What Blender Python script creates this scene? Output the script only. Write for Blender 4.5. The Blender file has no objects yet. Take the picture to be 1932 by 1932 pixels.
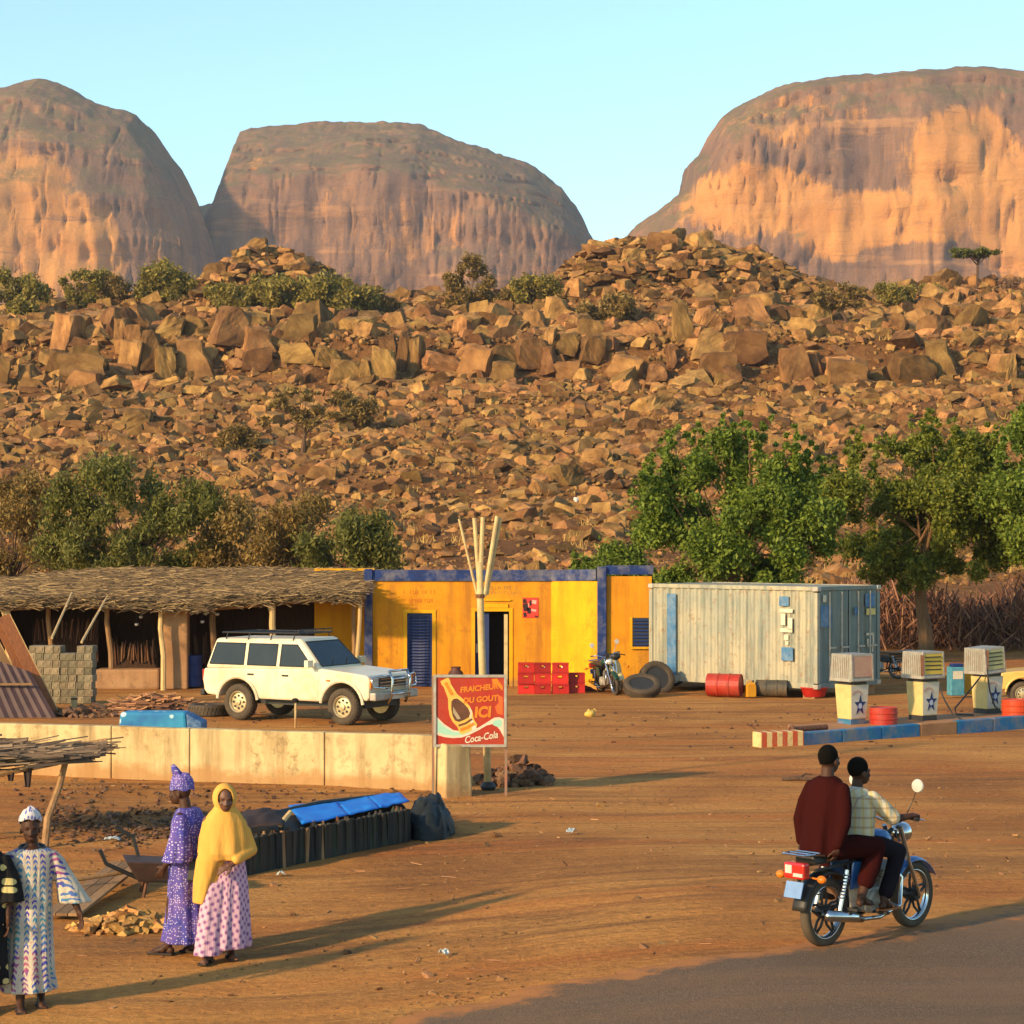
import bpy, bmesh, math, random
import numpy as np
from mathutils import Vector, Matrix, Euler, noise as mnoise

scene = bpy.context.scene
COL = scene.collection
R = math.radians
rng = random.Random(7)
NR = np.random.default_rng(11)

# ------------------------------------------------------------------ camera, sky, sun, exposure
FPX, EYE, HORIZON, IMG = 4000.0, 4.0, 1011.0, 1932.0
cam_data = bpy.data.cameras.new('camera')
cam = bpy.data.objects.new('camera', cam_data)
COL.objects.link(cam)
cam.location = (0, 0, EYE)
cam.rotation_euler = (R(90), 0, 0)
cam_data.sensor_width = 36
cam_data.lens = 36 * FPX / IMG
cam_data.shift_y = (HORIZON - IMG / 2) / IMG
cam_data.clip_start = 0.5
cam_data.clip_end = 30000
scene.camera = cam

SUN_AZ = math.atan2(-0.75, -0.66)      # from +Y towards +X
SUN_EL = R(21)
sun_dir = Vector((math.sin(SUN_AZ) * math.cos(SUN_EL), math.cos(SUN_AZ) * math.cos(SUN_EL), math.sin(SUN_EL)))
world = bpy.data.worlds.new('World')
scene.world = world
world.use_nodes = True
wn, wl = world.node_tree.nodes, world.node_tree.links
wn.clear()
sky = wn.new('ShaderNodeTexSky')
sky.sky_type = 'NISHITA'
sky.sun_disc = False
sky.sun_elevation = SUN_EL
sky.sun_rotation = SUN_AZ
sky.altitude = 300
sky.air_density = 1.0
sky.dust_density = 0.6
sky.ozone_density = 1.6
wt = wn.new('ShaderNodeMix'); wt.data_type = 'RGBA'; wt.blend_type = 'MULTIPLY'
wt.inputs[0].default_value = 1.0
wt.inputs[7].default_value = (0.90, 1.05, 1.0, 1)
bg = wn.new('ShaderNodeBackground'); bg.inputs[1].default_value = 0.15
wo = wn.new('ShaderNodeOutputWorld')
wl.new(sky.outputs[0], wt.inputs[6]); wl.new(wt.outputs[2], bg.inputs[0]); wl.new(bg.outputs[0], wo.inputs[0])

sl = bpy.data.lights.new('sun', 'SUN')
sl.energy = 3.9
sl.angle = R(2.6)
sl.color = (1.0, 0.70, 0.37)
sun = bpy.data.objects.new('sun', sl)
COL.objects.link(sun)
sun.rotation_euler = sun_dir.to_track_quat('Z', 'Y').to_euler()
vs = scene.view_settings
vs.view_transform = 'Standard'
vs.look = 'None'
vs.gamma = 1.0
vs.use_curve_mapping = False
vs.exposure = 0.92
scene.render.engine = 'CYCLES'
scene.cycles.max_bounces = 4
scene.cycles.volume_bounces = 0
scene.cycles.transparent_max_bounces = 8

# ------------------------------------------------------------------ measuring helpers (photo measurements -> metres)
def gp(px, py, z=0.0):
    """point of height z seen at the photograph's measured position"""
    D = FPX * (EYE - z) / (py - HORIZON)
    return Vector(((px - 966) * D / FPX, D, z))
def dp(px, py, D):
    return Vector(((px - 966) * D / FPX, D, EYE + (HORIZON - py) * D / FPX))
def sst(a, b, x):
    t = min(1.0, max(0.0, (x - a) / (b - a)))
    return t * t * (3 - 2 * t)
def gh(x, y):
    """ground height: the road verge rises gently on the right near the camera"""
    return 0.40 * sst(-2.6, 2.6, x) * (1 - sst(20.5, 32, y)) - 0.15 * sst(49, 56, y)
def lerp_table(tab, x):
    if x <= tab[0][0]: return tab[0][1]
    for (a, b), (c, d) in zip(tab, tab[1:]):
        if x <= c: return b + (d - b) * (x - a) / (c - a)
    return tab[-1][1]

# ------------------------------------------------------------------ materials
MATS = {}
def new_mat(name):
    m = bpy.data.materials.new(name)
    m.use_nodes = True
    nt = m.node_tree
    nt.nodes.clear()
    out = nt.nodes.new('ShaderNodeOutputMaterial')
    b = nt.nodes.new('ShaderNodeBsdfPrincipled')
    nt.links.new(b.outputs[0], out.inputs[0])
    MATS[name] = m
    return m, nt, b
class NB:
    """small node-building helper"""
    def __init__(s, nt): s.nt = nt
    def n(s, kind, **kw):
        o = s.nt.nodes.new(kind)
        for k, v in kw.items(): setattr(o, k, v)
        return o
    def link(s, a, b): s.nt.links.new(a, b)
    def coord(s, which='Object', scale=(1, 1, 1), loc=(0, 0, 0), rot=(0, 0, 0)):
        tc = s.n('ShaderNodeTexCoord'); mp = s.n('ShaderNodeMapping')
        mp.inputs['Scale'].default_value = scale; mp.inputs['Location'].default_value = loc; mp.inputs['Rotation'].default_value = rot
        s.link(tc.outputs[which], mp.inputs[0]); return mp.outputs[0]
    def noise(s, vec, scale, detail=4, rough=0.55, dist=0.0):
        o = s.n('ShaderNodeTexNoise'); o.inputs['Scale'].default_value = scale; o.inputs['Detail'].default_value = detail
        o.inputs['Roughness'].default_value = rough; o.inputs['Distortion'].default_value = dist
        s.link(vec, o.inputs['Vector']); return o.outputs[0]
    def ramp(s, fac, stops, interp='LINEAR'):
        o = s.n('ShaderNodeValToRGB'); cr = o.color_ramp; cr.interpolation = interp
        while len(cr.elements) > 1: cr.elements.remove(cr.elements[-1])
        cr.elements[0].position = stops[0][0]; c = stops[0][1]
        cr.elements[0].color = c if len(c) == 4 else (*c, 1)
        for p, c in stops[1:]:
            e = cr.elements.new(p); e.color = c if len(c) == 4 else (*c, 1)
        s.link(fac, o.inputs[0]); return o.outputs[0]
    def mask(s, fac, lo, hi):
        return s.ramp(fac, [(lo, (0, 0, 0)), (hi, (1, 1, 1))])
    def mix(s, fac, a, b, mode='MIX'):
        o = s.n('ShaderNodeMix', data_type='RGBA', blend_type=mode)
        for sock, v in ((o.inputs[0], fac), (o.inputs[6], a), (o.inputs[7], b)):
            if isinstance(v, bpy.types.NodeSocket): s.link(v, sock)
            elif isinstance(v, (int, float)): sock.default_value = v
            else: sock.default_value = (*v, 1) if len(v) == 3 else v
        return o.outputs[2]
    def math(s, op, a, b=0.0):
        o = s.n('ShaderNodeMath', operation=op)
        for sock, v in ((o.inputs[0], a), (o.inputs[1], b)):
            if isinstance(v, bpy.types.NodeSocket): s.link(v, sock)
            else: sock.default_value = v
        return o.outputs[0]
    def sep(s, vec):
        o = s.n('ShaderNodeSeparateXYZ'); s.link(vec, o.inputs[0]); return o.outputs
    def bump(s, h, strength, dist, bsdf):
        o = s.n('ShaderNodeBump'); o.inputs['Strength'].default_value = strength; o.inputs['Distance'].default_value = dist
        s.link(h, o.inputs['Height']); s.link(o.outputs[0], bsdf.inputs['Normal'])
    def rnd_obj(s):
        return s.n('ShaderNodeObjectInfo').outputs['Random']
    def rnd_island(s):
        return s.n('ShaderNodeNewGeometry').outputs['Random Per Island']

def simple(name, c, c2=None, rough=0.75, scale=6.0, bump=0.0, bscale=None, metal=0.0, spec=0.3, stretch=(1, 1, 1), vary=0.0, dirt=None, dirt_amt=0.5):
    """painted / natural surface: two tones mottled by noise, optional grime, fine relief and per-object variation"""
    if name in MATS: return MATS[name]
    m, nt, b = new_mat(name); k = NB(nt)
    v = k.coord('Object', stretch)
    c2 = c2 or tuple(x * 0.72 for x in c)
    f = k.noise(v, scale, 5, 0.6)
    col = k.ramp(f, [(0.3, c2), (0.7, c)])
    if dirt:
        g = k.mask(k.noise(v, scale * 0.6, 6, 0.72), 0.44, 0.46 + 0.25 * (1.1 - dirt_amt))
        g2 = k.math('MULTIPLY', g, dirt_amt)
        col = k.mix(g2, col, dirt)
    if vary > 0:
        r = k.rnd_obj()
        hs = k.n('ShaderNodeHueSaturation')
        k.link(col, hs.inputs['Color'])
        mr = k.n('ShaderNodeMapRange'); mr.inputs[3].default_value = 1 - vary; mr.inputs[4].default_value = 1 + vary
        k.link(r, mr.inputs[0]); k.link(mr.outputs[0], hs.inputs['Value'])
        col = hs.outputs[0]
    k.link(col, b.inputs['Base Color'])
    b.inputs['Roughness'].default_value = rough
    b.inputs['Metallic'].default_value = metal
    b.inputs['Specular IOR Level'].default_value = spec
    if bump > 0:
        k.bump(k.noise(v, bscale or scale * 4, 4, 0.6), min(1.0, bump), 0.02, b)
    return m

# ------------------------------------------------------------------ mesh building
class MB:
    def __init__(s): s.v = []; s.f = []; s.mi = []; s.cur = 0
    def add(s, verts, faces):
        o = len(s.v); s.v.extend([tuple(p) for p in verts])
        for f in faces: s.f.append(tuple(i + o for i in f)); s.mi.append(s.cur)
        return s
    def mat(s, i): s.cur = i; return s
    def box(s, c, size, rot=None):
        hx, hy, hz = size[0] / 2, size[1] / 2, size[2] / 2
        vs_ = [Vector((x, y, z)) for z in (-hz, hz) for x, y in ((-hx, -hy), (hx, -hy), (hx, hy), (-hx, hy))]
        if rot is not None:
            mr = rot if isinstance(rot, Matrix) else Euler(rot).to_matrix()
            vs_ = [mr @ p for p in vs_]
        c = Vector(c)
        return s.add([p + c for p in vs_], [(3, 2, 1, 0), (4, 5, 6, 7), (0, 1, 5, 4), (1, 2, 6, 5), (2, 3, 7, 6), (3, 0, 4, 7)])
    def hexa(s, p):      # eight corners: bottom 0-3 ccw, top 4-7 ccw
        return s.add(p, [(3, 2, 1, 0), (4, 5, 6, 7), (0, 1, 5, 4), (1, 2, 6, 5), (2, 3, 7, 6), (3, 0, 4, 7)])
    def prism(s, poly, fn, d0, d1):
        """extrude a 2-D polygon; fn(a, b, d) -> point"""
        n = len(poly)
        vs_ = [fn(a, b, d0) for a, b in poly] + [fn(a, b, d1) for a, b in poly]
        fs = [tuple(range(n - 1, -1, -1)), tuple(range(n, 2 * n))] + [(i, (i + 1) % n, n + (i + 1) % n, n + i) for i in range(n)]
        return s.add(vs_, fs)
    def tube(s, pts, rad, n=8, cap=True, squash=1.0):
        pts = [Vector(p) for p in pts]
        if isinstance(rad, (int, float)): rad = [rad] * len(pts)
        vs_, fs = [], []
        up = Vector((0, 0, 1)); prev = None
        for i, p in enumerate(pts):
            t = (pts[min(i + 1, len(pts) - 1)] - pts[max(i - 1, 0)]).normalized()
            if prev is None:
                a = t.cross(up if abs(t.z) < 0.95 else Vector((1, 0, 0))).normalized()
            else:
                a = (prev - t * prev.dot(t)).normalized()
            prev = a; b = t.cross(a)
            for j in range(n):
                w = 2 * math.pi * j / n
                vs_.append(p + (a * math.cos(w) + b * math.sin(w) * squash) * rad[i])
        for i in range(len(pts) - 1):
            for j in range(n):
                fs.append((i * n + j, i * n + (j + 1) % n, (i + 1) * n + (j + 1) % n, (i + 1) * n + j))
        if cap:
            fs.append(tuple(range(n - 1, -1, -1))); fs.append(tuple(range((len(pts) - 1) * n, len(pts) * n)))
        return s.add(vs_, fs)
    def lathe(s, prof, n=24, o=(0, 0, 0), axis='Z', rot=None, closed=False):
        """profile of (radius, height) turned round an axis"""
        o = Vector(o); vs_, fs = [], []
        for r, h in prof:
            for j in range(n):
                w = 2 * math.pi * j / n
                p = {'Z': Vector((r * math.cos(w), r * math.sin(w), h)), 'Y': Vector((r * math.sin(w), h, r * math.cos(w))), 'X': Vector((h, r * math.cos(w), r * math.sin(w)))}[axis]
                if rot is not None: p = rot @ p
                vs_.append(o + p)
        m = len(prof)
        for i in range(m if closed else m - 1):
            for j in range(n):
                i2 = (i + 1) % m
                fs.append((i * n + j, i * n + (j + 1) % n, i2 * n + (j + 1) % n, i2 * n + j))
        if not closed:
            if prof[0][0] > 1e-5: fs.append(tuple(range(n - 1, -1, -1)))
            if prof[-1][0] > 1e-5: fs.append(tuple(range((m - 1) * n, m * n)))
        return s.add(vs_, fs)
    def ell(s, c, r, rot=None, nu=16, nv=10):
        c = Vector(c); vs_, fs = [], []
        if isinstance(r, (int, float)): r = (r, r, r)
        for i in range(nv + 1):
            a = math.pi * i / nv
            for j in range(nu):
                w = 2 * math.pi * j / nu
                p = Vector((r[0] * math.sin(a) * math.cos(w), r[1] * math.sin(a) * math.sin(w), -r[2] * math.cos(a)))
                if rot is not None: p = rot @ p
                vs_.append(c + p)
        for i in range(nv):
            for j in range(nu):
                fs.append((i * nu + j, i * nu + (j + 1) % nu, (i + 1) * nu + (j + 1) % nu, (i + 1) * nu + j))
        return s.add(vs_, fs)
    def grid(s, fn, nu, nv, wrap=False):
        vs_ = [fn(i / nu, j / nv) for j in range(nv + 1) for i in range(nu + (0 if wrap else 1))]
        w = nu if wrap else nu + 1
        fs = [(j * w + i, j * w + (i + 1) % w, (j + 1) * w + (i + 1) % w, (j + 1) * w + i) for j in range(nv) for i in range(nu)]
        return s.add(vs_, fs)
    def mesh(s, name):
        me = bpy.data.meshes.new(name)
        me.from_pydata(s.v, [], s.f)
        me.validate(); me.update()
        return me
    def build(s, name, mats, parent=None, smooth=False, bevel=0.0, weld=False, loc=None, rotz=None, solid=0.0, subsurf=0):
        me = s.mesh(name)
        for m in (mats if isinstance(mats, (list, tuple)) else [mats]): me.materials.append(m)
        if max(s.mi, default=0) > 0: me.polygons.foreach_set('material_index', s.mi)
        if weld:
            bm = bmesh.new(); bm.from_mesh(me); bmesh.ops.remove_doubles(bm, verts=bm.verts, dist=1e-5)
            bmesh.ops.recalc_face_normals(bm, faces=bm.faces); bm.to_mesh(me); bm.free()
        if smooth: me.polygons.foreach_set('use_smooth', [True] * len(me.polygons))
        o = obj(name, me, parent)
        if loc is not None: o.location = loc
        if rotz is not None: o.rotation_euler = (0, 0, rotz)
        if solid: md = o.modifiers.new('thickness', 'SOLIDIFY'); md.thickness = solid; md.offset = 0
        if bevel > 0:
            md = o.modifiers.new('edge', 'BEVEL'); md.width = bevel; md.segments = 2; md.limit_method = 'ANGLE'; md.angle_limit = R(35)
        if subsurf: md = o.modifiers.new('sub', 'SUBSURF'); md.levels = md.render_levels = subsurf
        return o
def obj(name, data, parent=None):
    o = bpy.data.objects.new(name, data)
    COL.objects.link(o)
    if parent is not None: o.parent = parent
    return o
def tag(o, label=None, cat=None, group=None, kind=None):
    if label: o['label'] = label
    if cat: o['category'] = cat
    if group: o['group'] = group
    if kind: o['kind'] = kind
    return o
def thing(name, label, cat, loc=(0, 0, 0), rotz=0.0, group=None):
    o = obj(name, None); o.empty_display_size = 0.2
    o.location = loc; o.rotation_euler = (0, 0, rotz)
    return tag(o, label, cat, group)
def copy_tree(o, parent=None):
    c = o.copy(); COL.objects.link(c); c.parent = parent
    for ch in list(o.children): copy_tree(ch, c)
    return c
def np_mesh(name, verts, faces, mat, parent=None, smooth=False):
    """verts (n,3), faces (m,k) numpy"""
    me = bpy.data.meshes.new(name)
    n, (m, k) = len(verts), faces.shape
    me.vertices.add(n); me.vertices.foreach_set('co', np.ascontiguousarray(verts, dtype=np.float32).ravel())
    me.loops.add(m * k); me.loops.foreach_set('vertex_index', np.ascontiguousarray(faces, dtype=np.int32).ravel())
    me.polygons.add(m); me.polygons.foreach_set('loop_start', np.arange(0, m * k, k, dtype=np.int32))
    me.polygons.foreach_set('loop_total', np.full(m, k, dtype=np.int32))
    me.update(calc_edges=True)
    me.materials.append(mat)
    me.polygons.foreach_set('use_smooth', [bool(smooth)] * m)
    return obj(name, me, parent)
def fbm(x, y, z, o=4):
    return mnoise.fractal(Vector((x, y, z)), 1.0, 2.0, o)

def text_mesh(name, body, size, mat, parent, loc, rot=(R(90), 0, 0), shear=0.0, extrude=0.002, align='CENTER', bold=0.0, sx=1.0):
    """lettering as a flat mesh lying on a surface"""
    cu = bpy.data.curves.new(name, 'FONT'); cu.body = body; cu.size = size; cu.shear = shear; cu.extrude = extrude; cu.align_x = align
    cu.offset = bold; cu.resolution_u = 3
    t = bpy.data.objects.new(name, cu)
    me = bpy.data.meshes.new_from_object(t)
    bpy.data.objects.remove(t); bpy.data.curves.remove(cu)
    me.materials.clear(); me.materials.append(mat)
    o = obj(name, me, parent); o.location = loc; o.rotation_euler = rot; o.scale = (sx, 1, 1)
    return o
def remesh_obj(o, voxel, smooth_iter=4, factor=0.5):
    """fuse overlapping volumes into one continuous skin"""
    md = o.modifiers.new('fuse', 'REMESH'); md.mode = 'VOXEL'; md.voxel_size = voxel; md.use_smooth_shade = True
    if smooth_iter:
        ms = o.modifiers.new('relax', 'SMOOTH'); ms.iterations = smooth_iter; ms.factor = factor
    dg = bpy.context.evaluated_depsgraph_get()
    me = bpy.data.meshes.new_from_object(o.evaluated_get(dg))
    mats = [m for m in o.data.materials]
    o.modifiers.clear(); old = o.data; me.name = old.name; o.data = me
    me.materials.clear()
    for m in mats: me.materials.append(m)
    me.polygons.foreach_set('use_smooth', [True] * len(me.polygons))
    bpy.data.meshes.remove(old)
    return o
# ================================================================== THE LAND
# ---- materials
def m_dirt():
    m, nt, b = new_mat('dirt'); k = NB(nt)
    v = k.coord('Object')
    st = k.coord('Object', (0.14, 1.0, 1.0), rot=(0, 0, R(-52)))      # drag and wheel marks run with the road
    st2 = k.coord('Object', (0.05, 1.6, 1.0), rot=(0, 0, R(-46)))
    st3 = k.coord('Object', (0.10, 1.2, 1.0), rot=(0, 0, R(-12)))
    col = k.ramp(k.noise(v, 0.22, 6, 0.62, 0.5), [(0.34, (0.32, 0.130, 0.036)), (0.48, (0.45, 0.195, 0.052)), (0.62, (0.54, 0.255, 0.070))])
    red = k.mask(k.noise(st, 0.45, 5, 0.6, 0.6), 0.48, 0.62)
    col = k.mix(k.math('MULTIPLY', red, 0.65), col, (0.46, 0.145, 0.034))
    dk = k.mask(k.noise(st, 1.3, 7, 0.68, 0.8), 0.50, 0.64)
    col = k.mix(k.math('MULTIPLY', dk, 0.6), col, (0.17, 0.075, 0.03))
    tr = k.math('MULTIPLY', k.mask(k.noise(st2, 2.6, 4, 0.55, 0.2), 0.54, 0.62), k.mask(k.noise(v, 0.12, 3, 0.5), 0.42, 0.56))
    col = k.mix(k.math('MULTIPLY', tr, 0.55), col, (0.15, 0.07, 0.035))
    tr3 = k.mask(k.noise(st3, 1.1, 5, 0.6, 0.5), 0.54, 0.66)
    col = k.mix(k.math('MULTIPLY', tr3, 0.45), col, (0.22, 0.10, 0.04))
    fine = k.noise(v, 11, 8, 0.72)
    col = k.mix(0.55, col, k.ramp(fine, [(0.32, (0.42, 0.42, 0.42)), (0.66, (1.2, 1.2, 1.15))]), 'MULTIPLY')
    sp = k.mask(k.noise(v, 38, 3, 0.6), 0.62, 0.68)
    col = k.mix(k.math('MULTIPLY', sp, 0.55), col, (0.11, 0.06, 0.035))
    pale = k.mask(k.noise(v, 46, 3, 0.6, 0.3), 0.66, 0.70)
    col = k.mix(k.math('MULTIPLY', pale, 0.5), col, (0.58, 0.40, 0.20))
    k.link(col, b.inputs['Base Color']); b.inputs['Roughness'].default_value = 0.95; b.inputs['Specular IOR Level'].default_value = 0.1
    h = k.math('ADD', k.math('MULTIPLY', fine, 0.6), k.math('ADD', k.math('MULTIPLY', k.noise(st, 2.2, 6, 0.65), 1.0), k.math('MULTIPLY', k.noise(st2, 2.6, 4, 0.5), 0.5)))
    k.bump(h, 0.8, 0.12, b)
    return m
def m_asphalt():
    m, nt, b = new_mat('asphalt'); k = NB(nt)
    v = k.coord('Object'); st = k.coord('Object', (0.12, 1.0, 1.0), rot=(0, 0, R(-50)))
    col = k.ramp(k.noise(v, 70, 5, 0.75), [(0.34, (0.060, 0.040, 0.026)), (0.52, (0.13, 0.086, 0.054)), (0.68, (0.26, 0.175, 0.11))])
    col = k.mix(0.6, col, k.ramp(k.noise(st, 0.9, 6, 0.65), [(0.35, (0.62, 0.60, 0.58)), (0.65, (1.15, 1.1, 1.0))]), 'MULTIPLY')
    dust = k.mask(k.math('ADD', k.noise(st, 0.5, 5, 0.6, 0.3), k.math('MULTIPLY', k.noise(v, 9, 6, 0.7), 0.25)), 0.52, 0.82)
    col = k.mix(k.math('MULTIPLY', dust, 0.6), col, (0.27, 0.135, 0.055))
    att = k.n('ShaderNodeAttribute'); att.attribute_name = 'verge'
    w = k.math('ADD', att.outputs['Fac'], k.math('MULTIPLY', k.math('SUBTRACT', k.noise(v, 3.5, 7, 0.7), 0.5), 1.6))
    col = k.mix(k.mask(w, 0.42, 0.72), col, (0.36, 0.145, 0.042))
    k.link(col, b.inputs['Base Color']); b.inputs['Roughness'].default_value = 0.88; b.inputs['Specular IOR Level'].default_value = 0.2
    k.bump(k.noise(v, 80, 4, 0.7), 0.7, 0.02, b)
    return m
def m_rock(name, cols, scale, bump, soil=None):
    m, nt, b = new_mat(name); k = NB(nt)
    v = k.coord('Object'); 
    r = k.math('FRACT', k.math('ADD', k.rnd_obj(), k.rnd_island()))
    f = k.noise(v, scale, 6, 0.65)
    col = k.ramp(f, [(0.28, cols[0]), (0.5, cols[1]), (0.75, cols[2])])
    hs = k.n('ShaderNodeHueSaturation'); k.link(col, hs.inputs['Color'])
    mr = k.n('ShaderNodeMapRange'); mr.inputs[3].default_value = 0.5; mr.inputs[4].default_value = 1.5
    k.link(r, mr.inputs[0]); k.link(mr.outputs[0], hs.inputs['Value'])
    mr2 = k.n('ShaderNodeMapRange'); mr2.inputs[3].default_value = 0.488; mr2.inputs[4].default_value = 0.512
    k.link(k.math('FRACT', k.math('MULTIPLY', r, 7.3)), mr2.inputs[0]); k.link(mr2.outputs[0], hs.inputs['Hue'])
    k.link(hs.outputs[0], b.inputs['Base Color']); b.inputs['Roughness'].default_value = 0.92; b.inputs['Specular IOR Level'].default_value = 0.15
    k.bump(k.noise(v, scale * 3.2, 6, 0.7), bump, 0.12, b)
    return m
M_DIRT = m_dirt(); M_ASPHALT = m_asphalt()
M_ROCK = m_rock('sandstone', [(0.075, 0.036, 0.015), (0.215, 0.108, 0.036), (0.37, 0.20, 0.064)], 0.9, 1.0)
M_RUBBLE = m_rock('rubble_stone', [(0.17, 0.085, 0.035), (0.26, 0.135, 0.055), (0.36, 0.20, 0.085)], 9.0, 0.6)

# ---- flat ground, one sheet to the horizon
def build_ground():
    ys = list(np.arange(9, 26, 0.16)) + list(np.arange(26, 70, 0.6)) + list(np.geomspace(70, 9000, 40))
    ys = [-60, -5, 4] + ys
    us = list(np.linspace(-1.6, 1.6, 190))
    V = []
    for y in ys:
        half = 3.5 + 0.30 * max(y, 8)
        for u in us:
            x = u * half
            z = gh(x, y)
            if y < 75: z += 0.018 * fbm(x * 0.8, y * 0.8, 0, 4) + 0.05 * fbm(x * 0.12, y * 0.12, 3, 3) * sst(10, 16, y)
            V.append((x, y, z))
    V = np.array(V); nu = len(us)
    ii = np.arange(len(ys) - 1)[:, None] * nu + np.arange(nu - 1)[None, :]
    ii = ii.ravel()
    F = np.stack([ii, ii + 1, ii + nu + 1, ii + nu], 1)
    o = np_mesh('ground', V, F, M_DIRT, smooth=True)
    tag(o, kind='structure')
build_ground()

# ---- tarred road in the right foreground
ROAD_EDGE = [(560, 1985), (760, 1921), (897, 1890), (1197, 1832), (1524, 1789), (1754, 1742), (1932, 1714), (2150, 1680), (2500, 1640)]
def build_road():
    pts = []
    dense = []
    for (a, b), (c, d) in zip(ROAD_EDGE, ROAD_EDGE[1:]):
        for t in np.linspace(0, 1, 24, endpoint=False): dense.append((a + (c - a) * t, b + (d - b) * t))
    for px, py in dense:
        z = 0.3
        for _ in range(12):
            p = gp(px, py, z); z = gh(p.x, p.y)
        n = 0.16 * fbm(p.x * 1.6, p.y * 1.6, 1, 4) + 0.10 * fbm(p.x * 6, p.y * 6, 5, 3)
        pts.append(Vector((p.x - 0.8 * n, p.y + 0.8 * n, 0)))
    V, W = [], 26
    off = [0, 0.03, 0.1] + list(np.geomspace(0.3, 9, W - 3))
    for p in pts:
        for d in off:
            x, y = p.x + 0.74 * d, p.y - 0.67 * d
            z = gh(x, y) + 0.012 + 0.028 * sst(0, 0.2, d)
            V.append((x, y, z + 0.018 * fbm(x * 0.8, y * 0.8, 0, 4) * 0.6 + 0.05 * fbm(x * 0.12, y * 0.12, 3, 3) * sst(10, 16, y)))
    V = np.array(V); ii = (np.arange(len(pts) - 1)[:, None] * W + np.arange(W - 1)[None, :]).ravel()
    F = np.stack([ii, ii + W, ii + W + 1, ii + 1], 1)[:, ::-1]
    o = np_mesh('road', V, F, M_ASPHALT, smooth=True)
    at = o.data.attributes.new('verge', 'FLOAT', 'POINT')       # sand drifted over the broken edge
    at.data.foreach_set('value', np.tile(np.array([1.0 - min(1.0, d / 0.9) for d in off], dtype=np.float32), len(pts)))
    tag(o, kind='structure')
build_road()

# ---- rocky hill
RIDGE = [(-900, 560), (-200, 585), (0, 596), (100, 580), (370, 560), (440, 520), (490, 500), (600, 505), (650, 540), (740, 578), (800, 568), (1000, 562), (1060, 530), (1110, 500), (1240, 478), (1440, 498), (1540, 545), (1650, 568), (1760, 530), (1932, 540), (2400, 520), (3000, 560)]
RIDGE = [((a - 966) * 300 / FPX, EYE + (HORIZON - b) * 300 / FPX) for a, b in RIDGE]
PROFILE = [(78, -0.5), (85, 0.1), (100, 1.6), (120, 2.9), (140, 4.2), (160, 6.0), (200, 12.6), (238, 20.6), (244, 22.3), (249, 27.0), (260, 29.5)]
def hz(x, y):
    zr = lerp_table(RIDGE, x)
    if y <= 260: z = lerp_table(PROFILE, y)
    elif y <= 300:
        t = (y - 260) / 40; z = 29.5 + (zr - 29.5) * (t * t * (3 - 2 * t) * 0.75 + 0.25 * t)
    else:
        t = min(1, (y - 300) / 260); z = zr * (1 - t * t) - 1.2 * t
    a = sst(82, 130, y)
    z += a * (0.9 * fbm(x * 0.05, y * 0.05, 2, 4) + 0.25 * fbm(x * 0.25, y * 0.25, 7, 3))
    return z
def build_hill():
    ys = list(np.arange(78, 310, 2.2)) + list(np.arange(312, 570, 12))
    xs = list(np.arange(-150, 150.1, 2.4))
    V = np.array([(x, y, hz(x, y)) for y in ys for x in xs]); nu = len(xs)
    ii = (np.arange(len(ys) - 1)[:, None] * nu + np.arange(nu - 1)[None, :]).ravel()
    F = np.stack([ii, ii + 1, ii + nu + 1, ii + nu], 1)
    m, nt, b = new_mat('hill_soil'); k = NB(nt); v = k.coord('Object')
    col = k.ramp(k.noise(v, 0.12, 7, 0.7), [(0.3, (0.16, 0.068, 0.025)), (0.55, (0.27, 0.12, 0.04)), (0.8, (0.36, 0.18, 0.06))])
    col = k.mix(0.7, col, k.ramp(k.noise(v, 1.6, 6, 0.75), [(0.35, (0.4, 0.4, 0.4)), (0.65, (1.1, 1.1, 1.05))]), 'MULTIPLY')
    k.link(col, b.inputs['Base Color']); b.inputs['Roughness'].default_value = 0.95; b.inputs['Specular IOR Level'].default_value = 0.1
    k.bump(k.noise(v, 1.2, 7, 0.75), 1.0, 0.6, b)
    o = np_mesh('hill', V, F, m, smooth=True)
    return tag(o, kind='structure')
HILL = build_hill()

def rock_hull(seed, npts=16, blocky=0.6, flat=0.75):
    """one angular sandstone block: a skewed box with broken-off corners"""
    r = random.Random(seed)
    bm = bmesh.new()
    sk = (r.uniform(-.25, .25), r.uniform(-.25, .25))
    tp = r.uniform(.6, 1.0)
    corners = {}
    for x in (-1, 1):
        for y in (-1, 1):
            for z in (-1, 1):
                k = tp if z > 0 else 1.0
                corners[(x, y, z)] = Vector((x * k * r.uniform(.72, 1.0) + sk[0] * z, y * k * r.uniform(.72, 1.0) + sk[1] * z, z * flat * r.uniform(.75, 1.05)))
    cut = set(r.sample(sorted(corners), max(2, min(6, int((npts - 8) / 2) + r.randint(0, 1)))))
    for key, p in corners.items():
        if key not in cut: bm.verts.new(p); continue
        for ax in range(3):
            nb = list(key); nb[ax] *= -1
            bm.verts.new(p.lerp(corners[tuple(nb)], r.uniform(.15, .5)))
    bmesh.ops.convex_hull(bm, input=bm.verts)
    loose = [v for v in bm.verts if not v.link_faces]
    bmesh.ops.delete(bm, geom=loose, context='VERTS')
    bmesh.ops.triangulate(bm, faces=bm.faces)
    return bm
def rock_arrays(n, **kw):
    out = []
    for i in range(n):
        bm = rock_hull(100 + i, **kw); bm.verts.ensure_lookup_table(); bm.verts.index_update()
        V = np.array([v.co[:] for v in bm.verts]); F = np.array([[v.index for v in f.verts] for f in bm.faces]); bm.free()
        out.append((V, F))
    return out
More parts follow.
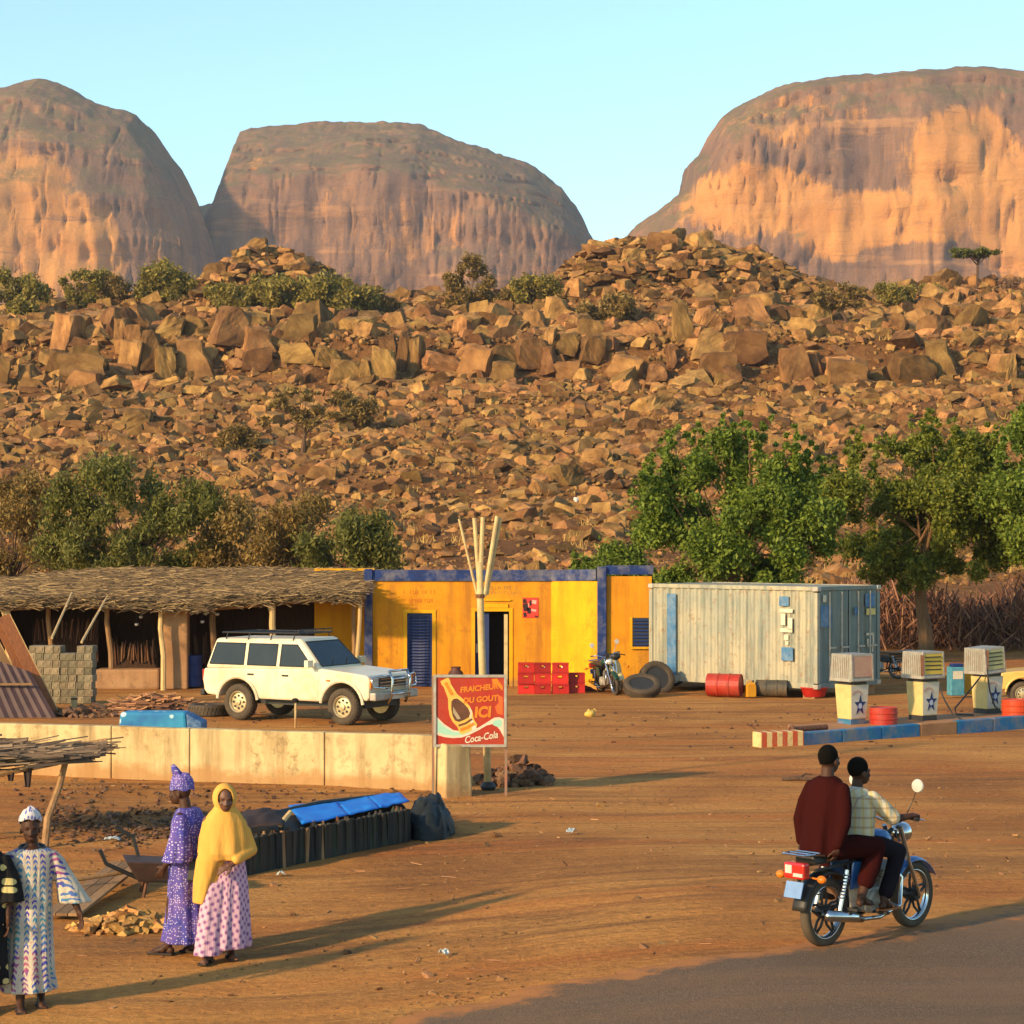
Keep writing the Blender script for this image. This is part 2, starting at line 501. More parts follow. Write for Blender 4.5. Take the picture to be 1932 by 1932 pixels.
def boulder_mesh(seed, **kw):
    """large block with worn edges"""
    bm = rock_hull(seed, **kw)
    bmesh.ops.subdivide_edges(bm, edges=list(bm.edges), cuts=4, use_grid_fill=True)
    bmesh.ops.triangulate(bm, faces=bm.faces)
    for v in bm.verts:
        p = v.co.copy(); d = p.normalized()
        strata = 0.05 * math.copysign(abs(math.sin(p.z * 6.5 + seed + 1.2 * mnoise.noise(p * 1.5))) ** 0.5, math.sin(p.z * 6.5 + seed))
        v.co += d * (0.10 * fbm(p.x * 1.3 + seed, p.y * 1.3, p.z * 1.3, 3) + 0.05 * fbm(p.x * 4, p.y * 4 + seed, p.z * 4, 2) + strata * 0.8 - 0.03)
    me = bpy.data.meshes.new('boulder'); bm.to_mesh(me); bm.free()
    me.materials.append(M_ROCK)
    return me
def rot_arr(rx, ry, rz):
    return np.array(Euler((rx, ry, rz)).to_matrix())
def scatter(places, templates):
    """places: (x, y, z, sx, sy, sz, rx, ry, rz) -> joined arrays"""
    Vs, Fs, o = [], [], 0
    for i, (x, y, z, sx, sy, sz, rx, ry, rz) in enumerate(places):
        V, F = templates[i % len(templates)]
        W = (V * np.array((sx, sy, sz))) @ rot_arr(rx, ry, rz).T + np.array((x, y, z))
        Vs.append(W); Fs.append(F + o); o += len(W)
    return np.concatenate(Vs), np.concatenate(Fs)

def build_rocks():
    tmpl = rock_arrays(14, npts=13, blocky=0.65, flat=0.72)
    big = [boulder_mesh(500 + i, npts=20, blocky=0.85, flat=0.85) for i in range(12)]
    slabs = [boulder_mesh(700 + i, npts=16, blocky=0.7, flat=0.5) for i in range(8)]
    r = random.Random(3)
    small, large = [], []
    def half(y): return y * 0.27 + 4
    # blocky outcrop band: upright blocks standing side by side
    x = -74
    while x < 74:
        w = r.uniform(1.3, 4.8); n = 1 if r.random() < 0.45 else 2
        dens = 1.0 if x < 24 else 0.75
        if r.random() < dens * 0.97:
            for q in range(n):
                y = 243 + r.uniform(-3, 5) + q * 3.2 + 2.5 * math.sin(x * 0.12)
                hgt = r.uniform(1.1, 3.0) * (1.0 if q == 0 else 0.9)
                large.append((x + w / 2, y, hz(x + w / 2, y) + hgt * 0.55, w * 0.58, r.uniform(1.0, 2.0), hgt * 1.15, r.uniform(-.15, .15), r.uniform(-.15, .15), r.uniform(-.5, .5), 'big'))
        x += w * r.uniform(0.78, 1.08)
    # upper tier of blocks on the left
    for _ in range(70):
        x = r.uniform(-74, 60); y = r.uniform(250, 272); s = r.uniform(0.9, 2.3)
        large.append((x, y, hz(x, y) + 0.3 * s, s * r.uniform(.8, 1.3), s, s * r.uniform(0.8, 1.4), r.uniform(-.3, .3), r.uniform(-.3, .3), r.uniform(0, 6.3), 'big'))
    # the two summit mounds: piled slabs
    for cx, w, n, top in ((-34.5, 10.5, 44, 3.6), (21.5, 23.0, 80, 3.4)):
        for _ in range(n):
            u = r.gauss(0, 0.42)
            if abs(u) > 1: continue
            x = cx + u * w; y = r.uniform(283, 303); lift = (1 - u * u) * top * r.random() ** 0.7
            s = r.uniform(0.8, 2.1)
            large.append((x, y, hz(x, y) + lift * 0.75, s * r.uniform(0.9, 1.5), s, s * r.uniform(.6, 1.0), r.uniform(-.25, .25), r.uniform(-.25, .25), r.uniform(0, 6.3), 'slab' if r.random() < .7 else 'big'))
    # lone boulders down the slope
    for _ in range(60):
        y = r.uniform(120, 240); x = r.uniform(-half(y), half(y)); s = r.uniform(0.8, 1.9) * (y / 200) ** 0.5
        large.append((x, y, hz(x, y) + 0.25 * s, s * r.uniform(.9, 1.5), s, s * r.uniform(.6, 1.0), r.uniform(-.3, .3), r.uniform(-.3, .3), r.uniform(0, 6.3), 'big' if r.random() < .5 else 'slab'))
    large.sort(key=lambda p: -p[3] * p[5] / p[1])
    for i, (x, y, z, sx, sy, sz, rx, ry, rz, kd) in enumerate(large[:300]):
        o = obj('boulder', (big if kd == 'big' else slabs)[i % (12 if kd == 'big' else 8)], HILL)
        o.location = (x, y, z); o.scale = (sx, sy, sz); o.rotation_euler = (rx, ry, rz)
    for p in large[300:]: small.append(p[:9])
    # rubble
    tot = 82000
    for _ in range(tot):
        # even spread over the picture: draw depth with a density that rises uphill
        u = r.random()
        y = 84 + (312 - 84) * u ** 0.75
        x = r.uniform(-half(y), half(y))
        cl = fbm(x * 0.06, y * 0.06, 11, 3)
        if y < 150 and r.random() < 0.35 - cl * 0.5: continue
        if cl < -0.2 and r.random() < 0.5: continue
        s = 0.09 + 0.24 * r.random() ** 1.6 + (0.85 * r.random() ** 11)
        s *= 0.40 + 0.72 * (y / 260)
        if y > 238 and r.random() < 0.2: s *= 1.5
        if y < 130: s *= 0.75
        small.append((x, y, hz(x, y) + 0.12 * s, s * r.uniform(.8, 1.5), s * r.uniform(.8, 1.2), s * r.uniform(.6, 1.1), r.uniform(-.5, .5), r.uniform(-.5, .5), r.uniform(0, 6.3)))
    for yl, zoff in ((226, 0.2), (232, .3), (254, .2), (264, .2), (274, .3), (208, .1), (190, .1)):      # broken ledges following the contour
        x = -half(yl)
        while x < half(yl):
            w = r.uniform(.6, 2.6)
            if fbm(x * .05, yl, 3, 3) > -0.1 and r.random() < .85:
                y = yl + 3.0 * fbm(x * .04, yl * .3, 5, 3) + r.uniform(-.6, .6)
                small.append((x + w / 2, y, hz(x + w / 2, y) + zoff, w * .58, r.uniform(.5, .9), r.uniform(.35, .8), r.uniform(-.1, .1), r.uniform(-.1, .1), r.uniform(-.25, .25)))
            x += w * r.uniform(.9, 1.3)
    for cx, w, n, top in ((-34.5, 11, 500, 3.8), (21.5, 24, 1000, 3.4)):
        for _ in range(n):
            u = r.uniform(-1, 1); x = cx + u * w; y = r.uniform(280, 306); s = r.uniform(0.3, 1.0)
            small.append((x, y, hz(x, y) + (1 - u * u) * top * 0.7 * r.random(), s * r.uniform(.9, 1.7), s, s * r.uniform(.5, .9), r.uniform(-.3, .3), r.uniform(-.3, .3), r.uniform(0, 6.3)))
    V, F = scatter(small, tmpl)
    o = np_mesh('rubble_slope', V, F, M_ROCK, HILL)
    tag(o, kind='stuff')
build_rocks()
def dry_grass():
    r = random.Random(31); V, F = [], []
    for _ in range(520):
        y = r.uniform(100, 300); x = r.uniform(-y * .27, y * .27)
        if y > 255 and r.random() < .5: x = abs(x) * .9 + 8
        z = hz(x, y); c = r.uniform(.15, .5)
        for _b in range(12):
            bx, by = x + r.gauss(0, c), y + r.gauss(0, c); h = r.uniform(.25, .75); w = .03 + y * .00012; lx, ly = r.gauss(0, .2), r.gauss(0, .1)
            o = len(V); V += [(bx - w, by, z - .1), (bx + w, by, z - .1), (bx + lx, by + ly, z + h)]; F.append((o, o + 1, o + 2))
    m, nt, b = new_mat('dry_grass_blade'); k = NB(nt); k.link(k.ramp(k.rnd_island(), [(0, (0.20, 0.11, 0.03)), (.6, (0.38, 0.22, 0.055)), (1, (0.5, 0.33, 0.09))]), b.inputs['Base Color']); b.inputs['Roughness'].default_value = .9
    tag(np_mesh('dry_grass', np.array(V), np.array(F), m, HILL), kind='stuff')
dry_grass()

# ---- the three table mountains
def m_mountain(name, orange_c, seed):
    m, nt, b = new_mat(name); k = NB(nt)
    v = k.coord('Object'); vv = k.coord('Object', (1, 1, 0.07), loc=(seed * 31.7, 0, 0)); hv = k.coord('Object', (0.12, 0.12, 1.0))
    streak = k.noise(vv, 0.035, 8, 0.7, 0.3)
    fine = k.noise(vv, 0.16, 6, 0.7)
    varn = k.ramp(streak, [(0.30, (0.110, 0.064, 0.048)), (0.48, (0.20, 0.110, 0.066)), (0.68, (0.34, 0.165, 0.070))])
    varn = k.mix(0.55, varn, k.ramp(fine, [(0.35, (0.55, 0.55, 0.58)), (0.65, (1.15, 1.1, 1.0))]), 'MULTIPLY')
    fresh = k.ramp(k.noise(v, 0.03, 5, 0.6), [(0.3, (0.43, 0.18, 0.046)), (0.7, (0.53, 0.245, 0.066))])
    # bare orange rock where the face has flaked off: patches with their own outlines
    att = k.n('ShaderNodeAttribute'); att.attribute_name = 'fresh'
    w = k.math('ADD', att.outputs['Fac'], k.math('MULTIPLY', k.math('SUBTRACT', k.noise(vv, 0.09, 8, 0.75), 0.5), 1.7))
    col = k.mix(k.mask(w, 0.36, 0.60), varn, fresh)
    led = k.mask(k.noise(hv, 0.06, 5, 0.6), 0.60, 0.68)
    col = k.mix(k.math('MULTIPLY', led, 0.5), col, (0.46, 0.225, 0.085))
    led2 = k.mask(k.noise(k.coord('Object', (0.08, 0.08, 1.0), loc=(0, 0, 40)), 0.11, 6, 0.65), 0.60, 0.66)
    col = k.mix(k.math('MULTIPLY', led2, 0.5), col, (0.13, 0.075, 0.055))
    # scrub growing on the flatter tops
    nz = k.sep(k.n('ShaderNodeNewGeometry').outputs['Normal'])[2]
    veg = k.math('MULTIPLY', k.mask(nz, 0.42, 0.62), k.mask(k.noise(v, 0.09, 6, 0.75), 0.40, 0.55))
    col = k.mix(k.math('MULTIPLY', veg, 0.75), col, (0.13, 0.105, 0.042))
    k.link(col, b.inputs['Base Color']); b.inputs['Roughness'].default_value = 0.95; b.inputs['Specular IOR Level'].default_value = 0.1
    h = k.math('ADD', k.math('MULTIPLY', k.noise(vv, 0.14, 7, 0.7), .25), k.math('ADD', k.noise(v, 0.12, 7, 0.75), k.noise(hv, 0.25, 6, 0.7)))
    k.bump(h, 0.7, 3.5, b)
    return m
def mountain(name, D, sil, prof, depth, seed, patches, base_px):
    Dc = D + depth * 0.5                      # the crest stands behind the face
    sil = [((a - 966) * Dc / FPX, EYE + (HORIZON - b) * Dc / FPX) for a, b in sil]
    x0, x1 = sil[0][0], sil[-1][0]
    NU, NV = 360, 170
    crest = max(prof, key=lambda q: q[1])[0]
    # profile resampled evenly
    L = [0]
    for a, c in zip(prof, prof[1:]): L.append(L[-1] + math.hypot((c[0] - a[0]) * 1.2, c[1] - a[1]))
    V, FR = [], []
    for j in range(NV + 1):
        t = L[-1] * j / NV
        i = max(q for q in range(len(L)) if L[q] <= t + 1e-9); i = min(i, len(L) - 2)
        f = (t - L[i]) / (L[i + 1] - L[i])
        py_, pz_ = prof[i][0] + f * (prof[i + 1][0] - prof[i][0]), prof[i][1] + f * (prof[i + 1][1] - prof[i][1])
        for i2 in range(NU + 1):
            x = x0 + (x1 - x0) * i2 / NU
            u = 2 * (x - x0) / (x1 - x0) - 1
            rnd = math.sqrt(max(0.02, 1 - abs(u) ** 3.2))
            T = lerp_table(sil, x) / max(q[1] * Dc / (D + depth * 0.5 + (q[0] - 0.5) * depth * rnd) for q in prof)
            y = D + depth * 0.5 + (py_ - 0.5) * depth * rnd
            z = T * pz_ - 2
            n1 = fbm(x * 0.010 + seed * 9, z * 0.0015, y * 0.004, 4)
            n2 = fbm(x * 0.035 + seed * 9, z * 0.004, y * 0.01 + 5, 4)
            n3 = fbm(x * 0.004, z * 0.035 + seed, y * 0.004, 4)
            n4 = fbm(x * 0.03, z * 0.03, y * 0.03 + seed, 4)
            a = 1 if pz_ < 0.93 else 0.35
            n5 = fbm(x * 0.11 + seed, z * 0.012, y * 0.02, 3)
            crack = max(0.0, 0.03 - abs(n2)) * 110
            ledge = max(0.0, 0.08 - abs(fbm(x * 0.006 + 3, z * 0.05 + seed * 3, 1.5, 3))) * 75
            y += a * (n1 * 16 + n2 * 2.0 + n3 * 8 + n4 * 5 + n5 * 0.4 + crack + ledge)
            z += (n4 * 3.0 + n2 * 1.5) * sst(0.1, 0.5, pz_)
            if pz_ > 0.97: z += 1.0 * fbm(x * 0.12, y * 0.05, seed, 3)
            V.append((x, y, z))
            # flaked patches are defined on the rock face: centre, radii in metres
            w = 0.0
            for cx, cz, rx, rz, s in patches:
                d = ((x - cx) / rx) ** 2 + ((z - cz) / rz) ** 2
                w = max(w, s * max(0.0, 1 - d * d * 0.5)) if s > 0 else max(0.0, w + s * max(0.0, 1 - d * d * 0.5))
            FR.append(w)
    V = np.array(V); nu = NU + 1
    ii = (np.arange(NV)[:, None] * nu + np.arange(NU)[None, :]).ravel()
    F = np.stack([ii, ii + 1, ii + nu + 1, ii + nu], 1)
    o = np_mesh(name, V, F, m_mountain('cliff_rock_%d' % seed, None, seed), smooth=True)
    at = o.data.attributes.new('fresh', 'FLOAT', 'POINT'); at.data.foreach_set('value', np.array(FR, dtype=np.float32))
    tag(o, kind='structure')
    return o
def mp(D, px, py, rx, ry, s):
    return ((px - 966) * D / FPX, EYE + (HORIZON - py) * D / FPX, rx * D / FPX, ry * D / FPX, s)
DM = 1750.0
mountain('mountain', DM, [(-520, 620), (-420, 400), (-200, 235), (0, 164), (80, 149), (130, 157), (200, 190), (262, 212), (300, 252), (345, 312), (372, 365), (388, 410), (408, 470), (425, 560), (440, 720)],
         [(-0.25, 0), (0.0, 0.3), (0.02, 0.55), (0.05, 0.72), (0.12, 0.84), (0.25, 0.94), (0.45, 1.0), (0.7, 0.95), (0.95, 0.6), (1.1, 0)], 300, 1,
         [mp(DM, 20, 420, 120, 150, 0.95), mp(DM, 130, 500, 90, 150, 0.9), mp(DM, 300, 470, 60, 110, 0.3)], 0)
mountain('mountain', DM + 130, [(270, 720), (330, 480), (372, 384), (396, 379), (410, 352), (430, 308), (448, 245), (470, 236), (520, 231), (700, 227), (790, 232), (850, 256), (900, 272), (990, 306), (1060, 347), (1090, 387), (1112, 432), (1142, 476), (1180, 560), (1230, 720)],
         [(-0.3, 0), (0.0, 0.4), (0.02, 0.6), (0.035, 0.78), (0.06, 0.815), (0.35, 0.93), (0.55, 1.0), (0.8, 0.95), (1.0, 0.6), (1.1, 0)], 330, 2,
         [mp(DM + 130, 640, 410, 90, 90, 0.30), mp(DM + 130, 780, 430, 110, 75, 0.40), mp(DM + 130, 470, 280, 30, 35, 0.5), mp(DM + 130, 960, 430, 120, 60, 0.2)], 0)
mountain('mountain', DM - 60, [(1060, 720), (1120, 540), (1150, 478), (1192, 422), (1240, 386), (1268, 362), (1285, 353), (1288, 304), (1312, 284), (1326, 250), (1342, 224), (1400, 181), (1480, 147), (1600, 133), (1760, 123), (1932, 126), (2150, 140), (2400, 230), (2560, 420), (2640, 720)],
         [(-0.25, 0), (0.0, 0.42), (0.01, 0.6), (0.03, 0.78), (0.06, 0.88), (0.13, 0.95), (0.3, 0.99), (0.5, 1.0), (0.8, 0.93), (1.0, 0.6), (1.1, 0)], 420, 3,
         [mp(DM, 1420, 390, 150, 70, 0.8), mp(DM, 1640, 440, 170, 70, 0.85), mp(DM, 1800, 330, 110, 120, 0.9), mp(DM, 1900, 420, 100, 130, 0.8), mp(DM, 1500, 230, 160, 60, 0.42), mp(DM, 1720, 500, 110, 28, -0.9)], 0)

# ---- air: thin even haze round the whole place
def build_haze():
    m = bpy.data.materials.new('haze_air'); m.use_nodes = True; nt = m.node_tree; nt.nodes.clear()
    out = nt.nodes.new('ShaderNodeOutputMaterial'); vol = nt.nodes.new('ShaderNodeVolumePrincipled')
    vol.inputs['Color'].default_value = (0.80, 0.86, 1.0, 1); vol.inputs['Density'].default_value = 0.00009
    vol.inputs['Anisotropy'].default_value = 0.2
    nt.links.new(vol.outputs[0], out.inputs['Volume'])
    b = MB(); b.box((0, 1400, 248), (2600, 3400, 500)); o = b.build('haze', m); tag(o, kind='stuff')
build_haze()
# ================================================================== BUILDINGS AND BUILT THINGS
def m_plaster(name, base, light, dark, stain, vstreak=0.5, foot=0.0):
    """weathered limewash: mottling, vertical rain streaks, splashes of dirt"""
    m, nt, b = new_mat(name); k = NB(nt)
    v = k.coord('Object'); vv = k.coord('Object', (1, 1, 0.10))
    col = k.ramp(k.noise(v, 0.9, 6, 0.65), [(0.3, dark), (0.52, base), (0.75, light)])
    st = k.mask(k.noise(vv, 2.2, 6, 0.7), 0.47, 0.66)
    col = k.mix(k.math('MULTIPLY', st, vstreak), col, stain)
    sp = k.math('MULTIPLY', k.mask(k.noise(v, 5.0, 6, 0.75), 0.50, 0.62), k.mask(k.noise(v, 0.8, 3, 0.5), 0.42, 0.6))
    col = k.mix(k.math('MULTIPLY', sp, 0.6), col, stain)
    if foot:
        z = k.sep(k.coord('Object'))[2]
        hgt = k.math('SUBTRACT', foot, k.math('ADD', z, k.math('MULTIPLY', k.math('SUBTRACT', k.noise(v, 2.5, 5, 0.7), 0.5), foot * 2.4)))
        col = k.mix(k.math('MULTIPLY', k.mask(hgt, 0.0, foot * 0.55), 0.75), col, (0.34, 0.17, 0.06))
    k.link(col, b.inputs['Base Color']); b.inputs['Roughness'].default_value = 0.92; b.inputs['Specular IOR Level'].default_value = 0.15
    k.bump(k.noise(v, 14, 6, 0.7), 0.35, 0.02, b)
    return m
M_YEL = m_plaster('ochre_plaster', (0.56, 0.235, 0.012), (0.63, 0.29, 0.018), (0.47, 0.175, 0.010), (0.27, 0.105, 0.02), 0.7, 0.3)
M_YEL2 = m_plaster('yellow_plaster', (0.62, 0.31, 0.010), (0.66, 0.35, 0.015), (0.55, 0.25, 0.010), (0.40, 0.17, 0.012), 0.5, 0.25)
M_CREAM = m_plaster('cream_plaster', (0.52, 0.40, 0.20), (0.60, 0.47, 0.245), (0.44, 0.31, 0.14), (0.15, 0.09, 0.04), 0.7, 0.28)
M_BLUEP = simple('blue_paint', (0.008, 0.030, 0.135), (0.005, 0.016, 0.08), 0.7, 3, 0.2, dirt=(0.30, 0.26, 0.19), dirt_amt=0.4)
M_BLUED = simple('dark_blue_paint', (0.012, 0.030, 0.12), (0.008, 0.018, 0.07), 0.5, 6, 0.1)
M_DARK = simple('shade_and_cap_black', (0.012, 0.010, 0.008), rough=0.9)  # near-black: doorway shade put into the colour; also the marker post's cap
M_MUD = m_plaster('mud_plaster', (0.33, 0.18, 0.085), (0.42, 0.25, 0.12), (0.25, 0.13, 0.06), (0.16, 0.09, 0.045), 0.4)
M_WOOD = simple('grey_wood', (0.30, 0.17, 0.075), (0.16, 0.085, 0.035), 0.85, 4, 0.5, 18, stretch=(6, 6, 0.6), vary=0.3)
M_WOODL = simple('pale_wood', (0.58, 0.40, 0.18), (0.40, 0.25, 0.10), 0.8, 3, 0.4, 18, stretch=(5, 5, 0.6), vary=0.15)
M_PLANK = simple('red_plank', (0.30, 0.105, 0.035), (0.17, 0.06, 0.022), 0.75, 3, 0.3, 20, stretch=(8, 8, 0.7), vary=0.35)
M_BLACKM = simple('black_metal', (0.03, 0.028, 0.026), rough=0.55, spec=0.4)
M_RUST = simple('rusty_iron', (0.16, 0.065, 0.03), (0.08, 0.035, 0.02), 0.8, 12, 0.3)
M_GALV = simple('pale_steel', (0.42, 0.40, 0.34), (0.30, 0.27, 0.22), 0.5, 9, 0.15, metal=0.3, dirt=(0.25, 0.13, 0.06), dirt_amt=0.4)

FY, FX0, FX1 = 58.4, -3.93, 1.08
def yellow_building():
    t = thing('building', 'yellow single-storey building with blue roof band and louvred blue doors', 'building', (0, FY, -0.15))
    def part(name, m, b, **kw): return b.build(name, m, t, **kw)
    H = 3.22                                            # to the top of the blue band, above the building's foot
    # front wall with two door openings, built from butted pieces
    d1 = (-2.89, -2.20, 2.02); d2 = (-1.02, -0.08, 2.07)
    b = MB()
    def slab(x0, x1, z0, z1, y0=0.0, y1=0.3): b.box(((x0 + x1) / 2, (y0 + y1) / 2, (z0 + z1) / 2), (x1 - x0, y1 - y0, z1 - z0))
    slab(FX0, d1[0], 0, H - 0.32); slab(d1[1], d2[0], 0, H - 0.32); slab(d2[1], FX1, 0, H - 0.32)
    slab(d1[0], d1[1], d1[2], H - 0.32); slab(d2[0], d2[1], d2[2], H - 0.32)
    part('front_wall', M_YEL, b)
    # wall turning towards the yard, then the wing on the right
    P0, P1 = Vector((FX1, 0, 0)), Vector((2.30, -1.2, 0))
    dv = (P1 - P0).normalized(); nv = Vector((-dv.y, dv.x, 0)) * -1
    back = Vector((0.24, 0.24, 0))
    b = MB(); b.hexa([P0, P1, P1 + back, P0 + back] + [p + Vector((0, 0, H - 0.30)) for p in (P0, P1, P1 + back, P0 + back)])
    part('side_wall', M_YEL2, b)
    b = MB(); b.box((3.16, -1.05, (H - 0.16) / 2), (1.22, 0.3, H - 0.16)); part('wing_wall', M_YEL, b)
    b = MB(); b.box((2.42, -1.21, 1.66), (0.24, 0.24, 3.32)); part('corner_pillar', M_BLUEP, b, bevel=0.015)
    b = MB(); b.box((FX0 - 0.02, -0.05, 1.62), (0.22, 0.16, 3.24)); part('corner_pillar', M_BLUEP, b, bevel=0.012)
    # blue roof band
    b = MB(); b.box(((FX0 + FX1) / 2, 0.14, H - 0.16), (FX1 - FX0 + 0.3, 0.4, 0.30))
    q0, q1 = P0 + Vector((0.0, -0.06, H - 0.31)), P1 + Vector((-0.04, -0.02, H - 0.27))
    b.hexa([q0, q1, q1 + back, q0 + back] + [p + Vector((0, 0, 0.30)) for p in (q0, q1, q1 + back, q0 + back)])
    b.box((3.18, -1.06, H + 0.01), (1.26, 0.36, 0.24)); part('roof_band', M_BLUEP, b)
    b = MB(); b.box((-1.4, 0.9, H - 0.35), (5.3, 1.4, 0.1)); b.box((3.15, 0.2, H - 0.25), (1.2, 2.0, 0.1)); part('flat_roof', M_MUD, b)
    b = MB(); b.box((-4.75, 1.8, 1.6), (1.7, 0.25, 3.25)); part('rear_wall', M_YEL2, b)
    # louvred door, closed
    d = MB(); d.box(((d1[0] + d1[1]) / 2, 0.17, d1[2] / 2), (d1[1] - d1[0], 0.04, d1[2])); door = part('door', M_BLUED, d)
    f = MB()
    for x in (d1[0] + 0.035, d1[1] - 0.035): f.box((x, 0.09, d1[2] / 2), (0.07, 0.07, d1[2]))
    f.box(((d1[0] + d1[1]) / 2, 0.09, d1[2] - 0.04), (d1[1] - d1[0] - 0.14, 0.07, 0.08)); f.build('door_frame', M_BLUED, door)
    me = MB(); me.box((0, 0, 0), (d1[1] - d1[0] - 0.15, 0.025, 0.062), (R(-32), 0, 0)); me = me.mesh('slat'); me.materials.append(M_BLUEP)
    for i in range(23):
        o = obj('slat', me, door); o.location = ((d1[0] + d1[1]) / 2, 0.105, 0.12 + i * 0.082)
    # plaster reveals
    for a, c, h in (d1, d2):
        b = MB()
        for x in (a - 0.05, c + 0.05): b.box((x, -0.012, h / 2), (0.10, 0.024, h))
        b.box(((a + c) / 2, -0.012, h + 0.045), (c - a + 0.2, 0.024, 0.09)); part('door_surround', M_YEL2, b)
    # open doorway with one leaf folded in and a pale post
    b = MB(); b.box(((d2[0] + d2[1]) / 2, 0.9, 1.05), (1.6, 0.05, 2.2)); b.box(((d2[0] + d2[1]) / 2, 0.62, 2.14), (1.6, 0.6, 0.04)); part('room_shade_panels', M_DARK, b)  # near-black panels: shade inside the doorway painted as colour
    b = MB(); b.box((d2[0] + 0.20, 0.16, 1.02), (0.38, 0.04, 2.02), (0, 0, R(-8))); leaf = part('door', M_BLUED, b)
    b = MB(); b.box((d2[0] + 0.06, 0.10, 1.05), (0.08, 0.03, 0.25)); b.build('door_handle_plate', M_GALV, leaf)
    b = MB(); b.box((d2[1] - 0.09, -0.03, 1.0), (0.10, 0.05, 1.98)); part('door_post', M_CREAM, b)
    b = MB(); b.box((d2[1] - 0.33, -0.03, 2.38), (0.75, 0.05, 0.035)); b.box((d2[1] - 0.36, -0.02, 2.22), (0.66, 0.03, 0.10)); part('lintel_moulding', M_YEL2, b)
    # wing window with black slats
    w = MB(); w.box((3.48, -1.215, 1.55), (0.46, 0.03, 0.78)); win = part('window', M_BLACKM, w)
    me = MB(); me.box((0, 0, 0), (0.40, 0.022, 0.05), (R(-30), 0, 0)); me = me.mesh('slat'); me.materials.append(M_BLUED)
    for i in range(8): o = obj('slat', me, win); o.location = (3.48, -1.245, 1.22 + i * 0.093)
    b = MB(); b.box((3.48, -1.22, 1.13), (0.54, 0.10, 0.06)); b.build('window_sill', M_YEL2, win)
    b = MB(); b.box((3.21, -1.22, 1.56), (0.07, 0.06, 0.80)); b.build('window_frame', M_YEL2, win)
    # faded painted lettering over the doors: worn strokes only
    mred = simple('faded_red_lettering', (0.36, 0.07, 0.012), (0.50, 0.15, 0.015), 0.9, 8); mgr = simple('faded_grey_lettering', (0.20, 0.13, 0.06), (0.38, 0.19, 0.03), 0.9, 8)
    r = random.Random(5)
    for x0, x1, z, m, h in ((-2.98, -2.12, 2.60, mred, 0.10), (-2.92, -2.2, 2.36, mred, 0.11), (-0.72, 0.16, 2.72, mgr, 0.10), (-0.72, 0.2, 2.58, mgr, 0.08)):
        b = MB(); x = x0
        while x < x1:
            w_ = r.uniform(0.05, 0.075)
            if r.random() < 0.85:
                b.box((x, -0.003, z), (0.014, 0.006, h)); 
                if r.random() < .7: b.box((x + w_ / 2, -0.003, z + r.choice((-1, 0, 1)) * h * 0.42), (w_ - 0.02, 0.0058, 0.014))
                if r.random() < .5: b.box((x + w_ - 0.012, -0.003, z), (0.012, 0.0056, h * 0.9))
            x += w_ + 0.024
        o = part('painted_lettering', m, b); o['kind'] = 'stuff'
    return t
yellow_building()
# poster on the wall
def poster():
    t = thing('poster', 'torn red and black poster on the ochre wall beside the open doorway', 'poster', (0.51, FY - 0.012, 1.70))
    b = MB(); b.box((0, 0, 0.32), (0.44, 0.008, 0.56)); b.build('sheet', simple('poster_red', (0.62, 0.05, 0.03), (0.45, 0.03, 0.02), 0.6, 6), t)
    b = MB()
    for x, z, w, h in ((-0.16, 0.50, 0.10, 0.12), (-0.13, 0.33, 0.14, 0.20), (-0.04, 0.24, 0.10, 0.16), (-0.15, 0.13, 0.08, 0.12), (0.0, 0.45, 0.06, 0.14), (0.16, 0.08, 0.09, 0.04)): b.box((x, -0.007, z), (w, 0.004, h), (0, R(x * 90), 0))
    b.build('print', simple('poster_black', (0.03, 0.012, 0.012), rough=0.6), t)
    b = MB()
    for x, z, w, h in ((0.10, 0.48, 0.12, 0.10), (0.09, 0.25, 0.14, 0.06), (-0.06, 0.38, 0.03, 0.12)): b.box((x, -0.007, z), (w, 0.0035, h), (0, R(12), 0))
    b.build('pale_print', simple('poster_pale', (0.75, 0.35, 0.28), rough=0.6), t)
poster()

# ---- thatched shelter left of the building
M_THATCH = simple('thatch', (0.20, 0.115, 0.045), (0.10, 0.055, 0.022), 0.95, 7, 1.0, 30, stretch=(0.5, 4, 4))
def m_straw():
    m, nt, b = new_mat('straw'); k = NB(nt)
    col = k.ramp(k.rnd_island(), [(0.0, (0.050, 0.030, 0.015)), (0.4, (0.105, 0.063, 0.027)), (0.75, (0.18, 0.112, 0.046)), (1.0, (0.32, 0.21, 0.09))])
    k.link(col, b.inputs['Base Color']); b.inputs['Roughness'].default_value = 0.9
    return m
M_STRAW = m_straw()
def straws(n, fn, L, w, seed, mat, name, parent):
    """many thin dry stalks lying on a surface; fn(r) -> (point, direction)"""
    r = random.Random(seed); V, F = [], []
    for i in range(n):
        p, d = fn(r); d = d.normalized(); l = r.uniform(*L)
        side = d.cross(Vector((r.uniform(-.3, .3), r.uniform(-.3, .3), 1))).normalized() * r.uniform(*w)
        up = side.cross(d).normalized() * side.length
        a, e = p - d * l / 2, p + d * l / 2
        o = len(V)
        for q in (a, e): V += [q - side - up * .5, q + side - up * .5, q + up]
        F += [(o, o + 1, o + 4), (o, o + 4, o + 3), (o + 1, o + 2, o + 5), (o + 1, o + 5, o + 4), (o + 2, o, o + 3), (o + 2, o + 3, o + 5)]
    o = np_mesh(name, np.array([v[:] for v in V]), np.array(F), mat, parent)
    tag(o, kind='stuff'); return o
SX0, SX1, SY0, SY1 = -14.9, -4.1, 56.7, 61.2
